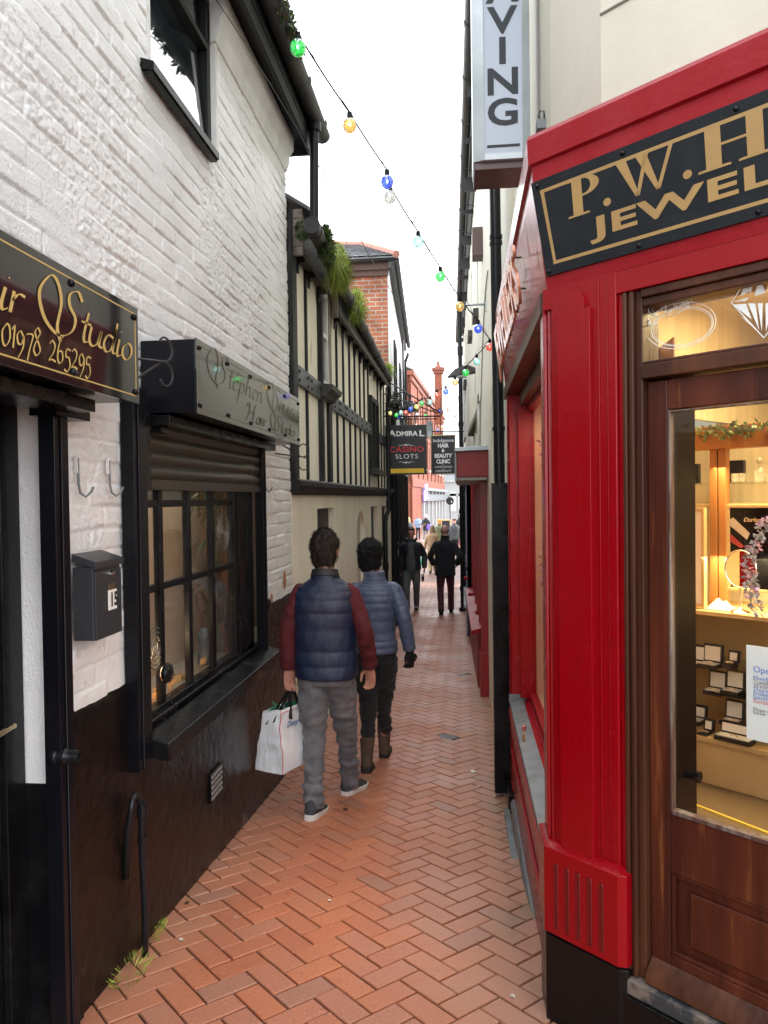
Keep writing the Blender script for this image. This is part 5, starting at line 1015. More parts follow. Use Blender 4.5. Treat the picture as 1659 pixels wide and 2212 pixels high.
# ================================================================ ENGRAVING sign
es = thing('projecting_sign', (.2, 3.15, 3.0), 'tall white illuminated box sign spelling ENGRAVING downwards, above the red fascia', 'sign')
def EX(x, y, Y=3.10): p = atY(x, y, Y); return p.x, p.z
xl, zl = EX(1022, 352); xr, _ = EX(1146, 345); ztop = 4.40; YS = 3.10
mb = MB(); mb.box(xl, xr, YS, YS+.20, zl, ztop); mb.build('casing', m_alu, es, bevel=.004)
fl, fr_ = EX(1046, 300)[0], EX(1128, 300)[0]; fz = EX(1080, 335)[1]
mb = MB()
for a in ((xl, fl, zl, ztop), (fr_, xr, zl, ztop), (fl, fr_, zl, fz)): mb.hexa([(a[0], YS-.001, a[2]), (a[1], YS-.001, a[2]), (a[1], YS-.02 if a[0] != fr_ else YS-.004, a[2]), (a[0], YS-.02 if a[0] != xl else YS-.004, a[2]), (a[0], YS-.001, a[3]), (a[1], YS-.001, a[3]), (a[1], YS-.02 if a[0] != fr_ else YS-.004, a[3]), (a[0], YS-.02 if a[0] != xl else YS-.004, a[3])])
mb.build('frame', m_alu, es, bevel=.002)
mb = MB(); mb.box(fl, fr_, YS-.012, YS-.004, fz, ztop); mb.build('opal_face', m_opal, es)
mb = MB(); mb.box(xl+.004, xr+.004, YS+.0, YS+.20, zl-.03, zl-.001); mb.build('base_rail', m_brownm, es, bevel=.002)
cxm = (fl+fr_)/2
zG = EX(1085, 272)[1]; hG = EX(1085, 215)[1]-zG; pitch = EX(1085, 148)[1]-EX(1085, 214)[1]
for i, ch in enumerate('GNIVARGNE'):
    z = zG+i*pitch; cap = hG/.72
    text(ch, (cxm, YS-.013, z), (1, 0, 0), (0, 0, 1), cap, m_letter, 'letter', es, xs=1.22, bold=.0035, ext=.0012, align='CENTER')
z = EX(1085, 318)[1]; mb = MB(); mb.box(cxm-.066, cxm+.066, YS-.0145, YS-.012, z-.005, z+.005); mb.build('dash', m_letter, es)
mb = MB(); c = atY(1170, 256, 2.95); mb.box(c.x-.02, c.x+.025, 2.93, 2.98, c.z-.045, c.z-.01); mb.build('cable_box', m_zinc, es); mb = MB(); mb.tube([c+Vector((0, 0, -.02)), c+Vector((-.012, 0, .01)), c+Vector((-.005, 0, .03)), c+Vector((.008, 0, .028)), c+Vector((.01, 0, .0)), c+Vector((.01, 0, -.03))], .0035, 8); mb.build('cable_hook', m_iron, es, smooth=True)
# ================================================================ red shop with canopy farther along
rs_ = thing('red_canopy_shop', (.1, 9.5, gz(9.5)), 'dark red shopfront with a boxy canopy, halfway along the right side', 'shop')
m_dred = mk('dark_red_paint', (.26, .012, .014), .32, bump=.1); m_dred2 = mk('dull_red_panel', (.20, .012, .013), .5, col2=(.24, .02, .02), nscale=4)
mb = MB(); mb.box(-.055, .27, 7.5, 10.6, 1.70, 1.96); mb.build('canopy', m_dred2, rs_, bevel=.004)
mb = MB(); mb.prism([(-.075, 7.46, 1.955), (.28, 7.46, 1.965), (.28, 7.46, 2.01), (-.075, 7.46, 1.995)], (0, 3.2, 0)); mb.build('canopy_flashing', m_alu, rs_, bevel=.004); mb = MB(); mb.box(-.07, .25, 7.52, 10.6, 1.665, 1.699); mb.box(-.075, -.057, 7.48, 10.6, 1.66, 1.95); mb.build('canopy_trim', mk('grey_trim', (.3, .29, .27), .5), rs_, bevel=.003)
mb = MB(); mb.box(.185, .30, 7.85, 8.02, -.62, 1.66); mb.box(.165, .30, 7.83, 8.04, -.9, -.15); mb.build('pillar', m_dred, rs_, bevel=.004)
mb = MB(); mb.box(.24, .30, 8.02, 12.0, -.9, 1.70); mb.build('dark_glazing', mk('dark_window', (.01, .01, .012), .1), rs_)
for y in (8.5, 9.2, 10.1, 10.9, 11.8): mb = MB(); mb.box(.17-.012*(y-8.5), .30, y, y+.09, -.1, 1.7); mb.build('mullion', m_dred, rs_, bevel=.003)
mb = MB(); mb.prism([(.08, 8.15, -.02), (.02, 11.9, -.02), (.25, 11.9, .03), (.25, 8.15, .03)], (0, 0, .05)); mb.build('sill', m_redw, rs_, bevel=.004)
mb = MB(); mb.prism([(.15, 8.3, -.9), (.09, 11.9, -.9), (.3, 11.9, -.9), (.3, 8.3, -.9)], (0, 0, .88)); mb.build('stall_riser', m_dred2, rs_)
for (x, y, Y) in ((1037, 1253, 9.5), (1021, 1284, 9.9), (1047, 1290, 8.6), (1037, 1323, 8.7), (1055, 1057, 7.9), (1011, 1249, 11.)): c = atY(x-6, y, Y); mb = MB(); mb.tube([c+Vector((.05, 0, 0)), c+Vector((-.0, 0, 0))], .02, 10); mb.ball(c, .028, 8); mb.build('shutter_bolt', m_redw, rs_, smooth=True)
gs = thing('grey_shopfront', (.05, 13.3, gz(13)), 'blue-grey painted narrow shopfront beyond the red canopy shop', 'shop'); m_bg = mk('blue_grey_paint', (.20, .21, .26), .4)
mb = MB(); mb.box(.06, .30, 12.1, 14.6, -.85, 1.72); mb.box(.04, .30, 12.1, 12.3, -.85, 1.72); mb.box(.04, .30, 12.1, 14.6, .3, .36); mb.build('panelling', m_bg, gs, bevel=.005); mb = MB(); mb.box(-.0, .2, 12.2, 14.6, -.32, -.27); mb.build('sill', m_alu, gs, bevel=.004); mb = MB(); mb.box(-.03, .28, 12.0, 14.7, 1.72, 1.95); mb.build('fascia', m_blackm, gs)
pp = thing('downpipe', (0, 15.5, gz(15)), 'thick black downpipe beyond the blue-grey shopfront on the right', 'drainpipe'); mb = MB(); mb.tube([(-.02, 15.4, 5.7), (-.02, 15.4, -.8)], .045, 12); mb.tube([(-.02, 15.4, -.8), (-.04, 15.4, -.95)], .07, 12); mb.build('pipe', m_pvc, pp, smooth='auto'); mb = MB()
for z in (1.2, -.4, 3): sleeve(mb, (-.02, 15.4, z), .058)
islands(mb, 'collar', m_pvc, pp, smooth='auto')
mb = MB(); mb.box(-.06, .3, 16.5, 20.8, -1.0, 1.9); tag(mb.build('dark_shopfront', m_black, bevel=.01), 'black shopfront panel at the far end of the right side', 'shop')
ab = thing('alarm_box', tuple(atY(1035, 520, 8.2)), 'flat brown alarm box high on the cream wall', 'alarm box'); c = atY(1038, 552, 8.2); d = atY(1021, 490, 8.2); mb = MB(); mb.box(d.x, RX(8.2), 8.2, 8.42, c.z, d.z); mb.build('casing', m_brownm, ab, bevel=.008); mb = MB(); mb.box(d.x-.006, d.x, 8.2, 8.42, c.z, d.z); mb.build('cover', m_brownm, ab, bevel=.003)
a = atY(1055, 657, 7.6); b = atY(997, 657, 7.6); t = thing('light_string_holder', tuple(a), 'pale horizontal metal arm holding the string of lights on the right wall', 'bracket'); mb = MB(); mb.tube([(RX(7.6), 7.6, a.z), (b.x, 7.6, a.z)], .012, 8); mb.build('arm', m_alu, t, smooth=True); mb = MB(); mb.box(RX(7.6)-.01, RX(7.6)+.01, 7.57, 7.63, a.z-.07, a.z+.07); mb.build('wall_plate', m_alu, t)
sl = thing('street_lamp', tuple(atY(1010, 805, 11)), 'dark flat street lamp head on the right wall behind a green bulb', 'lamp'); a, b = atY(966, 814, 11), atY(1027, 802, 11)
mb = MB(); c = (a+b)/2; mb.rings([[Vector((a.x, 10.98, a.z-.02)), Vector((a.x, 11.02, a.z-.02)), Vector((a.x, 11.02, a.z)), Vector((a.x, 10.98, a.z))], [Vector((a.x+.12, 10.88, a.z)), Vector((a.x+.12, 11.12, a.z)), Vector((a.x+.12, 11.12, a.z+.10)), Vector((a.x+.12, 10.88, a.z+.10))], [Vector((a.x+.3, 10.9, a.z+.03)), Vector((a.x+.3, 11.1, a.z+.03)), Vector((a.x+.3, 11.1, a.z+.15)), Vector((a.x+.3, 10.9, a.z+.15))], [Vector((b.x, 10.96, b.z-.03)), Vector((b.x, 11.04, b.z-.03)), Vector((b.x, 11.04, b.z+.05)), Vector((b.x, 10.96, b.z+.05))]]); mb.build('head', m_fascia, sl, smooth='auto', bevel=.01)
mb = MB(); mb.box(a.x+.1, a.x+.28, 10.93, 11.07, a.z-.012, a.z+.01); mb.build('lens', m_alu, sl)
mb = MB(); mb.box(RX(21)-.08, RX(21)+.0, 21.0, 21.2, -1, 5.2); tag(mb.build('corner_post', mk('brown_post', (.10, .06, .045), .7)), 'tall brown corner post at the end of the cream wall', 'post')
# right wall farther building
nb = thing('far_right_building', (1, 28, gz(28)), 'pale rendered building at the far right end of the alley', 'building'); mb = MB(); mb.box(.0, 6, 21.3, 32, -1.5, 4.3); mb.build('wall', m_cream, nb); mb = MB(); mb.prism([(-.1, 21.2, 4.3), (-.1, 32.2, 4.3), (3, 32.2, 6.0), (3, 21.2, 6.0)], (0, 0, .06)); mb.build('roof', m_slate, nb)
mb = MB(); mb.box(-.03, 0, 22, 31, -1.1, 1.4); mb.build('shopfront', m_black, nb)
# ================================================================ people
def cr1(p, t):
    n = len(p)-1; i = min(int(t), n-1); f = t-i; a, b, c, d = p[max(i-1, 0)], p[i], p[i+1], p[min(i+2, n)]
    return .5*((2*b)+(c-a)*f+(2*a-5*b+4*c-d)*f*f+(3*b-3*c+d-a)*f**3)
def loft(mb, P, Ra, Rb, n=18, sub=4, ref=(1, 0, 0), ex=2.0, fn=None, cap=True):
    P = [Vector(p) for p in P]; m = len(P)-1; rings = []; ref = Vector(ref)
    N_ = m*sub
    for i in range(N_+1):
        t = i/sub; c = cr1(P, t) if t < m else P[-1]; d = (cr1(P, min(t+.05, m-.001))-cr1(P, max(t-.05, 0))).normalized()
        a_ = cr1(Ra, min(t, m-.0001)); b_ = cr1(Rb, min(t, m-.0001)); u_ = (ref-d*ref.dot(d)).normalized(); v_ = d.cross(u_)
        ring = []
        for j in range(n):
            q = 2*math.pi*j/n; cc, ss = math.cos(q), math.sin(q); k = fn(t/m, q) if fn else 1
            ring.append(c+u_*a_*k*math.copysign(abs(cc)**(2/ex), cc)+v_*b_*k*math.copysign(abs(ss)**(2/ex), ss))
        rings.append(ring)
    k0 = len(mb.v); mb.rings(rings, cap=False)
    for base, rr in ((k0, rings[0]), (k0+N_*n, rings[-1])):
        if cap:
            c = sum(rr, Vector())/n; mb.v.append(c); e = len(mb.v)-1
            for j in range(n): mb.f.append([base+j, base+(j+1) % n, e])
    return mb
def remesh(mb, name, mat, parent, vox, it=3, disp=None):
    o = mb.build(name, mat, None); md = o.modifiers.new('r', 'REMESH'); md.mode = 'VOXEL'; md.voxel_size = vox; md.use_smooth_shade = True
    if it: ms = o.modifiers.new('s', 'SMOOTH'); ms.iterations = it; ms.factor = .5
    dg = bpy.context.evaluated_depsgraph_get(); me = bpy.data.meshes.new_from_object(o.evaluated_get(dg)); bpy.data.objects.remove(o)
    if disp:
        ns = [v.normal.copy() for v in me.vertices]
        for v, n_ in zip(me.vertices, ns): v.co += n_*disp(v.co, n_)
    me.name = name; me.materials.clear(); me.materials.append(mat); me.polygons.foreach_set('use_smooth', [True]*len(me.polygons)); o = bpy.data.objects.new(name, me); COL.objects.link(o); o.parent = parent; return o
def hand(mb, w, d, palm, curl=.9, side=1, s=1.0):
    """wrist point, direction of the hand, palm normal; five separate curled fingers"""
    d = Vector(d).normalized(); pn = Vector(palm); pn = (pn-d*pn.dot(d)).normalized(); ac = d.cross(pn)*side; w = Vector(w)
    loft(mb, [w-d*.02*s, w+d*.03*s, w+d*.065*s, w+d*.092*s], [.022*s, .034*s, .040*s, .036*s], [.017*s, .017*s, .014*s, .011*s], 12, 2, ref=ac)
    for i, (o, L_) in enumerate(((-.029, .062), (-.010, .074), (.010, .080), (.028, .070))):
        p = w+d*.085*s+ac*o*s; pts = [p]; a = .25
        for k, f in enumerate((.45, .32, .23)): p = p+(d*math.cos(a)+pn*math.sin(a))*L_*f*s; pts.append(p); a += curl*.62
        loft(mb, pts, [.0088*s, .0086*s, .008*s, .0065*s], [.0088*s, .0086*s, .008*s, .0065*s], 8, 2, ref=ac)
    p = w+d*.03*s+ac*.030*s; loft(mb, [p, p+(ac*.7+d*.5+pn*.3)*.032*s, p+(ac*.65+d*1.25+pn*.7)*.036*s, p+(ac*.45+d*1.8+pn*1.1)*.036*s], [.013*s, .0115*s, .010*s, .008*s], [.013*s, .0115*s, .010*s, .008*s], 8, 2, ref=pn)
m_skin = mk('skin', (.42, .20, .14), .5, col2=(.36, .16, .11), nscale=20, spec=.4)
m_skp = mk('pink_skin', (.56, .30, .24), .5, spec=.4)
def cloth(name, col, col2=None, rough=.8, wave=.5, sc=(1, 1, 2.5), sheen=.1, b=.4):
    return mk(name, col, rough, col2=col2 or tuple(min(1, v*1.35+.003) for v in col), nscale=9, bump=b, bscale=9, bstretch=sc, bdist=.02, sheen=sheen)
def fold(amp, f=9, st=2.2): return lambda c, n_: amp*(noise.noise(Vector((c.x*f, c.y*f, c.z*f*st)))+.5*noise.noise(Vector((c.x*f*2.3, c.y*f*2.3+3, c.z*f*st*1.5))))
def head_geo(mb, c, yaw=0, pitch=0, s=1.0, face=True):
    c = Vector(c); M_ = Matrix.Rotation(-yaw, 3, 'Z') @ Matrix.Rotation(-pitch, 3, 'X')
    t = MB(); t.ball((0, -.008, .02), .1, 24, (.76, .95, 1.0)); t.ball((0, .025, -.045), .07, 20, (.78, .80, 1.0)); t.ball((0, .055, -.085), .028, 12, (1.1, .8, .8))
    if face:
        loft(t, [(0, .085, .012), (0, .098, -.014), (0, .104, -.030), (0, .088, -.038)], [.007, .009, .013, .009], [.008, .009, .010, .008], 8, 2)
        t.ball((0, .082, -.062), .02, 10, (1.1, .5, .35)); t.ball((0, .082, .025), .03, 10, (1.6, .35, .35))
    for sx in (-1, 1): t.ball((sx*.079, -.004, -.018), .03, 12, (.28, .6, 1.0))
    k = len(mb.v); mb.v += [c+M_ @ (v*s) for v in t.v]; mb.f += [[i+k for i in f] for f in t.f]
    return lambda v: c+M_ @ (Vector(v)*s)
def person(lab, foot, heading, H, P, C, vox=.006, cat='person', group=None):
    """P: pose dict in metres for a 1.75 m figure, x right, y forward, z up"""
    k = H/1.75; root = thing('person', tuple(foot), lab, cat, group); ORG.pop(root.name); root.rotation_euler.z = heading
    V3 = lambda v: Vector(v)*k
    hip = {-1: (-.09, 0, .90), 1: (.09, 0, .90)}; sp = P.get('lean', 0); sh = P.get('shoulder', 1.41); sw = P.get('sw', .165)
    D = dict(knee={-1: (-.09, -.02, .50), 1: (.09, .05, .50)}, ank={-1: (-.085, -.15, .09), 1: (.085, .18, .09)}, elb={-1: (-.25, -.02, 1.13), 1: (.25, -.02, 1.13)}, wr={-1: (-.27, .05, .87), 1: (.27, .05, .87)},
             hd={-1: (0, .1, -1), 1: (0, .1, -1)}, head=(0, .03, 1.63), yaw=0, pitch=0); D.update(P)
    far = vox > .008
    body = MB(); hf = head_geo(body, V3(D['head']), D['yaw'], D['pitch'], k, not far or C.get('face'))
    loft(body, [V3((0, -.01, 1.38)), V3((0, 0, 1.46)), V3((D['head'][0]*.6, D['head'][1]*.5, 1.53)), V3((D['head'][0], D['head'][1]-.01, 1.57))], [.09*k, .062*k, .056*k, .06*k], [.07*k, .06*k, .058*k, .06*k], 14, 3)
    loft(body, [V3((0, 0, .84)), V3((0, 0, 1.0)), V3((0, 0, 1.2)), V3((0, 0, 1.36)), V3((0, 0, 1.43))], [.13*k, .12*k, .135*k, .14*k, .07*k], [.09*k, .085*k, .095*k, .09*k, .06*k], 16, 3)
    for s in (-1, 1):
        loft(body, [V3(hip[s]), V3(D['knee'][s]), V3(D['ank'][s])], [.07*k, .05*k, .036*k], [.07*k, .05*k, .036*k], 12, 5)
        a = Vector(D['ank'][s]); loft(body, [(a+Vector((0, -.04, -.03)))*k, (a+Vector((0, .08, -.05)))*k, (a+Vector((0, .14, -.055)))*k], [.03*k, .036*k, .03*k], [.025*k, .025*k, .018*k], 10, 3)
        loft(body, [V3((s*sw, 0, sh-.05)), V3(D['elb'][s]), V3(D['wr'][s])], [.045*k, .037*k, .026*k], [.045*k, .037*k, .024*k], 12, 5)
        hd = D['hd'][s]
        if hd: hand(body, V3(D['wr'][s]), hd, D.get('palm', {}).get(s, (-s, .1, 0)), D.get('curl', 1.0), D.get('thumb', {}).get(s, s), k)
    remesh(body, 'body', C.get('skin', m_skin), root, max(vox*.75, .0042) if not far else vox, 2)
    # trousers or skirt of coat
    tr = MB(); tw = C.get('tw', 1.0); fl = C.get('flare', 1.0)
    loft(tr, [V3((0, 0, .98)), V3((0, 0, .90)), V3((0, -.01, .80))], [.155*k*tw, .168*k*tw, .150*k*tw], [.11*k*tw, .125*k*tw, .11*k*tw], 20, 3)
    for s in (-1, 1):
        kn, an = Vector(D['knee'][s]), Vector(D['ank'][s]); hp = Vector((s*.085, -.005, .86))
        loft(tr, [hp*k, (hp*.5+kn*.5)*k, kn*k, (kn*.5+an*.5)*k, (an+Vector((0, 0, C.get('hemz', -.03))))*k], [.095*k*tw, .088*k*tw, .070*k*tw, .064*k*fl, .060*k*fl], [.105*k*tw, .09*k*tw, .074*k*tw, .066*k*fl, .064*k*fl], 16, 5)
    remesh(tr, 'trousers', C['trousers'], root, vox, 2, (lambda c, n_: (.010+.012*math.exp(-(c.z-.16)**2/.02)+.008*math.exp(-(c.z-.48)**2/.01))*k*(noise.noise(Vector((c.x*7, c.y*7, c.z*22)))+.6*noise.noise(Vector((c.x*16, c.y*16, c.z*30+5))))) if not far else None)
    # top
    tp = MB(); hem = C.get('hem', .84); q = C.get('quilt', 0); B_ = C.get('bulk', 1.0)
    zs = [hem, hem+.08, 1.05, 1.18, 1.29, 1.37, 1.415, 1.45, 1.48, C.get('collar', 1.53)]; zs = [hem, hem+(1.1-hem)*.35, hem+(1.1-hem)*.75]+[1.18, 1.28, 1.36, 1.41, 1.445, 1.48, C.get('collar', 1.53)]
    wa = C.get('wa', [.185, .182, .172, .178, .186, .184, .155, .105, .078, .074]); wb_ = C.get('wb', [.135, .13, .12, .125, .128, .12, .105, .085, .075, .072])
    fn = None
    if q:
        hh = zs[-1]-hem
        def fn(t, a): return 1+.050*(abs(math.sin(math.pi*t*q))**.38)-.035+.006*math.sin(a*9+t*31)+.006*math.sin(a*17-t*23)
    loft(tp, [V3((0, C.get('dy', -.005), z)) for z in zs], [w*k*B_ for w in wa], [w*k*B_ for w in wb_], 72 if q else 28, 10 if q else 4, ex=2.25, fn=fn)
    sl = MB()
    for s in (-1, 1):
        S_, E_, W_ = Vector((s*(sw-.015), -.005, sh-.035)), Vector(D['elb'][s]), Vector(D['wr'][s]); r = C.get('sleeve', [.058, .056, .052, .049, .044]); qn = C.get('squilt', 0)
        f2 = (lambda t, a: 1+.07*(abs(math.sin(math.pi*t*qn))**.5)-.03+.012*math.sin(a*7+t*40)) if qn else None
        loft(sl, [(S_+Vector((-s*.055, 0, .012)))*k, S_*k, (S_*.5+E_*.5+Vector((s*.008, 0, 0)))*k, E_*k, (E_*.45+W_*.55)*k, (W_+(E_-W_)*.03)*k], [.035*k]+[x*k for x in r], [.045*k]+[x*k*1.05 for x in r], 30 if qn else 18, 16 if qn else 6, fn=f2)
    if C.get('sleeves'):
        tp.build('vest', C['top'], root, smooth=True); cu_ = MB()
        remesh(sl, 'sleeves', C['sleeves'], root, vox, 2, fold(.009*k, 12, 1.3))
    else:
        k0 = len(tp.v); tp.v += sl.v; tp.f += [[i+k0 for i in f] for f in sl.f]
        if q: tp.build('jacket', C['top'], root, smooth=True)
        else: remesh(tp, C.get('topname', 'jacket'), C['top'], root, vox, 2, fold(.005*k, 9, 1.2) if not far else None)
    for s in (-1, 1):
        a = Vector(D['ank'][s]); g = a.z-.09; pt = D.get('toe', {}).get(s, 0); ty = D.get('tyaw', {}).get(s, 0)
        M2 = Matrix.Translation(V3((a.x, a.y, a.z))) @ Matrix.Rotation(-ty, 4, 'Z') @ Matrix.Rotation(-pt, 4, 'X')
        def T_(mb_):
            for i, v in enumerate(mb_.v): mb_.v[i] = M2 @ (v*k)
            return mb_
        m_ = MB(); bt = C.get('boot', 0)
        m_.rings([[Vector((w*math.copysign(abs(math.cos(q_))**.8, math.cos(q_)), y, zb+(zt-zb)*(.5+.5*math.sin(q_)))) for q_ in [2*math.pi*i/14 for i in range(14)]] for y, w, zb, zt in ((-.080, .012, -.07, -.02), (-.076, .030, -.078, .012), (-.05, .038, -.08, .03), (-.01, .040, -.08, .03), (.04, .042, -.08, -.0), (.09, .046, -.08, -.028), (.14, .044, -.08, -.042), (.17, .030, -.076, -.055), (.182, .010, -.07, -.062))])
        if bt: loft(m_, [Vector((0, -.03, -.05)), Vector((0, -.028, .03)), Vector((0, -.022, .12)), Vector((0, -.02, .155))], [.044, .048, .056, .060], [.050, .052, .060, .064], 16, 3)
        T_(m_); sh_ = remesh(m_, 'boot' if bt else 'shoe', C['shoe'], root, vox, 2) if bt else m_.build('shoe', C['shoe'], root, smooth=True)
        if C.get('sole'):
            m_ = MB(); out = [(-.084, .0), (-.078, .026), (-.05, .042), (0, .043), (.05, .045), (.09, .050), (.14, .048), (.17, .035), (.19, .0)]; ring = [(y, w) for y, w in out]+[(y, -w) for y, w in out[::-1][1:-1]]
            m_.rings([[Vector((w*.97, y, -.092+(.016 if y > .14 else 0))) for y, w in ring], [Vector((w*1.04, y*1.02, -.080+(.014 if y > .14 else 0))) for y, w in ring], [Vector((w, y, -.062 if y > .0 else -.052)) for y, w in ring]]); T_(m_); m_.build('sole', C['sole'], sh_, smooth='auto')
    # hair
    hs_ = C.get('hair')
    if hs_:
        mat_, style = hs_; hm = MB(); L_ = MB()
        if style == 'long':
            hm.ball((0, -.014, .03), .1, 24, (.88, 1.02, 1.05)); loft(hm, [(0, -.03, .06), (0, -.05, -.05), (0, -.065, -.17), (0, -.06, -.27)], [.085, .098, .095, .06], [.08, .065, .05, .03], 20, 4)
        elif style == 'short': hm.ball((0, -.018, .032), .1, 28, (.875, 1.0, .99)); loft(hm, [(0, -.022, .03), (0, -.028, -.03), (0, -.032, -.075), (0, -.030, -.098)], [.086, .083, .070, .058], [.080, .074, .055, .04], 24, 4)
        elif style == 'curly': hm.ball((0, -.016, .040), .1, 28, (.95, 1.05, 1.0)); loft(hm, [(0, -.02, .03), (0, -.028, -.03), (0, -.032, -.08), (0, -.03, -.11)], [.092, .090, .078, .06], [.085, .08, .06, .04], 24, 4)
        elif style == 'crop': hm.ball((0, -.024, .045), .1, 20, (.84, .95, .88)); hm.ball((0, .04, .092), .05, 14, (1.2, .85, .5))
        elif style == 'hat': hm.ball((0, -.01, .055), .1, 20, (1.05, 1.15, .9)); hm.ball((0, -.05, -.02), .085, 20, (1.1, .85, 1.3))
        elif style == 'hood': hm.ball((0, -.025, .03), .1, 20, (1.08, 1.10, 1.12)); hm.ball((0, -.05, -.07), .09, 16, (1.1, .8, 1.0))
        elif style == 'cap': hm.ball((0, -.012, .045), .1, 20, (.86, 1.0, .72)); hm.box(-.06, .06, .06, .15, .045, .055)
        hm.v = [hf(v) for v in hm.v]
        am = {'curly': .014, 'short': .008}.get(style, .003)
        o = remesh(hm, 'hat' if style in ('hat', 'cap') else ('hood' if style == 'hood' else 'hair'), mat_, root, vox*.8 if not far else vox, 1, (lambda c, n_: am*(noise.noise(c*38)+.6*noise.noise(c*75))) if not far else None)
        if style in ('short', 'curly') and not far:
            me = o.data; st = MB(); vs = me.vertices; nrm = [v.normal.copy() for v in vs]; cc = V3(D['head'])
            for _ in range(C.get('strands', 5200)):
                i = random.randrange(len(vs)); p = vs[i].co.copy(); n_ = nrm[i]; rel = p-cc
                if style == 'short':
                    g = Vector((rel.x*.9, rel.y*.4-.01, -.35)) if rel.z < .09*k else Vector((random.gauss(.2, .3), random.gauss(-.6, .2), -.05)); g = (g-n_*g.dot(n_)).normalized(); Lh = random.uniform(.022, .045)*k; w = n_.cross(g).normalized()*.0010
                    q_ = [p-n_*.001, p+g*Lh*.5+n_*.005, p+g*Lh+n_*random.uniform(-.001, .009)]
                else:
                    g = Vector((random.gauss(0, 1), random.gauss(0, 1), random.gauss(0, 1))); g = (g-n_*g.dot(n_)).normalized(); Lh = random.uniform(.014, .026)*k; w = n_.cross(g).normalized()*.001; q_ = [p, p+g*Lh*.4+n_*.009, p+g*Lh*.9+n_*.004]
                st.add([q_[0]-w, q_[0]+w, q_[1]+w, q_[1]-w, q_[2]], [(0, 1, 2, 3), (3, 2, 4)])
            st.build('strands', mat_, o)
    if C.get('face'):
        for s in (-1, 1):
            e = MB(); e.ball(hf((s*.030, .079, .006)), .0085*k, 8, (1.2, .5, .6)); e.build('eye', m_iron, root, smooth=True); e = MB(); e.ball(hf((s*.031, .086, .024)), .012*k, 8, (1.5, .4, .3)); e.build('eyebrow', C['hair'][0] if C.get('hair') else m_iron, root, smooth=True)
        e = MB(); e.ball(hf((0, .089, -.062)), .014*k, 8, (1.6, .4, .3)); e.build('mouth', mk('lips', (.35, .10, .09), .5), root, smooth=True)
    return root, hf, k
def footpt(x, y, Y=None):
    p = on(x, y, (0, 0, gz(5)), (0, 0, 1))
    for _ in range(12): p = on(x, y, (0, 0, gz(p.y)), (0, 0, 1))
    return p
# ---- man with the navy vest and the white bag
mh = mk('dark_brown_hair', (.016, .010, .008), .6, col2=(.028, .019, .015), nscale=30, spec=.3); mh2 = mk('black_curly_hair', (.006, .0055, .006), .6, col2=(.012, .011, .012), nscale=40, spec=.25)
m_vest = mk('navy_quilted_nylon', (.007, .014, .040), .45, col2=(.010, .019, .052), nscale=6, bump=.45, bscale=16, bstretch=(2.4, 2.4, 1), bdist=.012, spec=.5)
m_burg = cloth('burgundy_jersey', (.060, .002, .006), col2=(.075, .003, .008), rough=.85, sheen=0); m_jean = cloth('washed_grey_denim', (.085, .087, .098), (.15, .15, .16), .85, sc=(1.5, 1.5, 1))
gy = lambda X, Y: Vector((X, Y, gz(Y)))
c = atY(706, 1500, 4.42); FZ = gz(4.33)
def slope(dy, Y=4.42): return gz(Y+dy)-gz(Y)
kk = 1.70/1.75
P1 = dict(knee={-1: (-.085, .00, .47), 1: (.095, .13, .49)}, ank={-1: (-.070, -.12, .085+slope(-.12)), 1: (.085, .36, .085+slope(.36))}, toe={-1: .10, 1: 0.0}, tyaw={1: .45, -1: .18},
          elb={-1: (-.235, -.03, 1.14), 1: (.250, -.05, 1.14)}, wr={-1: (-.240, -.02, .90), 1: (.275, .03, .905)}, hd={-1: (.05, .0, -1), 1: (-.02, .16, -1)}, head=(.0, .035, 1.645), yaw=.30, pitch=-.06, sw=.170, shoulder=1.41, curl=1.15, palm={-1: (.6, -.8, 0), 1: (-.4, -.9, 0)}, thumb={-1: -1, 1: 1})
man, hfm, km = person('man in navy quilted vest and burgundy sleeves carrying a white bag, seen from behind', gy(c.x, 4.42), 0, 1.69, P1, dict(trousers=m_jean, top=m_vest, sleeves=m_burg, quilt=9.5, hem=.85, collar=1.515,
    wa=[.195, .197, .193, .195, .200, .196, .176, .125, .084, .076], wb=[.145, .14, .135, .135, .135, .125, .11, .09, .08, .076], shoe=mk('grey_knit_shoe', (.035, .04, .045), .8), sole=mk('white_rubber', (.62, .60, .56), .5), hair=(mh, 'short'), tw=1.04, sleeve=[.058, .058, .055, .053, .049], hemz=-.035), vox=.006)
m_ = MB()
for s in (-1, 1): w = Vector(P1['wr'][s])*km; e = Vector(P1['elb'][s])*km; d = (w-e).normalized(); loft(m_, [w-d*.045, w-d*.03, w-d*.005, w+d*.004], [.046, .050, .044, .036], [.046, .050, .044, .034], 18, 3)
islands(m_, 'cuff', m_burg, man, smooth=True)
m_ = MB(); loft(m_, [(0, -.005, 1.475*km), (0, -.0, 1.50*km), (0, .004, 1.522*km)], [.090, .084, .079], [.088, .082, .078], 30, 3); m_.build('collar', mk('black_vest_lining', (.012, .013, .016), .6), man, smooth=True)
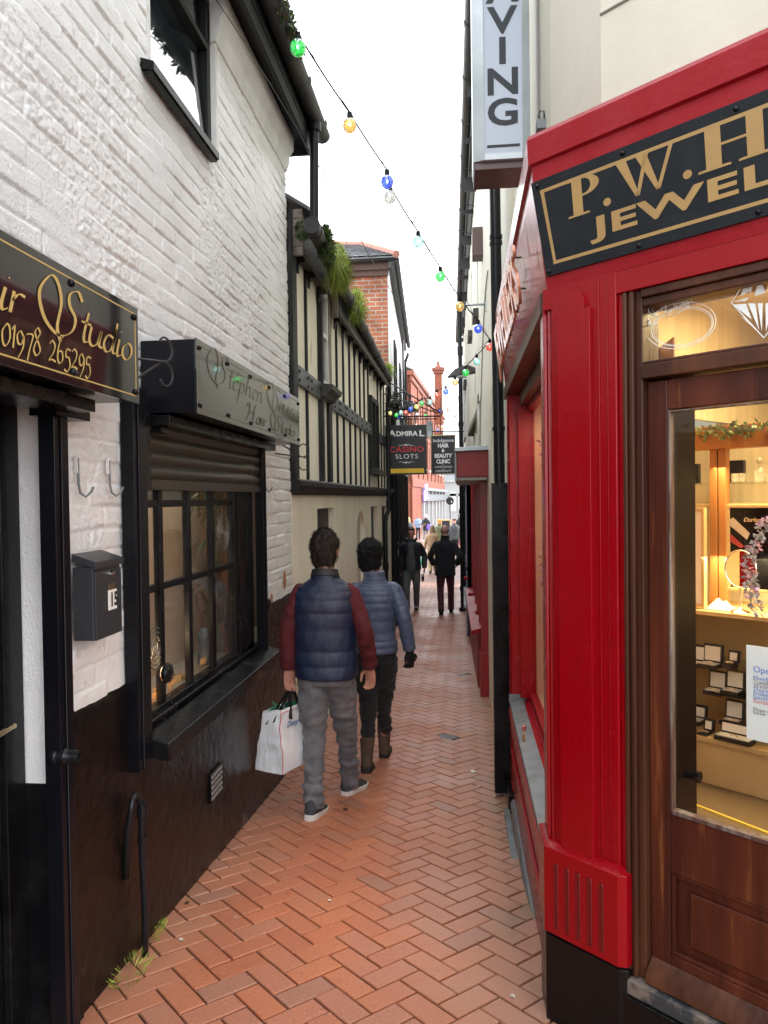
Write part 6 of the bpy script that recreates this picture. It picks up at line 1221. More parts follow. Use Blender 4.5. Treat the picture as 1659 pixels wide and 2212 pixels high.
# bag
m_bagw = mk('white_woven_plastic', (.74, .76, .78), .35, col2=(.66, .68, .70), nscale=5, bump=.6, bscale=7, bstretch=(2, 2, .8), bdist=.03); hw = Vector(P1['wr'][-1])*km
bgp = Vector((c.x, 4.42, gz(4.42)))+Vector((-.262, -.02, .285)); bag = thing('shopping_bag', tuple(bgp), 'large white woven shopping bag with black handles and red piping in the man\'s hand', 'bag'); ORG.pop(bag.name); bag.rotation_euler.z = R(-24)
def bagring(f, w, l): n = 10; return [Vector((x+.008*noise.noise(Vector((x*20, y*20, f*9))), y+.012*noise.noise(Vector((y*17, x*11, f*7))), .355*f+(.012*math.sin(x*30) if f == 1 else 0))) for x, y in [(-w+2*w*i/n, -l) for i in range(n)]+[(w, -l+2*l*i/n) for i in range(n)]+[(w-2*w*i/n, l) for i in range(n)]+[(-w, l-2*l*i/n) for i in range(n)]]
fs = [i/14 for i in range(15)]; rg = [bagring(f, .098-.030*f+.008*math.sin(f*6), .155-.035*f) for f in fs]; mb = MB(); mb.rings(rg, cap=False); mb.f.append(list(range(40))[::-1]); inner = [[v*1 for v in r] for r in rg[:7:-1]]
mb.build('sack', m_bagw, bag, smooth='auto'); bs = bag.children[0]; sd_ = bs.modifiers.new('solid', 'SOLIDIFY'); sd_.thickness = .003; sd_.offset = 0
mb = MB(); mb.tube([r[10]+Vector((.002, -.002, 0)) for r in rg], .0024, 6); mb.build('piping', mk('red_piping', (.55, .04, .04), .5), bag, smooth=True); mb = MB(); mb.tube([rg[-1][10+i]+Vector((.003, 0, -.02)) for i in range(11)], .002, 6); mb.build('stitching', bpy.data.materials['red_piping'], bag, smooth=True)
hl = bag.matrix_world; hh = Matrix.Rotation(R(24), 3, 'Z') @ (Vector((c.x, 4.42, gz(4.42)))+hw+Vector((.012, -.012, -.088*km))-bgp)
mb = MB()
for (a, b) in ((6, 24), (4, 26)): pass
def strap(p0, p1):
    m_ = MB(); n = 16; mid = hh; pts = []
    for i in range(n+1):
        u_ = i/n; q = (p0+Vector((0, 0, -.07)))*(1-u_)**2+2*u_*(1-u_)*(mid*2-(p0+p1)/2)+ (p1+Vector((0, 0, -.07)))*u_**2; pts.append(q)
    sd2 = (p1-p0).normalized().cross(Vector((0, 0, 1))).normalized()*.020; k0 = len(m_.v)
    for q in pts: m_.v += [q-sd2*.2+(p1-p0).normalized()*.0, q+sd2]
    for i in range(n): m_.f.append([2*i, 2*i+1, 2*i+3, 2*i+2])
    o = m_.build('handle', m_blackm, bag); s_ = o.modifiers.new('solid', 'SOLIDIFY'); s_.thickness = .004
strap(rg[-1][3]+Vector((0, -.006, 0)), rg[-1][7]+Vector((.0, -.006, 0))); strap(rg[-1][13]+Vector((.006, 0, 0)), rg[-1][18]+Vector((.006, 0, 0)))
m_ = MB(); leafclump(m_, (0, 0, .335), .05, 30, .05, .03, .3, 0, (.8, 1.6, .4)); m_.build('green_wrapper', mk('green_film', (.02, .17, .09), .3), bag)
text('Deep De', Vector((.086, -.085, .255)), (0, 1, 0), (0, 0, 1), .05, mk('blue_script', (.08, .16, .35), .6), 'printed_script', bag, shear=.3)
# ---- woman in the blue down jacket
m_down = mk('blue_down_jacket', (.060, .080, .140), .40, col2=(.078, .10, .17), nscale=6, bump=.5, bscale=16, bstretch=(2.4, 2.4, 1), bdist=.012, spec=.5); m_blk = cloth('black_denim', (.008, .008, .010), rough=.9); m_boot = mk('brown_suede', (.075, .048, .03), .85, col2=(.11, .075, .05), nscale=14, bump=.4)
cw_ = atY(812, 1500, 5.40)
def slw(dy): return gz(5.40+dy)-gz(5.40)
P2 = dict(knee={-1: (-.06, .00, .48), 1: (.055, .10, .50)}, ank={-1: (-.055, -.15, .09+slw(-.15)), 1: (.035, .26, .09+slw(.26))}, toe={-1: .25}, elb={-1: (-.225, .03, 1.15), 1: (.235, -.06, 1.17)}, wr={-1: (-.24, .16, .96), 1: (.275, -.03, .915)}, hd={-1: (0, .3, -1), 1: (-.02, .02, -1)}, head=(-.03, .035, 1.65), yaw=.25, pitch=0, sw=.165, shoulder=1.42, curl=1.3, palm={1: (-.5, .9, 0)})
wom, _, kw = person('woman with black curly hair in slate blue quilted jacket, black trousers and brown boots', gy(cw_.x, 5.40), 0, 1.635, P2, dict(trousers=m_blk, top=m_down, quilt=13, squilt=11, hem=.90, collar=1.535, wa=[.178, .176, .160, .170, .178, .175, .150, .110, .088, .082], wb=[.14, .135, .125, .125, .128, .12, .105, .09, .084, .08],
    shoe=m_boot, boot=1, sole=mk('dark_sole', (.02, .017, .015), .8), hair=(mh2, 'curly'), strands=4200, tw=1.02, flare=.86, hemz=.10, sleeve=[.062, .062, .057, .054, .048]), vox=.006)
m_ = MB(); hand(m_, Vector(P2['wr'][1])*kw, (-.03, .05, -1), (-.5, .9, 0), 1.7, 1, kw*1.12); loft(m_, [Vector(P2['wr'][1])*kw+Vector(v) for v in ((0, 0, .03), (0, 0, -.02), (-.004, .012, -.06), (-.006, .012, -.095))], [.030, .032, .042, .030], [.026, .028, .032, .024], 14, 3); remesh(m_, 'glove', m_blackm, wom, .005, 2)
# ---- young man walking towards the camera
m_puff = cloth('black_padded_nylon', (.010, .012, .018), rough=.5, b=.6); m_hood = cloth('grey_hooded_top', (.085, .095, .10)); m_gtr = cloth('grey_cargo_trousers', (.10, .11, .11))
def put(px, py, Y): q = atY(px, py, Y); return gy(q.x, Y)
P3 = dict(knee={-1: (-.10, .03, .50), 1: (.10, .12, .50)}, ank={-1: (-.08, -.22, .11), 1: (.09, .12, .09)}, toe={-1: .3}, elb={-1: (-.27, -.04, 1.14), 1: (.27, -.04, 1.14)}, wr={-1: (-.27, .06, .90), 1: (.26, .04, .88)}, head=(.0, .06, 1.63), yaw=0, pitch=.16, sw=.175)
ym, hfy, ky = person('young man in open black jacket and grey hooded top walking towards the camera', put(889, 1220, 15.4), math.pi, 1.75, P3, dict(trousers=m_gtr, top=m_puff, hem=.86, bulk=1.10, collar=1.50, sleeve=[.066, .066, .062, .058, .052], shoe=mk('dark_trainer', (.03, .03, .03), .6), sole=mk('pale_sole', (.4, .4, .4), .6), hair=(mk('brown_crop', (.05, .03, .02), .6), 'crop'), face=1, tw=1.05, skin=m_skp), vox=.009)
m_ = MB(); loft(m_, [(0, .075, .84), (0, .08, 1.0), (0, .078, 1.2), (0, .075, 1.36), (0, .05, 1.44)], [.12, .105, .085, .075, .06], [.082, .082, .082, .07, .06], 20, 4); remesh(m_, 'hooded_top', m_hood, ym, .009, 2, fold(.004, 12, 1))
m_ = MB(); m_.tube([Vector((.105*math.cos(a), -.02+.09*math.sin(a), 1.475+.03*math.cos(a*2))) for a in [2*math.pi*i/18 for i in range(19)]], .033, 10); remesh(m_, 'hood', m_puff, ym, .009, 2)
m_ = MB(); m_.tube([Vector((.075*math.cos(a), .03+.06*math.sin(a), 1.49+.0*math.cos(a*2))) for a in [2*math.pi*i/18 for i in range(19)]], .02, 10); remesh(m_, 'inner_hood', m_hood, ym, .009, 1)
fy = put(889, 1220, 15.4); cn = thing('drinks_can', (fy.x+.235, 15.33, fy.z+.70), 'tall silver drinks can in the hand of the young man in the grey hooded top', 'can'); m_ = MB(); m_.lathe([(.001, -.075), (.024, -.075), (.03, -.065), (.03, .065), (.024, .078), (.001, .078)], (fy.x+.235, 15.33, fy.z+.70), 16); m_.build('can_body', m_chrome, cn, smooth='auto'); m_ = MB(); m_.lathe([(.0305, -.03), (.0305, .03)], (fy.x+.235, 15.33, fy.z+.70), 16); m_.build('band', m_blackm, cn)
# ---- bald man in the dark coat
m_coat = cloth('black_wool_coat', (.008, .009, .013), rough=.95); m_mar = cloth('maroon_trousers', (.055, .008, .016)); pass
P4_ = dict(knee={-1: (-.10, -.0, .49), 1: (.10, .12, .50)}, ank={-1: (-.085, -.20, .10), 1: (.10, .25, .075)}, toe={-1: .25}, elb={-1: (-.285, -.12, 1.15), 1: (.285, -.12, 1.15)}, wr={-1: (-.235, .03, .98), 1: (.235, .03, .98)}, hd={-1: (.5, .5, -1), 1: (-.5, .5, -1)}, head=(-.0, .05, 1.64), yaw=.2, sw=.185)
person('bald man in black coat and maroon trousers walking away down the alley', put(962, 1230, 14.95), 0, 1.79, P4_, dict(trousers=m_mar, top=m_coat, hem=.76, bulk=1.10, wa=[.185, .18, .175, .185, .20, .198, .165, .11, .08, .074], collar=1.55, skin=m_skp, shoe=m_black, sleeve=[.064, .064, .06, .057, .054], tw=.98), vox=.009)
# ---- people farther off
m_camel = cloth('camel_wool', (.26, .17, .09)); m_blond = mk('dark_blond_hair', (.20, .13, .07), .6, col2=(.12, .08, .04), nscale=20); m_olive = cloth('olive_parka', (.09, .10, .045)); m_orange = mk('orange_fur', (.55, .27, .10), .9); m_denim = cloth('light_denim', (.16, .22, .32)); m_grj = cloth('slate_jacket', (.045, .052, .06)); m_tan = cloth('tan_trousers', (.32, .24, .14))
V = .014
cp = put(934, 1180, 25)
person('woman with long dark blond hair in a camel coat, walking ahead of the bald man', cp, 0, 1.62, dict(sw=.17), dict(trousers=m_tan, top=m_camel, topname='coat', hem=.52, bulk=1.08, wa=[.22, .19, .17, .178, .186, .184, .155, .12, .10, .09], shoe=m_blackm, hair=(m_blond, 'long'), flare=1.3), vox=V)
gb = cp+Vector((-.30, -.05, .42)); bg2 = thing('carrier_bag', tuple(gb), 'green carrier bag with red handles held by the woman in the camel coat', 'bag'); m_ = MB(); m_.rings([[gb+Vector((w*math.cos(a), .10*math.sin(a), z)) for a in [math.pi*i/8 for i in range(16)]] for z, w in ((-.14, .07), (-.12, .11), (0, .12), (.12, .10), (.18, .06))]); m_.build('sack', mk('green_plastic', (.01, .20, .09), .3), bg2, smooth='auto'); m_ = MB(); m_.tube([gb+Vector((-.05, 0, .17)), gb+Vector((0, 0, .34)), gb+Vector((.05, 0, .17))], .012, 6); m_.build('handle', mk('red_plastic', (.6, .03, .03), .4), bg2)
person('person in an orange fur hat and olive parka with its back to the camera', put(950, 1170, 32), 0, 1.72, dict(), dict(trousers=m_blk, top=m_olive, hem=.75, bulk=1.15, shoe=m_blackm, hair=(m_orange, 'hat')), vox=V)
person('man in dark cap and slate jacket walking towards the camera on the right', put(982, 1170, 33), math.pi, 1.74, dict(pitch=.1), dict(trousers=m_blk, top=m_grj, hem=.8, bulk=1.15, shoe=m_blackm, skin=m_skp, face=1, hair=(mk('dark_red_cap', (.05, .012, .012), .8), 'cap')), vox=V)
person('person in black jacket at the right edge of the far street', put(993, 1160, 43), .3, 1.78, dict(), dict(trousers=m_mar, top=m_coat, hem=.8, bulk=1.2, shoe=mk('red_shoe', (.3, .02, .03), .5), hair=(mk('grey_beanie', (.15, .13, .12), .9), 'hat')), vox=V)
person('woman in pale denim jacket and black trousers facing the camera beside the red brick building', put(903, 1140, 49.5), math.pi, 1.66, dict(elb={-1: (-.27, .0, 1.14), 1: (.27, .0, 1.14)}, wr={-1: (-.08, .2, 1.16), 1: (.20, .16, 1.05)}), dict(trousers=m_blk, top=m_denim, hem=.85, bulk=1.15, shoe=m_blackm, face=1, hair=(mk('brown_long_hair', (.06, .035, .02), .6), 'crop'), tw=.9), vox=V)
person('woman in white hood and black coat with a purple bag, facing the camera', put(920, 1140, 47.5), math.pi-.3, 1.70, dict(elb={-1: (-.27, .0, 1.14), 1: (.27, .0, 1.14)}, wr={-1: (-.04, .2, 1.16), 1: (.06, .2, 1.12)}), dict(trousers=m_gtr, top=m_coat, hem=.72, bulk=1.12, shoe=mk('white_trainer', (.7, .68, .68), .6), face=1, hair=(mk('white_hood', (.72, .70, .66), .9), 'hood'), tw=.85), vox=V)
pb = put(928, 1140, 47.2)+Vector((0, 0, .95)); m_ = MB(); m_.rings([[pb+Vector((w*math.cos(a), .1*math.sin(a), z)) for a in [math.pi*i/8 for i in range(16)]] for z, w in ((-.2, .12), (-.17, .18), (0, .19), (.1, .15), (.14, .08))]); tag(m_.build('purple_bag', mk('purple_plastic', (.17, .10, .55), .4), smooth='auto'), 'bulging purple bag carried by the woman in the white hood', 'bag')
person('fair haired person in dark jacket half hidden by the left wall', put(883, 1150, 40), .2, 1.68, dict(), dict(trousers=m_blk, top=m_grj, hem=.8, bulk=1.05, shoe=m_blackm, hair=(mk('fair_hair', (.5, .36, .2), .6), 'long')), vox=V)
# ================================================================ left side beyond the timbered building
m_brick = brickmat('old_red_brick', (.40, .12, .055), (.26, .085, .05), (.34, .29, .23), .235, .078, var=.45); m_brick2 = brickmat('victorian_red_brick', (.26, .070, .035), (.21, .058, .03), (.20, .11, .075), .235, .078, 'Y', var=.15, msize=.006); m_terra = mk('terracotta', (.22, .068, .038), .7, bump=.3, col2=(.18, .055, .032)); m_brick3 = brickmat('victorian_red_brick_front', (.26, .070, .035), (.21, .058, .03), (.20, .11, .075), .235, .078, 'X', var=.15, msize=.006)
hb = thing('red_brick_gable_house', (-3, 15, gz(15)), 'old red brick house end with slate hip roof, rising behind the timbered building', 'building')
gw = MB(); gw.box(-6.5, -1.31, 13.45, 13.70, -1, 5.77); gw.build('brick_wall', m_brick, hb)
m_rend = mk('white_render', (.55, .56, .56), .7, col2=(.52, .53, .52), nscale=2, bump=.2, stretch=(1, 1, .3))
def SF(s, t, z): return Vector((-1.29-.043*(s-13.45)+t, s, z))
mb = wallpanel(SF, 13.72, 20.7, 2.2, 5.78, 0, [(15.0, 15.9, 3.4, 4.7), (17.6, 18.5, 3.4, 4.7)], th=.3); mb.fb(SF, 13.43, 13.72, -.019, .012, 2.2, 5.77); mb.build('rendered_side', m_rend, hb)
for y in (15.0, 17.6):
    mb = MB()
    for a in ((y, y+.07, 3.4, 4.7), (y+.83, y+.9, 3.4, 4.7), (y+.07, y+.83, 3.4, 3.47), (y+.07, y+.83, 4.63, 4.7), (y+.07, y+.83, 4.02, 4.07)): mb.fb(SF, a[0], a[1], -.1, .03, a[2], a[3])
    w = mb.build('window', m_blackm, hb); mb = MB(); mb.fb(SF, y, y+.9, -.09, -.085, 3.4, 4.7); mb.build('pane', m_glassr, w); mb = MB(); mb.fb(SF, y-.05, y+.95, 0, .10, 3.28, 3.38); mb.build('sill', m_gut, w)
mb = MB(); mb.box(-6.6, -1.27, 13.36, 13.45, 5.62, 5.77); mb.box(-6.6, -1.3, 13.40, 13.45, 5.52, 5.62); mb.build('dentil_course', mk('dark_old_brick', (.09, .05, .04), .9, bump=.5, bscale=30, island=.3), hb)
mb = MB(); mb.tube([(-6.6, 13.30, 5.77), (-1.16, 13.30, 5.79)], .05, 10); mb.tube([SF(13.3, .15, 5.77), SF(20.9, .15, 5.75)], .055, 10); mb.fb(SF, 13.3, 20.9, .0, .08, 5.62, 5.77); mb.build('gutter', m_gut, hb, smooth='auto')
mb = MB(); A1 = Vector((-6.7, 13.22, 5.80)); B1 = Vector((-1.12, 13.22, 5.81)); C1 = Vector((-1.45, 21, 5.79)); A2 = Vector((-6.5, 15.4, 7.05)); B2 = Vector((-1.9, 14.5, 6.45)); C2 = Vector((-3.2, 21, 7.0))
n = 10
for i in range(n):
    a, b = A1.lerp(A2, i/n), B1.lerp(B2, i/n); c_, d = A1.lerp(A2, (i+1)/n), B1.lerp(B2, (i+1)/n); m = 22
    for j in range(m):
        o = .5/m*(i % 2); u0_, u1 = min(1, j/m+o), min(1, (j+1)/m+o-.003)
        if u1 > u0_: q = [a.lerp(b, u0_), a.lerp(b, u1), c_.lerp(d, u1), c_.lerp(d, u0_)]; q[0] = q[0]+Vector((0, 0, .022)); q[1] = q[1]+Vector((0, 0, .022)); mb.prism(q, (0, 0, .012))
mb.prism([B1, C1, C2, B2], (0, 0, .03)); dz_ = Vector((0, 0, -.03)); mb.prism([A1+dz_, B1+dz_, B2+dz_, A2+dz_], (0, 0, .02)); mb.build('slate_roof', m_slate, hb)
mb = MB()
for i in range(16): a, b = A2.lerp(B2, i/16), A2.lerp(B2, (i+.94)/16); mb.tube([a, b], .085, 8)
for i in range(8): a, b = B1.lerp(B2, i/8), B1.lerp(B2, (i+.94)/8); mb.tube([a+Vector((0, 0, .02)), b+Vector((0, 0, .02))], .07, 8)
mb.build('ridge_tiles', m_redtile, hb)
p2 = thing('downpipe', tuple(SF(20.5, .1, -1)), 'thin black downpipe at the far corner of the white rendered side wall', 'drainpipe'); mb = MB(); mb.tube([SF(20.6, .15, 5.5), SF(20.6, .05, 5.25), SF(20.6, .05, -1.1)], .045, 10); mb.tube([SF(18.9, .06, 5.5), SF(18.9, .06, 2.2)], .03, 8); islands(mb, 'pipe', m_pvc, p2, smooth=True)
ds = thing('dark_shopfront', (-1.3, 16, gz(16)), 'black painted shopfront with thick beams beneath the white rendered side wall, on the left', 'shop'); mb = MB()
mb.fb(SF, 13.4, 20.7, -.3, -.05, -1.1, 2.3); mb.build('backing', m_black, ds); mb = MB()
for y in (13.42, 14.3, 15.2, 16.4, 17.6, 18.8, 20.4): mb.fb(SF, y, y+.14, -.05, .06, -1.1, 2.2)
islands(mb, 'post', m_timber, ds, bevel=.005); mb = MB(); mb.fb(SF, 13.4, 20.75, -.05, .10, 2.05, 2.35); mb.fb(SF, 13.4, 20.75, .10, .13, 2.28, 2.35); mb.build('fascia', m_blackm, ds, bevel=.005); mb = MB(); mb.fb(SF, 14.5, 15.1, -.04, -.02, .2, 1.9); mb.fb(SF, 15.5, 16.3, -.04, -.02, .2, 1.9); mb.build('pane', m_signg, ds)
mb = MB(); mb.fb(SF, 14.32, 14.42, .06, .075, .35, .62); mb.build('notice_plate', m_alu, ds)
bp_ = atY(852, 1100, 13.3); p3 = thing('downpipe', tuple(bp_), 'fat black downpipe in front of the black shopfront beams on the left', 'drainpipe'); mb = MB(); mb.tube([(bp_.x, 13.3, 3.2), (bp_.x, 13.3, -.95)], .052, 12); mb.build('pipe', m_pvc, p3, smooth='auto'); mb = MB()
for z in (1.9, .62, -.2): sleeve(mb, (bp_.x, 13.3, z), .066)
islands(mb, 'collar', m_pvc, p3, smooth='auto')
# ---- Admiral sign and its bracket
sg = thing('hanging_sign', tuple(atY(877, 917, 12.2)), 'black hanging sign with white ADMIRAL, red CASINO, white SLOTS and a yellow bar', 'sign'); Ys = 12.2
def A(x, y, t=0, Y=Ys): p = atY(x, y, Y); return Vector((p.x, Y-t, p.z))
a, b = A(833, 1026), A(921, 917); mb = MB(); mb.box(a.x, b.x, Ys, Ys+.05, a.z, b.z); mb.build('panel', mk('black_sign_face', (.008, .009, .012), .35), sg, bevel=.003)
m_wt = mk('white_vinyl', (.8, .8, .8), .5); m_rv = mk('red_vinyl', (.70, .03, .05), .5); m_yv = mk('yellow_vinyl', (.82, .55, .03), .5)
W_ = b.x-a.x
text('A', A(840.5, 942, .002), (1, 0, 0), (0, 0, 1), .135, m_wt, 'lettering', sg, width=.118, bold=.004); text('DMIRA', A(855.5, 942, .002), (1, 0, 0), (0, 0, 1), .11, m_wt, 'lettering', sg, width=.355, bold=.004); text('L', A(905, 942, .002), (1, 0, 0), (0, 0, 1), .135, m_wt, 'lettering', sg, width=.085, bold=.004)
text('CASINO', A(841, 977, .002), (1, 0, 0), (0, 0, 1), .13, m_rv, 'lettering', sg, width=.565, bold=.0015, sp=1.1); text('SLOTS', A(854, 991, .002), (1, 0, 0), (0, 0, 1), .105, m_wt, 'lettering', sg, width=.37, sp=1.15)
mb = MB(); p, q = A(838, 1022.5), A(916, 1011.5); mb.box(p.x, q.x, Ys-.003, Ys, p.z, q.z); mb.build('yellow_bar', m_yv, sg)
for yy, s_ in ((962, 1), (998, -1)):
    mb = MB()
    for sx in (-1, 1): mb.tube([A(877.5+sx*2, yy, .003), A(877.5+sx*6, yy-2*s_, .003), A(877.5+sx*10, yy+.8*s_, .003), A(877.5+sx*17, yy-.3*s_, .003)], [.006, .006, .004, .002], 6)
    mb.prism([A(877.5, yy-4*s_, .001), A(879.5, yy-1*s_, .001), A(877.5, yy+1.5*s_, .001), A(875.5, yy-1*s_, .001)], (0, -.003, 0)); mb.build('flourish', m_wt, sg)
mb = MB(); m2 = MB()
mb.tube([A(816, 899, 0, 12.22), A(951, 899, 0, 12.22)], .013, 8); mb.tube([A(838, 905, 0, 12.22), A(944, 905, 0, 12.22)], .010, 8); mb.tube([A(818, 812, 0, 12.22), A(951, 892, 0, 12.22)], .011, 8); mb.tube([A(818, 846, 0, 12.22), A(946, 893, 0, 12.22)], .009, 8)
mb.tube([A(951+6*math.sin(i*.5), 893-3+6*math.cos(i*.5), 0, 12.22) for i in range(9)], .010, 8)
for cx, cy, r_ in ((826, 880, 9), (824, 862, 6), (822, 838, 5)): mb.tube([A(cx+r_*math.cos(i*.5), cy+r_*1.2*math.sin(i*.5), 0, 12.22) for i in range(12)], .007, 6)
for x in (840, 914): mb.tube([A(x, 905, 0, 12.22), A(x, 918, 0, 12.22)], .007, 6)
mb.tube([A(816, 810, 0, 12.22), A(816, 902, 0, 12.22)], .012, 8); mb.build('iron_bracket', m_iron, sg, smooth=True)
# ---- Indulgence sign
s3 = thing('hanging_sign', tuple(atY(957, 940, 14.4)), 'narrow black hanging sign reading Indulgence HAIR & BEAUTY CLINIC with phone numbers', 'sign'); Yi = 14.4
def I_(x, y, t=0): p = atY(x, y, Yi); return Vector((p.x, Yi-t, p.z))
a, b = I_(931, 1025), I_(984, 940.5); mb = MB(); mb.box(a.x, b.x, Yi, Yi+.05, a.z, b.z); mb.build('panel', bpy.data.materials['black_sign_face'], s3, bevel=.003); mb = MB(); mb.box(a.x-.01, b.x+.01, Yi-.01, Yi+.06, b.z, b.z+.02); mb.box(a.x+.01, a.x+.017, Yi-.003, Yi, a.z+.015, b.z-.015); mb.box(b.x-.017, b.x-.01, Yi-.003, Yi, a.z+.015, b.z-.015); mb.box(a.x+.01, b.x-.01, Yi-.0035, Yi-.0005, a.z+.008, a.z+.015); mb.build('trim', m_brass, s3)
cx = 957.5
for tx, y, sz, wd, m_, bo in (('Indulgence', 954.5, .085, .40, mk('silver_vinyl', (.45, .47, .5), .4), .004), ('HAIR', 966.5, .105, .21, m_wt, .005), ('&', 976.3, .09, .06, m_wt, .004), ('BEAUTY', 988.5, .105, .34, m_wt, .005), ('CLINIC', 1000.6, .105, .27, m_wt, .005), ('Tel:', 1005, .03, .04, m_wt, 0), ('01978 447231', 1010.8, .055, .33, m_wt, 0), ('Mob:', 1014, .03, .05, m_wt, 0), ('07809870697', 1019.6, .055, .31, m_wt, 0)):
    p = I_(cx, y, .003); text(tx, p-Vector((wd/2, 0, 0)), (1, 0, 0), (0, 0, 1), sz, m_, 'lettering', s3, width=wd, bold=bo, shear=.15 if tx[0] == '0' else 0)
mb = MB(); mb.tube([I_(933, 932), I_(1003, 932)], .012, 8); mb.tube([I_(952, 942), I_(952, 860)], .006, 6); mb.tube([I_(935, 932), I_(935, 941)], .006, 6); mb.tube([I_(980, 932), I_(980, 941)], .006, 6); mb.tube([I_(960, 928), I_(975, 916), I_(985, 908), I_(1000, 906)], .008, 6); mb.build('iron_bracket', m_iron, s3, smooth=True)
# ---- lantern, dish, hanging basket
ln_ = thing('wall_lantern', tuple(atY(886, 885, 15.2)), 'black heritage lantern with glazed sides hanging above the black casino sign', 'lamp'); c = atY(886, 890, 15.2); mb = MB()
mb.lathe([(.09, .0), (.14, .01), (.20, .06), (.19, .075), (.13, .14), (.07, .19), (.06, .22), (.03, .24), (.02, .28), (.035, .30), (.015, .34), (.002, .38)], c, 12); mb.build('hood', m_iron, ln_); mb = MB()
for i in range(6): a = i*math.pi/3+.3; mb.tube([c+Vector((.15*math.cos(a), .15*math.sin(a), .01)), c+Vector((.09*math.cos(a), .09*math.sin(a), -.33))], .010, 6)
mb.lathe([(.10, -.33), (.10, -.30), (.02, -.36), (.001, -.38)], c, 12); mb.build('cage', m_iron, ln_); mb = MB(); mb.lathe([(.13, -.01), (.082, -.31)], c, 12); mb.build('panes', m_glassc, ln_); mb = MB(); mb.tube([c+Vector((0, 0, .30)), c+Vector((-.12, 0, .42)), c+Vector((-.35, 0, .35))], .014, 8); mb.build('arm', m_iron, ln_)
c = atY(928, 928, 16); sdh = thing('satellite_dish', tuple(c), 'pale grey satellite dish half hidden behind the black casino sign', 'dish'); mb = MB(); mb.rings([[c+Vector((.13*f*math.cos(a)*.6, -.03*f*f+.03, .20*f*math.sin(a))) for a in [2*math.pi*i/20 for i in range(20)]] for f in (.05, .5, 1, .98)]); mb.build('reflector', m_alu, sdh, smooth=True); mb = MB(); mb.tube([c, c+Vector((-.25, .2, 0)), c+Vector((-.5, .3, 0))], .015, 6); mb.build('mast', m_zinc, sdh)
c = atY(853, 872, 12.9); hbk = thing('hanging_basket', tuple(c), 'dark withered hanging basket beneath the end of the long gutter', 'basket'); mb = MB(); leafclump(mb, c, .12, 500, .07, .012, -.2, .5, (.7, .7, 1.6)); mb.build('withered_foliage', mk('withered_leaf', (.035, .032, .025), .8, island=.4), hbk); mb = MB(); mb.lathe([(.001, -.10), (.06, -.09), (.10, -.02), (.11, .02)], c, 14); mb.build('bowl', m_iron, hbk, smooth=True)
# ================================================================ far end of the street
fb2 = thing('victorian_brick_building', (-3, 60, gz(60)), 'tall orange-red brick Victorian building with cornice at the far end on the left', 'building')
A0 = Vector((-3.72, 55, 0)); B0 = Vector((-2.15, 88, 0)); dv = (B0-A0).normalized(); nv = Vector((dv.y, -dv.x, 0)); LL = (B0-A0).length
def VF(s, t, z): return A0+dv*s+nv*t+Vector((0, 0, z))
ht = 10.55; wins = [(2+i*3.9, 3.1+i*3.9, z0, z1) for i in range(8) for z0, z1 in ((7.2, 9.0), (4.0, 6.0))]
mb = wallpanel(VF, 0, LL, 2.6, ht, 0, wins, th=.3); mb.build('brick_wall', m_brick2, fb2)
mb = MB(); mb.prism([VF(0, -.01, -1.6), VF(0, -9, -1.6), VF(0, -9, ht), VF(0, -.01, ht)], tuple(dv*.3)); mb.build('end_wall', m_brick3, fb2)
mb = MB(); mb.prism([VF(-.2, .25, ht), VF(LL, .25, ht), VF(LL, .25, ht+.35), VF(-.2, .25, ht+.35)], tuple(-nv*9.4)); mb.prism([VF(-.1, .12, ht-.4), VF(LL, .12, ht-.4), VF(LL, .12, ht), VF(-.1, .12, ht)], tuple(-nv*.2)); mb.prism([VF(0, .08, 2.3), VF(LL, .08, 2.3), VF(LL, .08, 3.0), VF(0, .08, 3.0)], tuple(-nv*.3)); mb.prism([VF(0, .06, 6.5), VF(LL, .06, 6.5), VF(LL, .06, 6.75), VF(0, .06, 6.75)], tuple(-nv*.1)); mb.build('cornice', m_terra, fb2, bevel=.03)
mb = MB(); mb.prism([VF(-.2, .2, ht+.35), VF(LL, .2, ht+.35), VF(LL, -4.5, ht+2.6), VF(1.5, -4.5, ht+2.6)], (0, 0, .1)); mb.build('roof', m_slate, fb2)
m_wsur = mk('pale_window_frame', (.55, .45, .40), .6)
for w in wins:
    mb = MB(); mb.fb(VF, w[0], w[1], -.2, -.15, w[2], w[3]); f = mb.build('window', m_signg, fb2); mb = MB()
    for q in ((w[0], w[0]+.12, w[2], w[3]), (w[1]-.12, w[1], w[2], w[3]), (w[0], w[1], (w[2]+w[3])/2-.05, (w[2]+w[3])/2+.05)): mb.fb(VF, q[0], q[1], -.15, -.08, q[2], q[3])
    mb.fb(VF, w[0]-.1, w[1]+.1, -.05, .10, w[2]-.2, w[2]); mb.build('frame', m_wsur, f)
mb = MB()
for i in range(7): mb.fb(VF, 4.2+i*3.9, 4.7+i*3.9, 0, .10, 3.0, ht-.4)
islands(mb, 'pilaster', m_terra, fb2)
mb = MB(); mb.fb(VF, 0, 6.5, -.2, .02, -1.6, 2.3); mb.build('lower_brick', m_brick2, fb2)
sf2 = thing('grey_white_shopfront', tuple(VF(15, 0, -1.5)), 'grey and white shopfront with pilasters under the red brick building, far away', 'shop'); mb = MB(); mb.fb(VF, 6.5, LL, -.2, .05, -1.6, 2.2); mb.build('backing', mk('pale_grey_paint', (.22, .235, .25), .5), sf2); mb = MB()
for i in range(7): mb.fb(VF, 6.6+i*4, 7.3+i*4, .05, .22, -1.6, 2.1)
islands(mb, 'pilaster', mk('white_gloss', (.38, .38, .38), .4), sf2); mb = MB()
for i in range(6): mb.fb(VF, 8.2+i*4, 9.9+i*4, .05, .07, -1.5, .9)
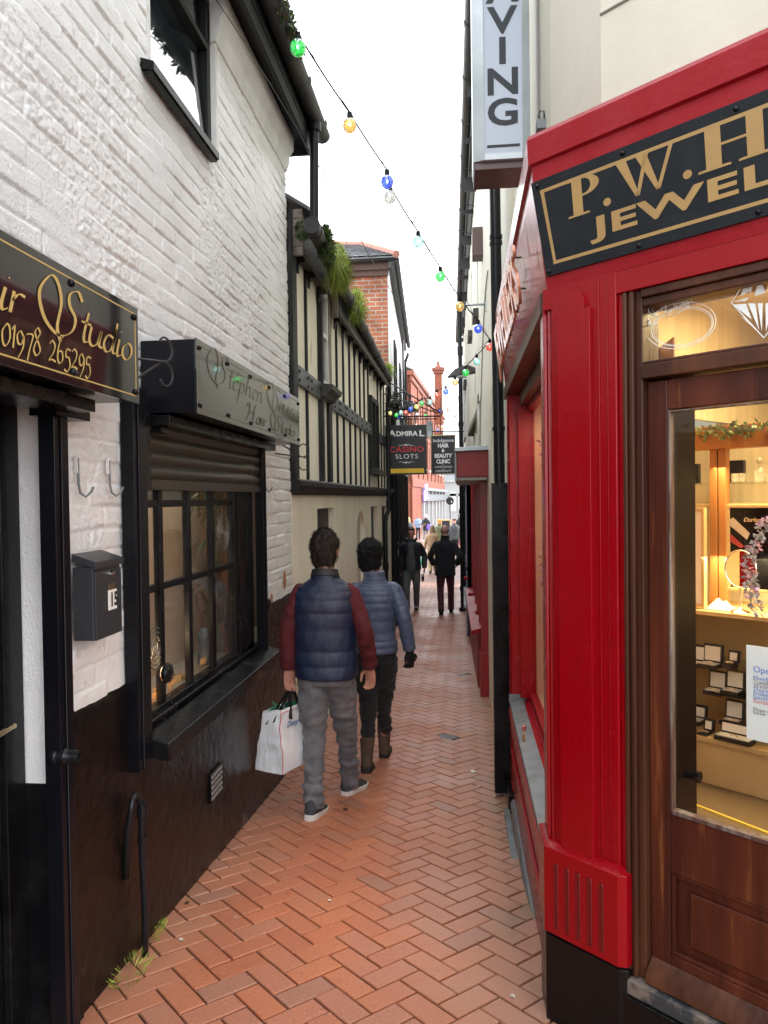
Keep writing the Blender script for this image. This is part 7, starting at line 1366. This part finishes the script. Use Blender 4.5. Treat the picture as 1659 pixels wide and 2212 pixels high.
islands(mb, 'doorway', m_signg, sf2); mb = MB(); mb.fb(VF, 6.4, LL, .05, .35, 1.15, 1.75); mb.build('fascia', mk('mid_grey_paint', (.16, .17, .18), .5), sf2); mb = MB(); mb.fb(VF, 6.4, LL, .05, .5, 2.05, 2.3); mb.build('shop_cornice', bpy.data.materials['pale_grey_paint'], sf2)
def atV(x, y): return on(x, y, VF(0, .45, 0), nv)
# chimney
c = atY(947, 850, 66); ch = thing('brick_chimney', tuple(c), 'tall red brick chimney stack with a stepped cap above the Victorian building', 'chimney'); w = (955-939)/1600*66/2; zt = atY(947, 806, 66).z; mb = MB(); mb.box(c.x-w, c.x+w, 66, 66+2*w, 8, zt); mb.build('stack', m_brick3, ch); mb = MB(); mb.box(c.x-w-.12, c.x+w+.12, 65.88, 66.12+2*w, zt, zt+.25); mb.box(c.x-w-.22, c.x+w+.22, 65.78, 66.22+2*w, zt+.25, zt+.5); mb.box(c.x-w-.05, c.x+w+.05, 65.9, 66+2*w, zt-1.4-4, zt-1.25-4); mb.rings([[Vector((c.x+sx*q, 66+w+sy*q, z)) for sx, sy in ((-1, -1), (1, -1), (1, 1), (-1, 1))] for q, z in ((w*.9, zt+.5), (w*.4, zt+.8), (w*.4, zt+1.05))]); islands(mb, 'cap', m_terra, ch)
wbd = thing('white_street_building', (2, 92, gz(90)), 'low white rendered building closing the far end of the street', 'building'); mb = MB(); a = atY(955, 1100, 91); mb.box(a.x-3, 14, 91, 96, -1.6, 3.3); mb.build('wall', mk('bright_render', (.38, .40, .40), .6), wbd); mb = MB(); mb.box(a.x-3.2, 14, 90.8, 96, 3.3, 3.6); mb.box(a.x-3.1, 14, 90.9, 91, 1.6, 1.9); mb.build('cornice', m_alu, wbd); mb = MB(); p, q = atY(972, 1105, 90.98), atY(985, 1062, 90.98); mb.box(p.x, q.x, 90.9, 91, p.z, q.z); p, q = atY(990, 1105, 90.98), atY(1002, 1062, 90.98); mb.box(p.x, q.x, 90.9, 91, p.z, q.z); islands(mb, 'shutter', mk('pale_green_grey', (.5, .55, .52), .6), wbd)
gbd = thing('grey_slate_building', (3, 100, gz(90)), 'grey roofed building just visible behind the white one', 'building'); mb = MB(); mb.box(-2.6, 14, 98, 104, -1.6, 4.6); mb.build('wall', mk('grey_render', (.33, .34, .35), .7), gbd); mb = MB(); mb.prism([(-2.8, 97.8, 4.6), (14, 97.8, 4.6), (14, 101, 6.3), (-2.8, 101, 6.3)], (0, 0, .1)); mb.build('roof', m_slate, gbd)
# street furniture far off
c = atY(972, 1082, 45); rs2 = thing('round_sign_post', tuple(gy(c.x, 45)), 'round dark sign on a slim post at the far end of the alley', 'sign'); mb = MB(); mb.lathe([(.001, 0), (.235, 0), (.24, .02), (.235, .04), (.001, .04)], (c.x, 45, c.z), 24, 'Y'); mb.build('disc', m_blackm, rs2, smooth='auto'); mb = MB(); mb.tube([(c.x, 45.06, gz(45)), (c.x, 45.06, c.z+.25)], .03, 8); mb.build('post', m_iron, rs2); mb = MB(); mb.box(c.x+.07, c.x+.13, 44.985, 45, c.z-.08, c.z-.02); mb.build('sticker', m_wt, rs2)
c = gy(atY(963, 1120, 42).x, 42); abd = thing('chalkboard_sign', tuple(c), 'wood framed standing chalkboard in the far street', 'sign'); mb = MB(); mb.hexa([c+Vector(v) for v in ((-.25, 0, 1.22), (.25, 0, 1.22), (.25, .03, 1.22), (-.25, .03, 1.22), (-.25, -.0, 1.75), (.25, 0, 1.75), (.25, .03, 1.75), (-.25, .03, 1.75))] if False else [c+Vector(v) for v in ((-.27, -.25, .0), (.27, -.25, .0), (.27, -.22, 0), (-.27, -.22, 0), (-.27, 0, 1.5), (.27, 0, 1.5), (.27, .03, 1.5), (-.27, .03, 1.5))]); mb.build('frame', m_lightwood, abd); mb = MB(); mb.hexa([c+Vector(v) for v in ((-.22, -.235, .15), (.22, -.235, .15), (.22, -.215, .15), (-.22, -.215, .15), (-.22, -.02, 1.44), (.22, -.02, 1.44), (.22, 0, 1.44), (-.22, 0, 1.44))]); mb.build('slate', m_signboard, abd)
p = atY(921, 1058, 60); bpz = thing('barber_pole', tuple(p), 'glowing purple and blue barber pole on the grey shopfront', 'lamp'); mb = MB(); mb.tube([p+Vector((0, 0, .35)), p+Vector((0, 0, -.6))], .10, 12); mb.build('lit_tube', mk('neon_violet', (.3, .1, .8), .4, emis=(.35, .15, 1), estr=2.5), bpz); mb = MB(); mb.tube([p+Vector((0, 0, .45)), p+Vector((0, 0, .35))], .12, 12); mb.tube([p+Vector((0, 0, -.7)), p+Vector((0, 0, -.6))], .12, 12); islands(mb, 'end_cap', mk('neon_pink', (.8, .3, .6), .4, emis=(1, .3, .6), estr=1.5), bpz)
p = atY(906, 1068, 58); p4 = thing('projecting_sign', tuple(p), 'small glowing purple window sign left of the barber pole', 'sign'); mb = MB(); mb.box(p.x+.35, p.x+.55, 58, 58.05, p.z-.5, p.z+.3); mb.build('lit_panel', bpy.data.materials['neon_violet'], p4); mb = MB(); mb.box(p.x+.3, p.x+.6, 58.051, 58.12, p.z-.55, p.z+.35); mb.build('casing', m_iron, p4)
# ================================================================ string lights
BC = {'g': ('green', (.05, .75, .15)), 'a': ('amber', (.75, .52, .15)), 'b': ('blue', (.08, .18, .95)), 'c': ('clear', (.55, .55, .50)), 'r': ('red', (.90, .18, .12)), 't': ('pale', (.50, .80, .75)), 'y': ('yellow', (.85, .78, .3)), 'w': ('white', (.9, .88, .8))}
def bulbmat(n, c):
    m = bpy.data.materials.new(n+'_bulb_glass'); m.use_nodes = True; N = m.node_tree.nodes; L = m.node_tree.links; N.clear(); o = N.new('ShaderNodeOutputMaterial')
    t = N.new('ShaderNodeBsdfTransparent'); t.inputs[0].default_value = (*[.35+.65*v for v in c], 1); g = N.new('ShaderNodeBsdfGlossy'); g.inputs['Roughness'].default_value = .06; e = N.new('ShaderNodeEmission'); e.inputs[0].default_value = (*c, 1); e.inputs[1].default_value = .16; d = N.new('ShaderNodeBsdfDiffuse'); d.inputs[0].default_value = (*c, 1)
    tc = N.new('ShaderNodeTexCoord'); nz_ = N.new('ShaderNodeTexNoise'); nz_.inputs['Scale'].default_value = 70; nz_.inputs['Detail'].default_value = 3; L.new(tc.outputs['Object'], nz_.inputs['Vector']); r = N.new('ShaderNodeMapRange'); r.inputs[1].default_value = .42; r.inputs[2].default_value = .6; r.inputs[3].default_value = .2; r.inputs[4].default_value = .95; L.new(nz_.outputs[0], r.inputs[0])
    ad = N.new('ShaderNodeAddShader'); L.new(e.outputs[0], ad.inputs[0]); L.new(d.outputs[0], ad.inputs[1]); m1 = N.new('ShaderNodeMixShader'); L.new(r.outputs[0], m1.inputs[0]); L.new(t.outputs[0], m1.inputs[1]); L.new(ad.outputs[0], m1.inputs[2])
    lw = N.new('ShaderNodeLayerWeight'); lw.inputs[0].default_value = .35; m2 = N.new('ShaderNodeMixShader'); L.new(lw.outputs['Facing'], m2.inputs[0]); L.new(m1.outputs[0], m2.inputs[1]); L.new(g.outputs[0], m2.inputs[2]); L.new(m2.outputs[0], o.inputs[0]); return m
BM = {k: (bulbmat(n, c), mk(n+'_filament', c, .5, emis=tuple(.3+.7*v for v in c), estr=5)) for k, (n, c) in BC.items()}
def bulb(par, top, k, r=.0325):
    top = Vector(top); c = top-Vector((0, 0, .028+r*1.0)); m_ = MB(); m_.lathe([(.001, .0), (.012, 0), (.013, -.024), (.010, -.034), (.001, -.034)], top, 10); so_ = MB()
    g = MB(); g.lathe([(.001, -r*1.08)]+[(r*math.sin(t), -r*1.08*math.cos(t)) for t in [math.pi*i/10 for i in range(1, 9)]]+[(.011, r*1.02)], c, 16); b_ = g.build('bulb', BM[k][0], par, smooth=True); m_.build('socket', m_blackm, b_, smooth='auto')
    f = MB(); f.ball(c+Vector((0, 0, .004)), .006, 8, (1, 1, 1.6)); f.build('filament', BM[k][1], b_, smooth=True)
def lights(lab, pts, wires=(), wr=.0045, dy=-.028):
    st = thing('string_lights', tuple(atY(*pts[0][:3])), lab, 'string lights', 'festoon lights strung over the alley'); tops = []
    for x, y, Y, k in pts:
        p = atY(x, y, Y); tops.append((p, k))
    path = []
    for i in range(len(tops)-1):
        a, b = tops[i][0], tops[i+1][0]
        for j in range(6): u_ = j/6; q = a.lerp(b, u_); q.z -= .06*(a-b).length*4*u_*(1-u_)*.3; path.append(q)
    path.append(tops[-1][0]); m_ = MB(); m_.tube(path, wr, 6); m_.build('cable', m_blackm, st, smooth=True)
    m_ = MB(); m_.tube([q+Vector((.012*math.sin(i*.9), .01, .018+.014*math.sin(i*.6))) for i, q in enumerate(path)], .0017, 5); m_.build('support_wire', m_iron, st, smooth=True)
    for p, k in tops:
        if k: bulb(st, p, k)
F1 = [(590, -40, 2.55, None), (643, 71, 3.0, 'g'), (755, 243, 3.45, 'a'), (836, 367, 3.75, 'b'), (842, 400, 3.85, 'c'), (903, 500, 4.4, 't'), (951, 577, 4.85, 'g'), (993, 643, 5.15, 'a'), (1033, 692, 5.5, 'b'), (1058, 733, 6.0, 'r')]
lights('nearest string of coloured bulbs running from top left to the cream wall', F1)
F2 = [(1058, 733, 6.0, None), (1030, 766, 6.6, 't'), (1006, 791, 6.9, 'g'), (983, 813, 7.6, 'a'), (963, 834, 8.0, 'b'), (944, 842, 8.6, 'r'), (929, 858, 9.2, 't'), (911, 861, 9.6, 'g'), (900, 869, 9.9, 'y'), (887, 874, 10.3, 'b'), (876, 882, 10.6, 'r'), (866, 882, 10.9, 't'), (856, 888, 11.2, 'g'), (843, 884, 11.6, 'y'), (836, 880, 12.0, None)]
lights('second string of bulbs swinging back from the cream wall to the timbered building', F2)
F3 = [(836, 890, 12.6, None), (862, 892, 13.0, 'b'), (884, 890, 13.6, 'r'), (901, 888, 14.2, 'w'), (919, 891, 14.8, 'g'), (950, 881, 15.6, 'b'), (967, 880, 16.2, 'r'), (980, 878, 16.8, 'c'), (992, 876, 17.4, 'g'), (1005, 872, 18.2, 'y')]
lights('third string of bulbs crossing behind the casino sign bracket', F3)
F4 = [(1003, 870, 18, None), (993, 883, 19, 'b'), (983, 894, 19.6, 'r'), (972, 902, 20.4, 't'), (963, 911, 21, 'w'), (955, 917, 21.6, 'y'), (946, 924, 22, 'b'), (925, 938, 23, 'g'), (905, 945, 24, None)]
lights('fourth and farthest string of small bulbs low behind the hanging signs', F4)
# thin overhead cable
ow = thing('overhead_cable', tuple(atX(460, -10, -1.2)), 'thin dark cable running from the upper left wall over the alley to the far chimney', 'cable'); m_ = MB(); a = atX(455, -20, -1.12); b = atY(640, 275, 5.1); c = atY(880, 680, 12); d = atY(985, 790, 20); pts = [a, b, c, d]; m_.tube([cr1(pts, t/6) if t < 18 else d for t in range(19)], [.003]*7+[.005]*6+[.008]*6, 5); m_.build('wire', m_iron, ow, smooth=True)
# ---- ground details
for i, (x, y, h, lab) in enumerate(((DRAINS[0][0], DRAINS[0][1], DRAINS[0][2], 'diamond-set metal drain cover in the pavers right of the couple, the nearer one'), (DRAINS[1][0], DRAINS[1][1], DRAINS[1][2], 'smaller metal drain cover farther along the pavers'))):
    t = thing('drain_cover', (x, y, gz(y)), lab, 'drain cover'); D4 = [Vector((x+a*h, y+b*h, gz(y+b*h)-.001)) for a, b in ((1, 0), (0, 1), (-1, 0), (0, -1))]; m_ = MB(); m_.prism([p-Vector((0, 0, .01)) for p in D4], (0, 0, .008)); m_.build('plate', mk('drain_iron', (.12, .13, .135), .4, metal=.5, bump=.5, bscale=60), t); m_ = MB()
    for j in range(-4, 5): u_ = j/5; a = Vector((x+u_*h, y-(1-abs(u_))*h*.85, 0)); b = Vector((x+u_*h, y+(1-abs(u_))*h*.85, 0)); a.z = gz(a.y)+.0005; b.z = gz(b.y)+.0005; m_.tube([a, b], .004, 5)
    m_.build('ribs', m_zinc, t)
random.seed(3)
def litter(x, y, r, mat, name, lab, cat, n=5):
    p = footpt(x, y); m_ = MB(); ring = [p+Vector((r*math.cos(a)*random.uniform(.5, 1.2), r*math.sin(a)*random.uniform(.5, 1.2), .003+random.random()*.004)) for a in [2*math.pi*i/7 for i in range(7)]]; m_.prism(ring, (0, 0, .003)); tag(m_.build(name, mat), lab, cat)
m_lf = mk('brown_dead_leaf', (.06, .03, .018), .7); m_pap = mk('white_paper_scrap', (.7, .68, .62), .7); m_gum = mk('chewing_gum', (.5, .44, .38), .8)
for (x, y, r, mt, n, lab, ct) in ((747, 1750, .018, m_lf, 'dead_leaf', 'dark crumpled leaf on the pavers right of the man\'s front shoe', 'leaf'), (405, 1953, .012, m_lf, 'dead_leaf', 'small dark leaf near the bent pipe, lying left of the paver seam', 'leaf'), (1022, 1668, .022, m_pap, 'paper_scrap', 'torn white paper scrap on the right of the pavers by the black downpipe', 'litter'), (711, 1948, .009, m_pap, 'paper_scrap', 'small white fleck in the bottom middle of the pavers', 'litter'), (393, 2032, .011, m_gum, 'gum_spot', 'round pale gum spot at the bottom left of the pavers', 'gum'), (439, 1850, .010, m_gum, 'gum_spot', 'pale gum spot on the left pavers beside the black plinth', 'gum'), (1033, 1700, .012, m_pap, 'paper_scrap', 'curled white scrap just below the torn paper on the right pavers', 'litter'), (404, 1818, .010, m_pap, 'shell_fragment', 'pale fragment beside the plinth above the gum spot', 'litter'), (1107, 2155, .012, m_gum, 'cigarette_end', 'tan cigarette end beside the metal kerb board', 'litter')): litter(x, y, r, mt, n, lab, ct)
